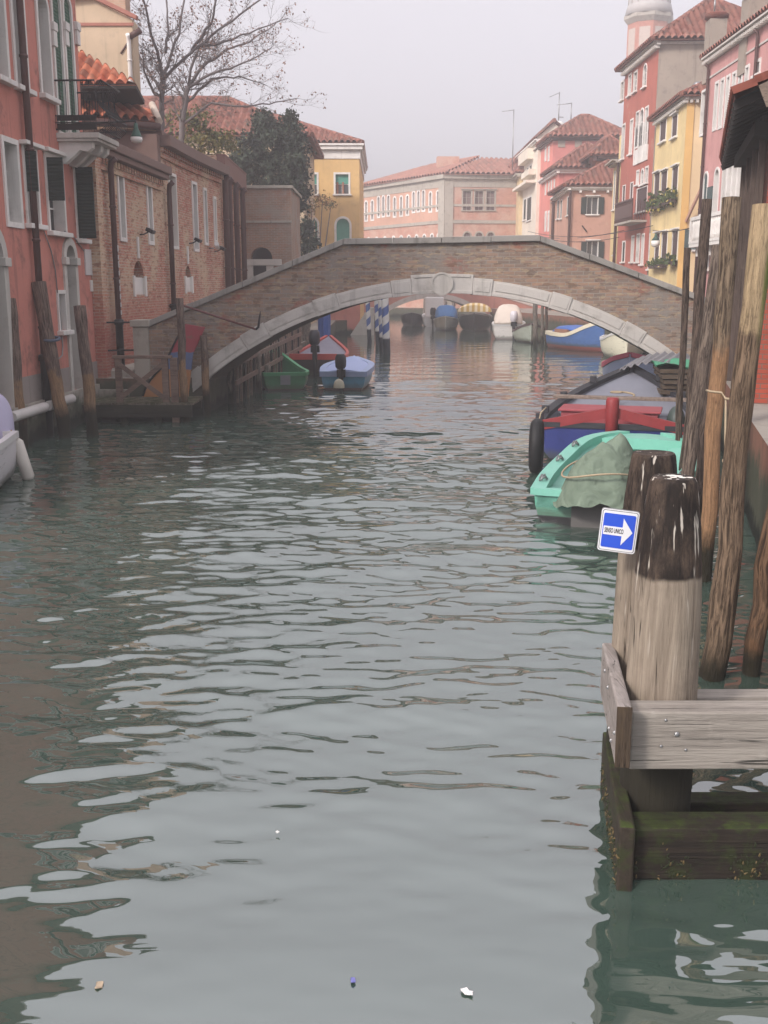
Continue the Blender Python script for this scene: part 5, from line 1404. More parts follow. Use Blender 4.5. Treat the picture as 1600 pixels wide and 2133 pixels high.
m = MB(); m.tube([(2.6+.5*math.cos(a)*(1-.04*a), .45*math.sin(a)*.5, .84+.02*a) for a in [i*.5 for i in range(20)]], .022, 6); m.tube([(.1,-1.2,.7),(.3,-1.35,.74),(.9,-1.4,.7),(1.3,-1.5,.6),(1.2,-1.7,.4)], .016, 6); m.build('rope', ROPE, wb.root)
t = thing('tyre_fender', 'black rubber tyre hanging as a fender on the work boat side', 'tyre', (2.52, 16.9, .44), R(-12))
m = MB(); m.tube([(0, .0+.27*math.cos(a), .36*math.sin(a)) for a in [2*math.pi*i/22 for i in range(22)]], .11, 10, closed=True); m.build('tyre', RUBBER, t)
m = MB(); m.tube([(0,0,.3),(.05,.1,.55),(.12,.25,.62)], .012, 5); m.build('rope', ROPE, t)

# covered boat with corrugated sheet
cb = Boat('covered_boat', 'dark boat under an arched corrugated sheet by the bridge foot', 5.95, 22.6, 24, 2.9, [(0,.8,.62,-.2),(.3,.9,.6,-.2),(.7,.85,.7,-.2),(1,.35,.85,-.05)], [m_plain('dark_hull', srgb(58,54,56), .6), M_TAR])
m = MB(); rows = []
for i in range(2):
    x = -.25+1.9*i
    rows.append([(x, 1.1*math.cos(a), .78+.1*i+.66*math.sin(a)+.03*math.sin(a*40)) for a in [math.pi*(.04+.92*j/180) for j in range(181)]])
m.grid(rows, smooth=True)
rows2 = [[(p[0], p[1]*.985, p[2]-.02) for p in r_] for r_ in rows]; m.grid(rows2, smooth=True, flip=True); m.grid([rows[0], rows2[0]], False, True); m.grid([rows[1], rows2[1]], False)
m.build('canopy', m_plain('weathered_corrugated_sheet', srgb(134,132,136), .5, .35, 3), cb.root)
t = thing('board_stack', 'stack of dark old boards on the quay between canopy and poles', 'boards', (6.35, 21.6, 0), R(-8))
for k in range(10):
    m = MB(); o_ = rnd.uniform(-.06,.06); m.box(-.6+o_, .75+o_, -.5+rnd.uniform(-.1,.1), .8+rnd.uniform(-.2,.2), .35+k*.105, .35+k*.105+.075); m.build('board', m_wood('old_dark_board' , srgb(70,58,48), srgb(104,88,72), 0) if k == 0 else bpy.data.materials['old_dark_board'], t)
m = MB(); 
for x in (-.5,.6): m.box(x-.07, x+.07, -.3, .5, -.6, .349)
m.build('trestle', DARK, t)
t = thing('tarpaulin', 'green edged sheet lying over the dark board stack', 'tarpaulin', (6.4, 21.8, 1.41), R(-8)); m = MB(); m.grid([[(-.75+1.6*i/8, -.6+1.6*j/4, .05*math.sin(i*1.3+j)+.04) for j in range(5)] for i in range(9)], True, True); m.grid([[(-.75+1.6*i/8, -.6+1.6*j/4, .05*math.sin(i*1.3+j)+.01) for j in range(5)] for i in range(9)], True); m.build('sheet', m_plain('green_plastic_sheet', srgb(52,150,110), .5), t)

PTS = lambda b, h0, h1, d=-.2: [(0,b*.8,h0,d),(.25,b,h0*.95,d),(.55,b*.95,h0,d),(.82,b*.55,h0+(h1-h0)*.6,d*.8),(1,.03,h1,0)]
def place(px, py): p = onz(px, py); return p.x, p.y
# light blue and pink sterned boat half hidden by the corrugated sheet
b_ = Boat('painted_boat', 'pale blue boat with pink trim half hidden behind the corrugated sheet', 8.3, 34.2, 196, 4.6, PTS(.95,.7,1.15), [stripe_hull('pale_blue_hull', srgb(150,164,196), srgb(70,60,70)), m_plain('pink_trim', srgb(176,70,92), .5)], gun=.14); b_.deck(.5,.99,.0,m_plain('pale_blue_deck', srgb(160,172,200), .5))
# cream boat
b_ = Boat('cream_boat', 'cream decked motor boat with its bow under the right of the arch', 11.15, 49.2, 190, 5.2, PTS(1.0,.8,1.25), [stripe_hull('cream_hull', srgb(222,216,190), srgb(150,150,120), .05, .05), WHITEP], gun=.1); b_.deck(.3,.995,.02,m_plain('cream_deck', srgb(226,220,196), .4, .05),camber=.22)
# blue boat
b_ = Boat('blue_boat', 'bright blue wooden boat with white rubbing strake and red waterline', 8.95, 53.8, 161, 4.5, PTS(.88,.8,1.5), [stripe_hull('blue_hull', srgb(62,102,162), srgb(130,62,56), .22), m_plain('cream_strake', srgb(222,212,186), .5)], gun=.18, rim=.07, inner=m_plain('brown_inside', srgb(140,96,74), .6))
m = MB(); m.box(.9, 2.2, -.7, .7, .8, 1.0); m.build('cabin_board', m_plain('brown_hatch', srgb(150,104,80), .6), b_.root); m = MB(); canvas(m, [(.5,.6,.85,.95),(.9,.65,.9,1.14),(1.8,.66,.95,1.2),(2.6,.55,.95,1.05)]); m.build('cover', m_plain('bright_blue_tarp', srgb(56,100,176), .5), b_.root)
# grey green boat
b_ = Boat('grey_boat', 'pale grey green wooden boat with dark rail, bow pointing here', 8.75, 63.0, 187, 5.0, PTS(.98,.62,1.05), [stripe_hull('grey_green_hull', srgb(158,166,152), srgb(60,56,56), .08), m_plain('dark_rail', srgb(84,66,66), .6)], gun=.12); b_.deck(.45,.99,-.02,m_plain('maroon_deck', srgb(96,66,70), .6))
# white covered motor boat
b_ = Boat('covered_motor_boat', 'white motor boat under a tall beige cover with a pale outboard', 7.35, 62.2, 8, 4.6, [(0,.85,.85,-.2),(.5,1.0,.9,-.2),(.85,.7,1.0,-.1),(1,.1,1.1,0)], [stripe_hull('white_hull', srgb(216,212,206), srgb(120,110,108), .06, .05), WHITEP], gun=.08)
m = MB(); canvas(m, [(-.05,.8,.9,1.0),(.5,.85,.95,1.75),(1.0,.8,.95,2.05),(2.0,.72,.95,2.0),(2.5,.7,.95,1.4),(3.4,.5,1.0,1.15)]); m.build('cover', m_plain('beige_canvas', srgb(206,192,178), .8, .08), b_.root); b_.motor(m_plain('pale_cowl_cover', srgb(214,208,216), .5), .12, -.35, -.2, 1.5)
# black boat with striped awning
b_ = Boat('awning_boat', 'black hulled boat with a yellow and white striped awning', 7.0, 80.0, 186, 7.0, PTS(1.2,1.0,1.3), [stripe_hull('black_hull', srgb(48,46,50), srgb(40,38,40)), m_plain('grey_rail', srgb(150,146,144), .6)], gun=.12)
t = NT('striped_awning'); s_ = t.n('SeparateXYZ'); t.l(t.coord('OBJ'), s_.inputs[0]); wv = t.math('FRACT', t.math('MULTIPLY', s_.outputs[1], 2.6)); AWN = t.fin(t.mix(t.step(wv, .48, .52), srgb(222,204,170), srgb(196,156,60)), .8)
m = MB(); rows = [[(x, 1.2*math.cos(a), 1.35+.6*math.sin(a)*(.75 if k in (0,4) else 1)) for a in [math.pi*j/12 for j in range(13)]] for k, x in enumerate((3.2,3.7,4.4,5.2,5.8))]; m.grid(rows); m.poly(*rows[-1]); m.poly(*rows[0][::-1]); m.build('awning', AWN, b_.root); m = MB()
for x in (3.4,5.6):
    for sd in (1,-1): m.tube([(x,sd*1.05,.8),(x,sd*1.1,1.4)], .03, 6)
m.build('post', STEEL, b_.root)
b_ = Boat('blue_covered_boat', 'small pale boat with a blue cover beside the striped awning', 4.75, 80.0, 184, 4.6, PTS(.9,.75,1.0), [stripe_hull('stone_hull', srgb(176,172,158), srgb(90,84,80)), WHITEP]); m = MB(); canvas(m, [(.3,.8,.7,.9),(1.0,.85,.75,1.75),(2.4,.8,.78,1.7),(3.0,.6,.8,1.0)]); m.build('cover', m_plain('blue_canvas', srgb(60,118,178), .7), b_.root); b_.deck(.45,.99,0,m_plain('maroon_deck_paint', srgb(110,70,72), .6))
b_ = Boat('white_motor_boat', 'distant white motor boat with a tall console and dark outboard', 3.95, 82.5, 3, 4.8, [(0,.85,.75,-.2),(.5,1.0,.85,-.2),(.85,.7,1.0,-.1),(1,.1,1.15,0)], [WHITEP, WHITEP]); m = MB(); m.prism([(.9,.7),(2.2,.7),(2.1,2.2),(1.1,2.3)], -.75, .75); m.build('console', WHITEP, b_.root, bevel=.1); b_.motor(BLACKM, .05, .1, -.2, 1.5); b_.deck(.5,.99,0,WHITEP)
b_ = Boat('dark_boat', 'dark hulled boat with pale deck, farthest on the left under the arch', 2.45, 88.0, 183, 4.8, PTS(.95,.8,1.1), [stripe_hull('charcoal_hull', srgb(62,62,66), srgb(50,50,54)), m_plain('grey_gunwale', srgb(130,128,126), .6)]); b_.deck(.5,.99,0,m_plain('beige_deck', srgb(180,172,152), .6))
# left bank boats
b_ = Boat('green_boat', 'green wooden skiff, transom towards us, tied to the left quay', -2.95, 30.9, -10, 4.0, [(0,.62,.5,-.15),(.3,.82,.46,-.15),(.7,.7,.5,-.15),(1,.1,.95,0)], [stripe_hull('green_hull', srgb(44,120,76), srgb(70,50,44), .05, .25), m_plain('green_rail', srgb(66,150,100), .5)], gun=.1, inner=m_plain('green_inside', srgb(60,132,92), .6))
b_.thwart(.35, .3, m_plain('green_thwart', srgb(66,150,100), .5)); m = MB(); m.box(-.05, -.001, -.16, .14, .18, .46); m.build('motor_pad', m_plain('grey_pad', srgb(128,132,136), .6), b_.root)
b_ = Boat('sky_blue_boat', 'sky blue motor boat with a covered deck and black outboard', -1.22, 31.0, 3, 4.2, [(0,.66,.5,-.15),(.3,.76,.55,-.15),(.7,.66,.58,-.15),(1,.08,.68,0)], [stripe_hull('sky_blue_hull', srgb(66,142,176), srgb(76,42,40), .07, .12), m_plain('pale_blue_rail', srgb(150,168,206), .5)], gun=.16, rim=.1); b_.deck(.02,.99,.02,m_plain('pale_blue_sheet', srgb(154,170,212), .6, .08),camber=.08)
b_.motor(m_plain('black_cowl_cover', srgb(40,40,46), .6), .08, .05, -.16, 1.05); m = MB(); blob(m, (-.3,.1,.1), 1, (.14,.16,.26), 4); m.build('bucket', m_plain('ivory_plastic', srgb(204,196,170), .5), b_.root)
b_ = Boat('red_boat', 'red wooden boat behind the green skiff with a dark upright outboard', -2.45, 35.6, 4, 4.6, [(0,.82,.72,-.2),(.3,.98,.6,-.2),(.7,.85,.7,-.2),(1,.1,1.15,0)], [stripe_hull('oxblood_hull', srgb(58,44,46), srgb(48,40,40)), m_plain('red_rail', srgb(190,68,56), .5)], gun=.2, inner=m_plain('red_inside', srgb(176,70,60), .6)); b_.motor(m_plain('charcoal_cowl', srgb(52,52,58), .5), .32, -.12, -.22, 1.2); b_.deck(.45,.99,.0,m_plain('grey_sheet', srgb(130,126,140), .7))
# white boat at the left edge
b_ = Boat('white_boat', 'white motor boat cut by the left edge with lavender motor cover', -6.33, 16.3, 180, 4.6, [(0,.5,.74,-.1),(.5,.85,.8,-.2),(.85,.6,.95,-.1),(1,.1,1.05,0)], [stripe_hull('white_boat_hull', srgb(206,202,206), srgb(60,72,66), .1, .05), WHITEP], gun=.1)
m = MB(); blob(m, (-.15,.08,.62), 1, (.34,.3,.78), 12, 24, 12, .08); mc = m.build('motor_cover', m_plain('lavender_canvas', srgb(178,172,200), .8, .08), b_.root)
m = MB(); m.tube([(-.15+.3*math.cos(a), .08+.0, .66+.76*math.sin(a)) for a in [i*.314 for i in range(11)]], .02, 6); m.build('piping', BLACKM, mc)
m = MB(); m.box(-.3,.1,-.2,.35,.35,.66); m.build('bracket', BLACKM, b_.root)
t = thing('fender', 'white sausage fender hanging from the white boat corner', 'fender', (-5.76, 16.28, .3)); m = MB(); m.tube([(-.1,0,.36),(-.08,0,.3),(.06,0,-.26),(.08,0,-.33)], [.05,.1,.1,.05], 12); m.build('body', m_plain('white_vinyl', srgb(206,198,188), .5), t); m = MB(); m.tube([(-.1,0,.36),(-.16,0,.5)], .012, 6); m.build('rope', ROPE, t)

# ------------------------------------------------------------------ poles and posts
def pole(name, label, foot, head, r0, r1, mat, group, z0=-1.2, n=14, wob=.03, cat='pole', cap=None, seed=0):
    q = random.Random(seed); f = Vector(foot); h = Vector(head); d = (h-f); base = f+d*((z0-f.z)/d.z)
    t = thing(name, label, cat, f, 0, group)
    pts = []; rad = []
    for i in range(n):
        u = i/(n-1); p = base+(h-base)*u
        w = wob*math.sin(math.pi*u)
        pts.append(p-f+Vector((q.uniform(-w,w), q.uniform(-w,w), 0))); rad.append((r0+(r1-r0)*u)*(1+q.uniform(-.06,.06)))
    m = MB(); m.tube(pts, rad, 14, jit=.05); m.build('shaft', mat, t)
    return t
BK1 = m_bark('grey_bark', srgb(96,80,70), srgb(126,110,96), algae=.55)
BK2 = m_bark('peeling_bark', srgb(100,82,66), srgb(136,116,92), strip=srgb(150,112,76), algae=.5, split=2.45, ragged=.5)
BK3 = m_bark('mossy_bark', srgb(100,80,62), srgb(134,110,86), strip=srgb(164,140,104), algae=.2, moss=2.4, split=2.75, above=True, ragged=.7)
BK4 = m_bark('dark_bark', srgb(74,60,52), srgb(104,86,74), algae=.4)
BKL = m_bark('worn_pole_wood', srgb(104,84,74), srgb(132,110,98), strip=srgb(140,108,76), algae=.6, split=1.3, ragged=.7)
G_ = 'mooring poles beside the right quay'
def rp(label, fx_, hx, r0, r1, mat, seed, name='mooring_pole', wob=.03): pole(name, label, fx_, hx, r0, r1, mat, G_, seed=seed, wob=wob)
rp('thickest bark pole, mossy on one side, rising past the right edge', (2.6,7.7,0), atY(1592,428,8.05), .108, .086, BK3, 1, wob=.026)
rp('tall pole with peeled golden lower half left of the thickest pole', (3.36,10.45,0), atY(1524,412,10.75), .076, .092, BK2, 2, wob=.022)
rp('grey barked pole leaning right behind the half peeled pole', (3.72,12.6,0), atY(1497,512,12.9), .076, .08, BK1, 3, wob=.02)
rp('tall thin dark pole with slanted top beside the grey barked pole', (4.42,15.0,0), atY(1473,415,15.1), .08, .07, BK4, 4)
rp('thin straight dark pole, leftmost on the right bank', (4.78,16.6,0), atY(1432,516,16.6), .06, .052, BK4, 5, wob=.015)
rp('short dark pole tucked behind the peeled golden pole', (3.98,12.9,0), (4.3,13.4,2.6), .085, .08, BK4, 6)
rp('brown pole low at the right edge leaning out of the picture', (2.93,7.75,0), (3.22,8.1,2.6), .075, .07, m_bark('brown_bark', srgb(92,70,52), srgb(132,100,72), strip=srgb(134,94,62), algae=.3, split=.4), 7)
t = thing('rope', 'rope looped round the golden pole and hanging to the thick pole', 'rope', (3.4,10.6,0))
m = MB(); P1 = atY(1503,818,10.35)-Vector((3.4,10.6,0)); P2 = atY(1512,830,10.3)-Vector((3.4,10.6,0)); P3 = atY(1510,960,10.3)-Vector((3.4,10.6,0)); P4 = atY(1508,1010,10.3)-Vector((3.4,10.6,0)); P0 = atY(1478,815,10.35)-Vector((3.4,10.6,0)); P5 = atY(1528,832,9.9)-Vector((3.4,10.6,0))
m.tube([P0+Vector((0,.1,.0)), P0+Vector((0,-.02,0)), P1, P2, P5], .012, 6); m.tube([P2, P3, P3+Vector((.02,0,-.02)), P4], .01, 6); m.ball(P3, .03, 8, 6); m.build('cord', ROPE, t)
G_ = 'mooring poles beside the coral house'
def lpole(label, pb, pt, r0, r1, mat, seed, dy=.25):
    f = onz(*pb); pole('mooring_pole', label, f, atY(pt[0], pt[1], f.y+dy), r0, r1, mat, G_, seed=seed, wob=.02)
lpole('leftmost leaning pole before the arched water door', (45,932), (18,622), .14, .135, BKL, 11)
lpole('leaning pole with a blue rope beside the brown downpipe', (138,914), (80,588), .12, .15, BKL, 12)
lpole('leaning pole in front of the narrow arched door', (194,905), (166,637), .12, .12, BKL, 13)
lpole('slim upright pole at the corner of the jetty railing', (386,880), (374,621), .085, .09, BKL, 14, 0)
lpole('short pole in front of the left arch springing', (432,868), (424,699), .085, .085, BKL, 15, 0)
f = onz(138,914); t = thing('rope', 'blue rope tied round the leaning pole by the downpipe', 'rope', atY(108, 706, f.y+.15)); MB().tube([(.15*math.cos(a), .15*math.sin(a), .03*math.sin(a)) for a in [2*math.pi*i/16 for i in range(16)]], .03, 6, closed=True).build('loop', m_plain('blue_rope', srgb(86,96,116), .8), t)

# jetty at the bridge foot
JW = m_wood('jetty_timber', srgb(92,82,70), srgb(124,112,96), 0, algae=.12, moss=True)
RW = m_wood('rail_timber', srgb(104,82,72), srgb(136,112,98), 0)
t = thing('jetty', 'green stained timber jetty with dark piles at the foot of the bridge', 'jetty', (-5.7, 24.0, 0))
m = MB(); x = -1.15
while x < 1.35: m.box(x, x+.135, -.75, .75, .42, .47); x += .142
m.build('deck', JW, t)
m = MB(); m.box(-1.16, 1.36, -.76, -.66, .14, .419); m.box(-1.16, 1.36, .5, .6, .2, .419); m.build('beam', m_wood('wet_beam', srgb(44,42,34), srgb(66,62,48), 0, algae=.3), t)
for x, y in ((-1.0,-.6),(-.2,-.6),(.55,-.6),(1.2,-.6),(-.6,.5),(.9,.5)):
    m = MB(); m.tube([(x,y,-1.2),(x,y,.41)], .09, 10); m.build('pile', m_bark('wet_pile', srgb(50,46,36), srgb(70,64,48), algae=.6) if 'wet_pile' not in bpy.data.materials else bpy.data.materials['wet_pile'], t)
r_ = thing('railing', 'brown wooden railing with a crossed brace on the jetty', 'railing', (-5.42, 23.36, .47))
for x in (-.55, .5): m = MB(); m.box(x-.07, x+.07, -.06, .06, -.3, .98); m.build('post', RW, r_, bevel=.01)
m = MB(); m.box(-.66, .66, -.075, .075, .981, 1.05); m.build('rail', RW, r_, bevel=.01)
m = MB(); m.bar((-.5,-.08,.12),(.46,-.08,.86), .03, .1); m.bar((-.5,-.112,.86),(.46,-.112,.12), .03, .1); m.build('brace', RW, r_)
m = MB(); m.box(.62,.78,-.05,.06,-.5,1.0); m.build('post', RW, r_)
# painted board behind the railing and the boat hook
t = NT('painted_board'); z = t.n('SeparateXYZ'); t.l(t.coord('OBJ'), z.inputs[0]); nn = t.noise(t.coord('OBJ'), 6, 6, .7); zz = t.math('ADD', z.outputs[2], t.math('MULTIPLY', t.math('SUBTRACT', nn, .5), .1))
c = t.mix(t.step(zz, .62, .66), srgb(170,112,60), srgb(86,104,146)); c = t.mix(t.step(zz, 1.02, 1.06), c, srgb(158,56,68)); c = t.mix(t.math('MULTIPLY', t.step(nn, .55, .7), .6), c, srgb(112,92,78)); PB = t.fin(c, .7)
ob = thing('painted_board', 'weathered panel painted red, blue and ochre leaning behind the jetty railing', 'panel', (-5.0, 24.55, .47))
m = MB(); P = [(-.75,0),(.35,0),(.42,.55),(.48,1.0),(.78,1.62),(.3,1.7),(.05,1.25),(-.2,.75),(-.45,.5)]
m.prism(P, -.02, .04); m.v = [(v[0], v[1]+v[2]*.12, v[2]) for v in m.v]; m.build('panel', PB, ob, bevel=.01)
m = MB(); m.tube([(p[0], -.04+p[1]*.12, p[1]) for p in P[5:]+[(-.62,.3),(-.72,.02)]], .025, 6); m.build('edge', DARK, ob)
a = atY(380, 636, 24.3); b = atY(533, 686, 24.75); t = thing('boat_hook', 'dark red boat hook leaning across the left haunch of the bridge', 'boat hook', a)
m = MB(); m.tube([(0,0,0), (b-a)], .025, 8); m.build('shaft', m_plain('dark_red_wood', srgb(110,62,60), .6), t); m = MB(); m.tube([b-a, b-a+Vector((.06,0,.05)), b-a+Vector((.1,0,.3)), b-a+Vector((.12,0,.42))], [.03,.03,.022,.008], 8); m.build('hook', BLACKM, t)

# left quay beyond the bridge: piles, picket screen, posts
G_ = 'posts along the left quay beyond the bridge'
PG = m_bark('grey_post_wood', srgb(112,102,92), srgb(146,134,122), algae=.45)
for px_, py_, pt_, lab, r in ((482,842,700,'short grey post nearest the bridge springing on the left quay',.1),(537,818,735,'stout pale post beside the picket screen',.12),(560,812,760,'low stub post between picket screen and green skiff',.08)):
    f = onz(px_, py_); pole('quay_post', lab, f, atY(px_-2, pt_, f.y), r, r, PG, G_, cat='post', seed=int(px_))
for px_, Y_, lab in ((618,41.5,'pale post behind the red boat, left of a pair'),(636,42.5,'pale post behind the red boat beside the blue drape')):
    f = atY(px_, 600, Y_); f.z = 0; h = Vector((f.x, f.y, 2.4)); pole('quay_post', lab, f, h, .2, .19, PG, G_, cat='post', seed=int(px_))
pk = thing('picket_screen', 'grey picket screen along the left quay under the bridge', 'fence', (-4.0, 27.2, 0))
for k in range(26):
    u = k/25; m = MB(); x = .05+u*.85; y = u*11.5; h = 1.25+.35*u+rnd.uniform(-.08,.08); m.box(x-.03, x+.03, y-.06, y+.06, -.4, h); m.build('picket', bpy.data.materials['rail_timber'] if k % 3 else DARK, pk)
m = MB()
for z_ in (.55, 1.05): m.bar((.1,0,z_),(.95,11.5,z_+.3), .06, .12)
m.build('rail', bpy.data.materials['rail_timber'], pk)
bt = thing('tarpaulin', 'blue tarpaulin hanging in vertical folds beyond the left boats', 'tarpaulin', (-2.72, 47.5, 0)); m = MB(); rows = []
for z_ in (-.1, .8, 1.7, 2.9): rows.append([(.27*math.cos(a)*(1+.12*math.sin(7*a+z_)), .3*math.sin(a)*(1+.12*math.sin(7*a)), z_) for a in [2*math.pi*i/40 for i in range(41)]])
m.grid(rows); m.poly(*rows[-1][:-1]); m.build('cloth', m_plain('blue_polythene', srgb(44,84,160), .45, .15), bt)
# striped poles
t = NT('blue_white_spiral'); s_ = t.n('SeparateXYZ'); t.l(t.coord('OBJ'), s_.inputs[0]); an = t.math('DIVIDE', t.math('ARCTAN2', s_.outputs[1], s_.outputs[0]), 2*math.pi)
sp = t.math('FRACT', t.math('ADD', t.math('MULTIPLY', s_.outputs[2], 1.25), t.math('MULTIPLY', an, -1.0))); nn = t.noise(t.coord('OBJ'), 4, 5)
c = t.mix(t.step(sp, .49, .51), mul(srgb(206,204,200), 1), srgb(60,92,158)); c = t.mix(t.math('MULTIPLY', t.step(nn,.5,.8), .35), c, srgb(140,140,140)); z2 = t.n('SeparateXYZ'); t.l(t.coord('POS'), z2.inputs[0]); c = t.mix(t.step(z2.outputs[2], .75, .65), c, srgb(38,42,52)); SPI = t.fin(c, .55)
for px_, py_, px2, lab, r in ((770,712,766,'thinnest striped mooring pole nearest the coral wall',.125),(788,717,785,'second striped pole from the coral wall, standing free',.14),(798,733,794,'striped pole touching the stoutest striped pole',.15),(806,737,802,'stoutest striped mooring pole, nearest mid channel',.17)):
    f = onz(px_, py_); h = atY(px2, 632, f.y); d = (h-f); t = thing('striped_pole', lab, 'mooring pole', f, 0, 'blue and white striped mooring poles')
    m = MB(); m.tube([d*(-.3), d*0.0, d*.5, d*1.0, d*(3.6/h.z)], r, 14); m.build('shaft', SPI, t)
    m = MB(); m.ball(d*(3.6/h.z)+Vector((0,0,.1)), r*1.05, 10, 8); m.build('knob', m_plain('white_knob', srgb(200,196,190), .5), t)
# stair foot of the coral base and leaning poles under the far bridge
t = thing('water_stair', 'white stone water stair slanting against the coral base wall', 'stairs', (-2.4, 68.4, 0)); m = MB(); m.prism([(0,-.3),(1.4,1.75),(1.75,1.75),(1.75,-.3)], -.3, .9); m.build('flight', STONE, t)
G_ = 'pale leaning poles under the far bridge'
for k, (px_, pt_, lab) in enumerate(((884,626,'leaning pale pole left of the white console'),(893,624,'pale pole just behind the white console'),(926,628,'pale pole right of the white console'),(941,628,'leaning pale pole before the blue cover'),(978,632,'pale pole behind the striped awning'))):
    f = atY(px_, 655, 100); f.z = 0; pole('mooring_pole', lab, f, atY(px_+(6 if k in (1,3) else 2), pt_-8, 100), .18, .16, PG, G_, cat='pole', seed=40+k)
G_ = 'posts between the boats on the right bank'
for k, (px_, Y_, pt_, lab) in enumerate(((1115,56,600,'stout pale post behind the grey green boat'),(1130,57,610,'slim pale post between the grey boats'),(1139,54.5,612,'thin dark post left of the blue boat'))):
    f = atY(px_, 700, Y_); f.z = 0; pole('mooring_pole', lab, f, atY(px_, pt_, Y_), (.13,.09,.08)[k], (.12,.08,.07)[k], PG if k < 2 else BK4, G_, cat='post', seed=50+k)
# ------------------------------------------------------------------ boathouse on the right quay
ln = lambda y, off=.2: Vector((1.333+.26*y+off, y))
bo = Bld('boathouse', 'red brick boathouse with a deep dark tiled eave at the right edge', 'boathouse', ln(16.0))
fA = Fac(ln(20.2), ln(16.0)); fB = Fac(ln(16.0), ln(16.0)+Vector((5, -1.35)))
BRICKSHADE = m_brick('eave_shaded_brick', srgb(112,54,42), srgb(92,50,42), srgb(84,72,66), srgb(70,50,44), .5); bo.wall(fB, .6, 6.6, BRICKSHADE, name='end_wall', x0=.421)  # boathouse brick in darker colours: the shade under the eave is painted in
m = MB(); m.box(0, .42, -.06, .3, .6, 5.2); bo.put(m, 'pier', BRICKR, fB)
bo.wall(fA, .6, 5.6, BRICKSHADE); bo.body(fA, 5, .6, 5.6, BRICKR, right=False)
for k in range(4):
    m = MB(); x = .25+k*1.2; m.box(x-.035, x+.035, -.12, -.02, .9, 5.55); bo.put(m, 'post', m_wood('eave_post', srgb(70,58,52), srgb(104,88,80), 2) if k == 0 else bpy.data.materials['eave_post'], fA)
m = MB(); m.box(0, fA.L, -.24, .0, 5.2, 5.4); bo.put(m, 'beam', DARK, fA)
E0 = Vector((6.86, 22.0, 5.45)); E1 = Vector((4.70, 14.7, 5.5)); dn = (E1-E0).normalized(); up = Vector((-dn.y, dn.x, 0)).normalized(); up = up if up.x > 0 else -up
Rg0 = E0+up*4+Vector((0,0,1.75)); Rg1 = E1+up*4+Vector((0,0,1.75))
m = MB(); roof_slope(m, E1, E0, Rg0, Rg1, p=.2, row=.32, amp=.06, seg=6, thick=.03)
bo.put(m, 'roof', TILED)
m = MB(); 
for k in range(17):        # rafters under the eave
    p = E1+(E0-E1)*(k+.4)/17; m.bar(p+Vector((0,0,-.1)), p+up*2.2+Vector((0,0,.86)), .07, .1)
m.poly(E1+Vector((0,0,-.04)), E0+Vector((0,0,-.04)), E0+up*4+Vector((0,0,1.7)), E1+up*4+Vector((0,0,1.7)))
bo.put(m, 'rafters', DARK)
m = MB(); m.bar(E1+dn*.06+up*.35+Vector((0,0,-.02)), E1+dn*.06+up*4+Vector((0,0,1.56)), .05, .3); bo.put(m, 'barge_board', m_wood('barge_wood', srgb(104,88,76), srgb(136,118,102), 0), None)
t = thing('hoarding', 'teal boarded site hoarding on the quay between the thick poles', 'hoarding', (7.4, 21.6, 1.25), R(75)); m = MB(); 
for k in range(14): m.box(-1.6, 1.6, -.03, .03, .02+.09*k, .10+.09*k)
m.build('boards', m_plain('teal_boards', srgb(60,160,138), .6), t); m = MB(); m.box(-1.65,-1.55,-.06,.06,-.1,1.4); m.box(1.55,1.65,-.06,.06,-.1,1.4); m.build('frame', GREYS, t)

# ------------------------------------------------------------------ timber landing frame in the foreground
NW = m_wood('landing_timber', srgb(116,108,100), srgb(158,150,140), 0, sc=5, algae=-.9); NWY = m_wood('landing_timber_side', srgb(120,112,106), srgb(164,154,148), 1, sc=5)
WW = m_wood('wet_landing_timber', srgb(30,25,20), srgb(54,44,36), 0, sc=5, moss=True); WWY = m_wood('wet_landing_timber_side', srgb(36,31,24), srgb(62,52,42), 1, sc=5, moss=True)
PW = m_wood('pile_wood', srgb(108,94,80), srgb(156,142,124), 2, sc=5, algae=.62, dark=1.545)
lf = thing('landing_frame', 'weathered timber landing frame with mossy lower beams around two piles', 'landing frame', (1.3, 5.0, 0))
def fr(m, name, mat, b=.012): m.v = [(v[0]-1.3, v[1]-5.0, v[2]) for v in m.v]; return m.build(name, mat, lf, bevel=b)
m = MB(); m.box(1.238, 3.3, 4.83, 4.985, .615, .93); fr(m, 'beam', NW)
m = MB(); m.bar((1.176,4.72,.843), (1.345,5.88,.765), .072, .31); fr(m, 'beam', NWY)
m = MB(); m.bar((1.1752,4.715,.8433), (1.1759,4.7199,.843), .074, .312); fr(m, 'end_grain', m_wood('end_grain', srgb(50,40,32), srgb(86,70,52), 2, sc=9), .008)
m = MB(); m.box(1.72, 3.3, 5.42, 5.56, .48, .76); fr(m, 'beam', NW)
m = MB(); m.box(1.278, 3.3, 4.80, 4.985, -.4, .305); fr(m, 'beam', WW)
m = MB(); m.bar((1.222,4.72,.025), (1.382,5.9,.01), .08, .66); fr(m, 'beam', WWY)
m = MB(); m.box(1.7, 3.3, 5.42, 5.56, -.4, .12); fr(m, 'beam', WW)
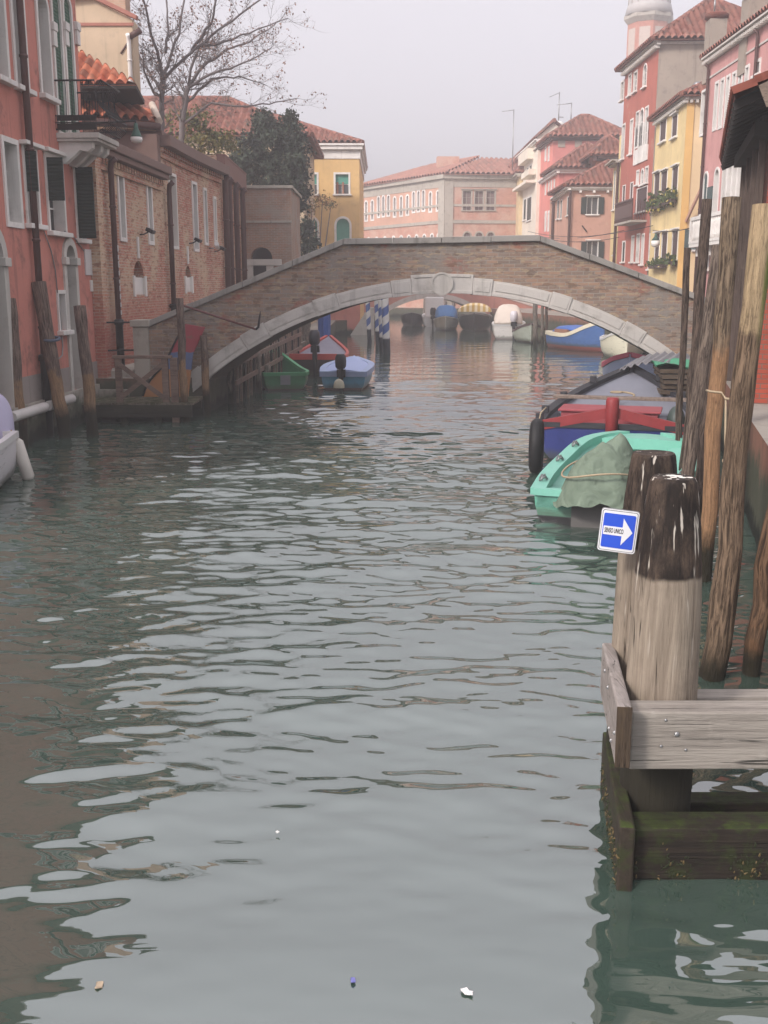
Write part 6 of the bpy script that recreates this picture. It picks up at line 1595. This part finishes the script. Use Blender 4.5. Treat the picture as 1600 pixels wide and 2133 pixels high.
def pile_(x, y, zt, prof, seed):
    q = random.Random(seed); m = MB(); m.smf = True; n = 40; rs = []
    ph = [q.uniform(0,6.28) for _ in range(4)]
    P = []
    for a, b in zip(prof, prof[1:]):
        for i in range(5): P.append((a[0]+(b[0]-a[0])*i/5, a[1]+(b[1]-a[1])*i/5))
    P.append(prof[-1])
    for r, z in P:
        ring = []
        for k in range(n):
            a = 2*math.pi*k/n; f = 1+.018*math.sin(3*a+ph[0]+z)+.012*math.sin(7*a+ph[1])-.05*math.exp(-((math.sin((a-ph[2])/2))/.03)**2)-.05*math.exp(-((math.sin((a-4.4-.12*z)/2))/.02)**2)
            ring.append((x+r*f*math.cos(a), y+r*f*math.sin(a), z))
        rs.append(m.add(ring))
    for i in range(len(P)-1):
        for k in range(n): k2 = (k+1) % n; m.face((rs[i]+k, rs[i]+k2, rs[i+1]+k2, rs[i+1]+k))
    m.smf = False; m.face([rs[-1]+k for k in range(n)])
    return m
o = fr(pile_(1.482, 5.2, 2.06, [(.193,-1.2),(.191,.4),(.186,.93),(.176,1.4),(.168,1.56),(.15,1.8),(.125,1.99),(.117,2.035),(.105,2.055)], 1), 'pile', PW, 0)
DROP = m_plain('bird_droppings', srgb(222,216,206), .8, .12, 20)
o2 = fr(pile_(1.535, 5.8, 2.08, [(.19,-1.2),(.186,.4),(.18,.93),(.172,1.4),(.166,1.56),(.152,1.8),(.128,2.03),(.122,2.07),(.115,2.085)], 5), 'pile', PW, 0)
m = MB(); q = random.Random(3)
for _ in range(11):
    a = q.uniform(0,6.28); r = .075*math.sqrt(q.random()); c = (1.487+r*math.cos(a), 5.19+r*math.sin(a), 2.0565); s_ = q.uniform(.006,.022)
    m.poly(*[(c[0]+s_*(1+.3*q.random())*math.cos(b_*.785), c[1]+s_*(1+.3*q.random())*math.sin(b_*.785), c[2]+.0005*_*.1) for b_ in range(8)])
fr(m, 'droppings', DROP, 0)['kind'] = 'stuff'
def bolt(x, y, z, r=.016): m = MB(); m.ball((x,y,z), r, 10, 8, (1,.7,1)); fr(m, 'bolt', STEEL, 0)
for x, z in ((1.47,.81),(1.41,.885),(1.395,.745),(1.52,.725)): bolt(x, 4.828, z, .014 if x > 1.46 and z > .8 else .008)
for y, z in ((4.78,.82),(4.95,.7),(5.3,.85),(5.55,.85),(5.1,.7)): bolt(1.176+(y-4.72)*.146-.037, y, z+.02, .012)
m = MB(); q = random.Random(9)
for _ in range(520):
    x = q.uniform(1.29, 3.2); z = .02+abs(q.gauss(0,.06))+(.07 if q.random() < .35 else 0); s_ = q.uniform(.006,.014)
    if math.sin(x*7)+math.sin(x*17+1) < -.6: continue
    m.mi = 0 if q.random() < .3 else 1
    c = Vector((x, 4.797, z)); d = Vector((q.gauss(0,.4), -.25, q.gauss(.6,.6))).normalized()
    m.tube([c-d*s_, c-d*s_*.3, c+d*s_*.9], [s_*.3, s_*.45, s_*.12], 5)
for _ in range(160):
    y = q.uniform(4.72, 5.8); x = 1.222+(y-4.72)*.136-.042; z = q.uniform(.0,.2); s_ = q.uniform(.006,.014); m.mi = 0 if q.random() < .3 else 1
    c = Vector((x, y, z)); d = Vector((-.4, q.gauss(0,.3), q.gauss(-.3,.6))).normalized(); m.tube([c-d*s_, c, c+d*s_*1.4], [s_*.3, s_*.4, s_*.1], 5)
fr(m, 'mussels', [m_plain('mussel_shell', srgb(104,86,48), .5, .4, 30), m_plain('dark_weed', srgb(40,48,22), .6, .3, 20)], 0)['kind'] = 'stuff'
# the one-way sign
sg = thing('one_way_sign', 'blue and white one way arrow sign on the rear pile', 'sign', (1.283, 5.50, 1.70), R(-14)); sg.rotation_euler = (R(4), R(4.5), R(-14))
def rrect(w, h, r, n=5, cx=0, cz=0):
    P = []
    for sx, sz, a0 in ((1,-1,-90),(1,1,0),(-1,1,90),(-1,-1,180)):
        for k in range(n+1): a = R(a0+90*k/n); P.append((cx+sx*(w/2-r)+r*math.cos(a), cz+sz*(h/2-r)+r*math.sin(a)))
    return P
W2, H2 = .205, .245
WS = m_plain('sign_white', srgb(224,224,228), .4, .05, bump=0); BS = m_plain('sign_blue', srgb(36,84,214), .4, .06, bump=0); KS = m_plain('sign_black', srgb(24,24,28), .5, .05, bump=0)
m = MB(); m.prism(rrect(W2,H2,.016), -.004, .006); m.build('plate', STEEL, sg)
m = MB(); m.prism(rrect(W2-.004,H2-.004,.015), -.006, -.0041); m.build('face', WS, sg)
m = MB(); m.prism(rrect(W2-.016,H2-.016,.012), -.0075, -.0061); m.build('border', KS, sg)
m = MB(); m.prism(rrect(W2-.021,H2-.021,.011), -.009, -.0076); m.build('inset', WS, sg)
m = MB(); m.prism(rrect(W2-.034,H2-.05,.009,cz=.0), -.0105, -.0091); m.build('panel', BS, sg)
ux = lambda u: (u-.5)*W2; uz = lambda v: (.5-v)*H2
m = MB(); m.prism([(ux(.105),uz(.6)),(ux(.6),uz(.6)),(ux(.6),uz(.815)),(ux(.87),uz(.5)),(ux(.6),uz(.185)),(ux(.6),uz(.4)),(ux(.105),uz(.4))], -.012, -.0106); m.build('arrow', WS, sg)
cu = bpy.data.curves.new('lettering', 'FONT'); cu.body = 'SENSO UNICO'; cu.size = .037; cu.align_x = 'CENTER'; cu.align_y = 'CENTER'; cu.extrude = .0004; cu.offset = .0006; cu.materials.append(KS)
o = bpy.data.objects.new('lettering', cu); C.objects.link(o); bpy.context.view_layer.update(); me_ = bpy.data.meshes.new_from_object(o.evaluated_get(bpy.context.evaluated_depsgraph_get())); bpy.data.objects.remove(o); o = bpy.data.objects.new('lettering', me_); C.objects.link(o); o.parent = sg; o.location = (ux(.385), -.0128, uz(.5)); o.rotation_euler = (R(90), 0, 0); o.scale = (.42, 1, 1)

# ------------------------------------------------------------------ trees and plants
def leaf_mesh(name, centers, n_per, spread, size, mats, parent, off, seed, w=.55):
    rs = np.random.RandomState(seed); N = len(centers)*n_per
    c = np.repeat(np.array(centers), n_per, 0)+rs.normal(0, 1, (N,3))*spread*np.array([1,1,.85])
    a = rs.normal(0,1,(N,3)); a /= np.linalg.norm(a,axis=1)[:,None]; b = rs.normal(0,1,(N,3)); b -= a*(a*b).sum(1)[:,None]; b /= np.linalg.norm(b,axis=1)[:,None]
    s = rs.uniform(.45,1.6,(N,1))*size
    V = np.stack([c-a*s, c+b*s*w, c+a*s, c-b*s*w], 1).reshape(-1,3)-np.array(off)
    me = bpy.data.meshes.new(name); me.from_pydata(V.tolist(), [], np.arange(N*4).reshape(-1,4).tolist())
    for mm in mats: me.materials.append(mm)
    k = np.repeat(rs.randint(0, len(mats), len(centers)), n_per); me.polygons.foreach_set('material_index', k.astype(np.int32)); me.update()
    o = bpy.data.objects.new(name, me); C.objects.link(o); o.parent = parent; return o
def crown_pts(ells, n, seed, fill=.5):
    q = random.Random(seed); P = []
    for _ in range(n):
        c, r = q.choice(ells); v = Vector((q.gauss(0,1), q.gauss(0,1), q.gauss(0,1))).normalized(); k = (fill+(1-fill)*q.random())
        P.append((c[0]+v.x*r[0]*k, c[1]+v.y*r[1]*k, c[2]+v.z*r[2]*k))
    return P
LF = [m_plain('dark_needle_green', srgb(38,48,38), .7, .25, 3), m_plain('mid_leaf_green', srgb(50,62,46), .7, .25, 3), m_plain('grey_leaf_green', srgb(62,74,56), .7, .25, 3)]
OLV = [m_plain('olive_leaf', srgb(116,112,62), .75, .3, 3), m_plain('yellow_green_leaf', srgb(140,132,74), .75, .3, 3), m_plain('moss_leaf', srgb(86,96,52), .75, .3, 3)]
BARK = m_plain('tree_bark', srgb(112,104,104), .9, .25, 4)
c0 = atY(545, 330, 52)
ev = thing('evergreen_tree', 'dense dark evergreen tree with two tops beyond the brick gatehouse', 'tree', (c0.x, 52, .9))
E = []
for px_, py_, rx, rz in ((522,335,1.15,1.5),(560,300,1.0,1.3),(545,390,1.6,1.5),(600,330,1.0,1.7),(606,290,.5,1.1),(612,370,.65,1.2),(585,400,1.4,1.4),(500,370,.9,1.2),(618,405,.5,.9),(550,258,.45,.6)):
    p = atY(px_, py_, 52); E.append((p, (rx, rx*1.1, rz)))
E += [E[3], E[4], E[0], E[1]]
off = (c0.x, 52, .9)
P = crown_pts(E, 820, 4, .4); q = random.Random(2)
for px_, py_ in ((605,236),(604,246),(606,256),(553,244),(541,262),(600,262),(612,270),(570,262),(520,290),(628,330),(634,370),(638,400),(505,320)): p = atY(px_, py_, 52); P += [tuple(p)]*3
leaf_mesh('crown', P, 36, .15, .075, LF, ev, off, 5)
m = MB(); m.tube([(0,0,-.4),(.1,0,3),(.2,.1,6),(.6,0,8.5)], [.28,.22,.14,.04], 10); m.tube([(.1,0,3),(1.0,.2,5.5),(1.6,0,8.5)], [.16,.1,.03], 8); m.build('trunk', BARK, ev)
def shrub(name, label, ells, n, per, spr, size, mats, base, seed, cat='shrub'):
    t = thing(name, label, cat, base); leaf_mesh('foliage', crown_pts(ells, n, seed, .35), per, spr, size, mats, t, base, seed)
    m = MB(); q = random.Random(seed)
    for c, r in ells[:4]: m.tube([(q.uniform(-.1,.1),q.uniform(-.1,.1),0), tuple((Vector(c)-Vector(base))*.6), tuple(Vector(c)-Vector(base))], [.06,.04,.015], 6)
    m.build('stem', BARK, t)
b = atY(415, 300, 44); ells = [(atY(px_,py_,44), (r,r,r)) for px_,py_,r in ((385,262,.7),(412,245,.6),(440,275,.8),(470,292,.6),(400,292,.8),(430,300,.8))]
shrub('leafy_shrub', 'olive green shrub rising behind the curved brown gutter', ells, 100, 22, .16, .07, OLV, (b.x, 44, 6.3), 21)
b = atY(640, 510, 58); ells = [(atY(px_,py_,58), (r,r,r*1.2)) for px_,py_,r in ((632,480,.4),(645,500,.5),(655,520,.5),(628,515,.4),(640,470,.3))]
shrub('ivy_bush', 'dark ivy bush over the garden wall in front of the yellow house', ells, 90, 22, .14, .09, LF[:2], (b.x, 58, .9), 22, 'bush')
b = atY(655, 440, 60); ells = [(atY(px_,py_,60), (r,r,r*.6)) for px_,py_,r in ((648,428,.5),(672,415,.5),(640,440,.3),(690,425,.35))]
shrub('orange_shrub', 'sparse shrub with orange tinged twigs before the yellow house', ells, 40, 14, .16, .06, [m_plain('rusty_leaf', srgb(160,116,70), .8, .3, 3), OLV[0]], (b.x, 60, 1.5), 23)

def bare_tree(name, label, limbs, Y, seed, base, leafm):
    """limbs: (picture rows of the limb axis, radius at each end, depth drift)"""
    q = random.Random(seed); t = thing(name, label, 'tree', base); B = Vector(base)
    mt = MB(); mc = MB(); tips = []
    def grow(m, p, d, L, r, lev):
        n = 4; pts = [p]; dd = Vector(d)
        for i in range(n):
            dd = (dd+Vector((q.gauss(0,.16), q.gauss(0,.16), q.gauss(.05,.12)))).normalized(); pts.append(pts[-1]+dd*L/n)
        m.tube([x-B for x in pts], [r*(1-.65*i/n) for i in range(n+1)], 5 if lev < 2 else 4, cap=False)
        if lev >= 3: tips.append(pts[-1]); return
        for i in range(1, n+1):
            for _ in range(2 if lev < 2 else 1):
                if q.random() < .2: continue
                a = Vector((q.gauss(0,1), q.gauss(0,1), q.gauss(0,.8))).normalized()
                grow(m, pts[i], (dd*.85+a*.75).normalized(), L*q.uniform(.42,.62), r*.5, lev+1)
        tips.append(pts[-1])
    for pl, r0, r1, drift in limbs:
        P = [atY(a, b, Y+drift*i/(len(pl)-1)) for i, (a, b) in enumerate(pl)]
        Q = []
        for a, b in zip(P, P[1:]):
            for i in range(4): Q.append(a+(b-a)*i/4+Vector((q.gauss(0,.02), q.gauss(0,.02), q.gauss(0,.02))))
        Q.append(P[-1]); n = len(Q)
        rad = [r0+(r1-r0)*i/(n-1) for i in range(n)]
        mt.tube([x-B for x in Q], rad, 8)
        for i in range(2 if r0 < .12 else 6, n):
            d = (Q[i]-Q[i-1]).normalized()
            for _ in range(2):
                if q.random() < .42: continue
                a = Vector((q.gauss(0,1), q.gauss(0,1), q.gauss(0,.6))).normalized()
                grow(mc, Q[i], (d*.8+a*.8).normalized(), q.uniform(.6,1.15), max(.008, rad[i]*.3), 1)
    mt.build('trunk', BARK, t); mc.build('crown', BARK, t)
    leaf_mesh('dry_leaves', [tuple(x) for x in tips if q.random() < .2], 3, .07, .045, leafm, t, base, seed)['kind'] = 'stuff'
b = atY(338, 330, 40); base = (b.x, 40, .9)
bt0 = atY(338, 330, 40)
limbs = [([(338,620),(338,330),(337,220),(340,168)], .13, .085, 0), ([(340,168),(332,120),(312,60),(292,-30)], .075, .03, -1), ([(340,168),(352,128),(372,70),(388,-30)], .07, .03, 1.2),
 ([(340,170),(385,120),(440,75),(500,30),(560,-15)], .065, .025, -.5), ([(338,190),(312,150),(285,110),(278,40)], .06, .025, 1), ([(340,205),(318,190),(300,150),(296,100)], .06, .02, -1),
 ([(344,110),(350,60),(345,-20)], .055, .02, .5), ([(410,98),(450,92),(520,70),(600,38)], .06, .015, 1), ([(400,105),(440,50),(455,-20)], .06, .03, -1)]
bare_tree('bare_tree', 'tall bare tree with upright forked trunk behind the orange roofs', limbs, 40, 3, base, [m_plain('withered_leaf', srgb(142,110,96), .8, .2, 4)])
b = atY(372, 330, 43); base = (b.x, 43, .9)
limbs = [([(372,620),(376,300),(385,215),(393,180)], .13, .09, 0), ([(393,180),(420,140),(470,105),(520,85),(575,48)], .075, .016, 1), ([(393,180),(450,150),(505,135),(565,100)], .065, .016, -.6), ([(388,215),(440,165),(500,160),(555,178)], .055, .015, .8), ([(380,260),(440,215),(500,222),(560,215),(618,205)], .055, .015, 0), ([(393,180),(400,130),(430,80),(440,20)], .06, .02, -.8)]
bare_tree('bare_tree', 'spreading bare tree leaning right over the hall roof', limbs, 43, 8, base, [bpy.data.materials['withered_leaf']])

# litter on the water
for px_, py_, s_, col, lab, nm in ((972,2072,.034,srgb(220,216,214),'small white scrap floating near the bottom edge','floating_scrap'),(208,2058,.034,srgb(170,150,124),'brown leaf floating near the lower left corner','floating_leaf'),(735,2048,.025,srgb(110,110,176),'bluish scrap floating near the bottom centre','floating_scrap'),(578,1738,.014,srgb(210,208,204),'tiny white feather floating in mid channel','floating_feather')):
    p = onz(px_, py_, .0); q = random.Random(px_); m = MB(); n = 11
    P = [(s_*q.uniform(.6,1.1)*math.cos(2*math.pi*k/n), .6*s_*q.uniform(.6,1.1)*math.sin(2*math.pi*k/n)) for k in range(n)]
    a = m.add([(x, y, .004*math.sin(5*x/s_)+.002) for x, y in P]); bb = m.add([(x, y, .004*math.sin(5*x/s_)+.006) for x, y in P])
    m.face([bb+i for i in range(n)]); m.face([a+i for i in range(n-1,-1,-1)])
    for i in range(n): j = (i+1) % n; m.face((a+i, a+j, bb+j, bb+i))
    o = m.build(nm, m_plain(nm+str(px_), col, .6, .1, 20), loc=(p.x, p.y, .012), rz=q.uniform(0,3)); tag(o, lab, 'litter')

# overhead wires
t = thing('overhead_wire', 'thin lamp wires strung across the canal before the salmon house', 'wire', (13, 66, 5))
m = MB()
for (a, ya, Ya), (b, yb, Yb), sag in (((1100,482,88),(1360,470,58),.5),((1120,492,88),(1300,480,64),.3),((1150,500,74),(1290,494,66),.2)):
    A = atY(a, ya, Ya); B = atY(b, yb, Yb); m.tube([A+(B-A)*i/10-Vector((13,66,5+sag*4*(i/10)*(1-i/10))) for i in range(11)], .02, 4)
m.build('wire', BLACKM, t)
t = thing('overhead_wire', 'lamp wire from the lemon house corner to the poles', 'wire', (14, 55, 5)); m = MB()
A = atY(1360, 480, 57); B = atY(1462, 468, 46); m.tube([A+(B-A)*i/8-Vector((14,55,5+.15*math.sin(math.pi*i/8))) for i in range(9)], .022, 4); m.build('wire', BLACKM, t)

# ------------------------------------------------------------------ haze, light, camera
hz = MB(); hz.box(-62, 62, -10.5, 156, -4.4, 40)
ho = bpy.data.meshes.new('haze'); ho.from_pydata(hz.v, [], hz.f); hm = bpy.data.materials.new('haze_air'); hm.use_nodes = True; nt = hm.node_tree; nt.nodes.remove(nt.nodes['Principled BSDF'])
pv = nt.nodes.new('ShaderNodeVolumePrincipled'); pv.inputs['Color'].default_value = (.985,.965,.985,1); pv.inputs['Density'].default_value = HAZE; pv.inputs['Anisotropy'].default_value = .2
nt.links.new(pv.outputs[0], nt.nodes['Material Output'].inputs['Volume']); ho.materials.append(hm); hob = bpy.data.objects.new('haze', ho); C.objects.link(hob); tag(hob, kind='stuff')

sc = bpy.context.scene
SEL, SAZ = R(34), math.atan2(-.62, -.62)
sd = Vector((math.cos(SEL)*math.sin(SAZ), math.cos(SEL)*math.cos(SAZ), math.sin(SEL)))
sl = bpy.data.lights.new('sun', 'SUN'); sl.energy = SUN; sl.angle = R(9); sl.color = (1.0, .92, .82); so = bpy.data.objects.new('sun', sl); C.objects.link(so)
so.rotation_euler = (-sd).to_track_quat('-Z', 'Y').to_euler(); so.location = (-20,-20,30)
w = bpy.data.worlds.new('World'); sc.world = w; w.use_nodes = True; nt = w.node_tree; bgn = nt.nodes['Background']
sk = nt.nodes.new('ShaderNodeTexSky'); sk.sky_type = 'NISHITA'; sk.sun_disc = False; sk.sun_elevation = SEL; sk.sun_rotation = SAZ; sk.dust_density = 6; sk.air_density = 1.0; sk.ozone_density = 1.0
hs = nt.nodes.new('ShaderNodeHueSaturation'); hs.inputs['Saturation'].default_value = .16; mx = nt.nodes.new('ShaderNodeMix'); mx.data_type = 'RGBA'; mx.blend_type = 'MULTIPLY'; mx.inputs[0].default_value = 1.0; mx.inputs[7].default_value = SKYTINT
nt.links.new(sk.outputs[0], hs.inputs['Color']); nt.links.new(hs.outputs[0], mx.inputs[6]); tc = nt.nodes.new('ShaderNodeTexCoord'); sx = nt.nodes.new('ShaderNodeSeparateXYZ'); nt.links.new(tc.outputs['Generated'], sx.inputs[0])
mr = nt.nodes.new('ShaderNodeMapRange'); mr.inputs['To Min'].default_value = 2.45; mr.inputs['To Max'].default_value = 8.0; nt.links.new(sx.outputs[2], mr.inputs['Value'])      # overcast: brighter towards the zenith
oc = nt.nodes.new('ShaderNodeVectorMath'); oc.operation = 'SCALE'; oc.inputs[0].default_value = (1.0, .975, 1.045); nt.links.new(mr.outputs[0], oc.inputs['Scale'])
m2 = nt.nodes.new('ShaderNodeMix'); m2.data_type = 'RGBA'; m2.inputs[0].default_value = .65; nt.links.new(mx.outputs[2], m2.inputs[6]); nt.links.new(oc.outputs[0], m2.inputs[7])
nt.links.new(m2.outputs[2], bgn.inputs['Color']); bgn.inputs['Strength'].default_value = SKY
cam = bpy.data.cameras.new('camera'); co = bpy.data.objects.new('camera', cam); C.objects.link(co); sc.camera = co
co.location = (0, 0, CH); co.rotation_euler = (R(90)-TH, 0, 0); cam.sensor_width = 36; cam.sensor_fit = 'AUTO'; cam.lens = 36*F/2133; cam.clip_start = .1; cam.clip_end = 600
sc.view_settings.view_transform = 'Standard'; sc.view_settings.look = 'None'; sc.view_settings.gamma = 1.0; sc.view_settings.exposure = EXPO
sc.cycles.use_denoising = True; sc.cycles.max_bounces = 6; sc.cycles.diffuse_bounces = 3; sc.cycles.glossy_bounces = 3; sc.cycles.volume_bounces = 3; sc.cycles.caustics_reflective = False; sc.cycles.caustics_refractive = False
sc.render.film_transparent = False
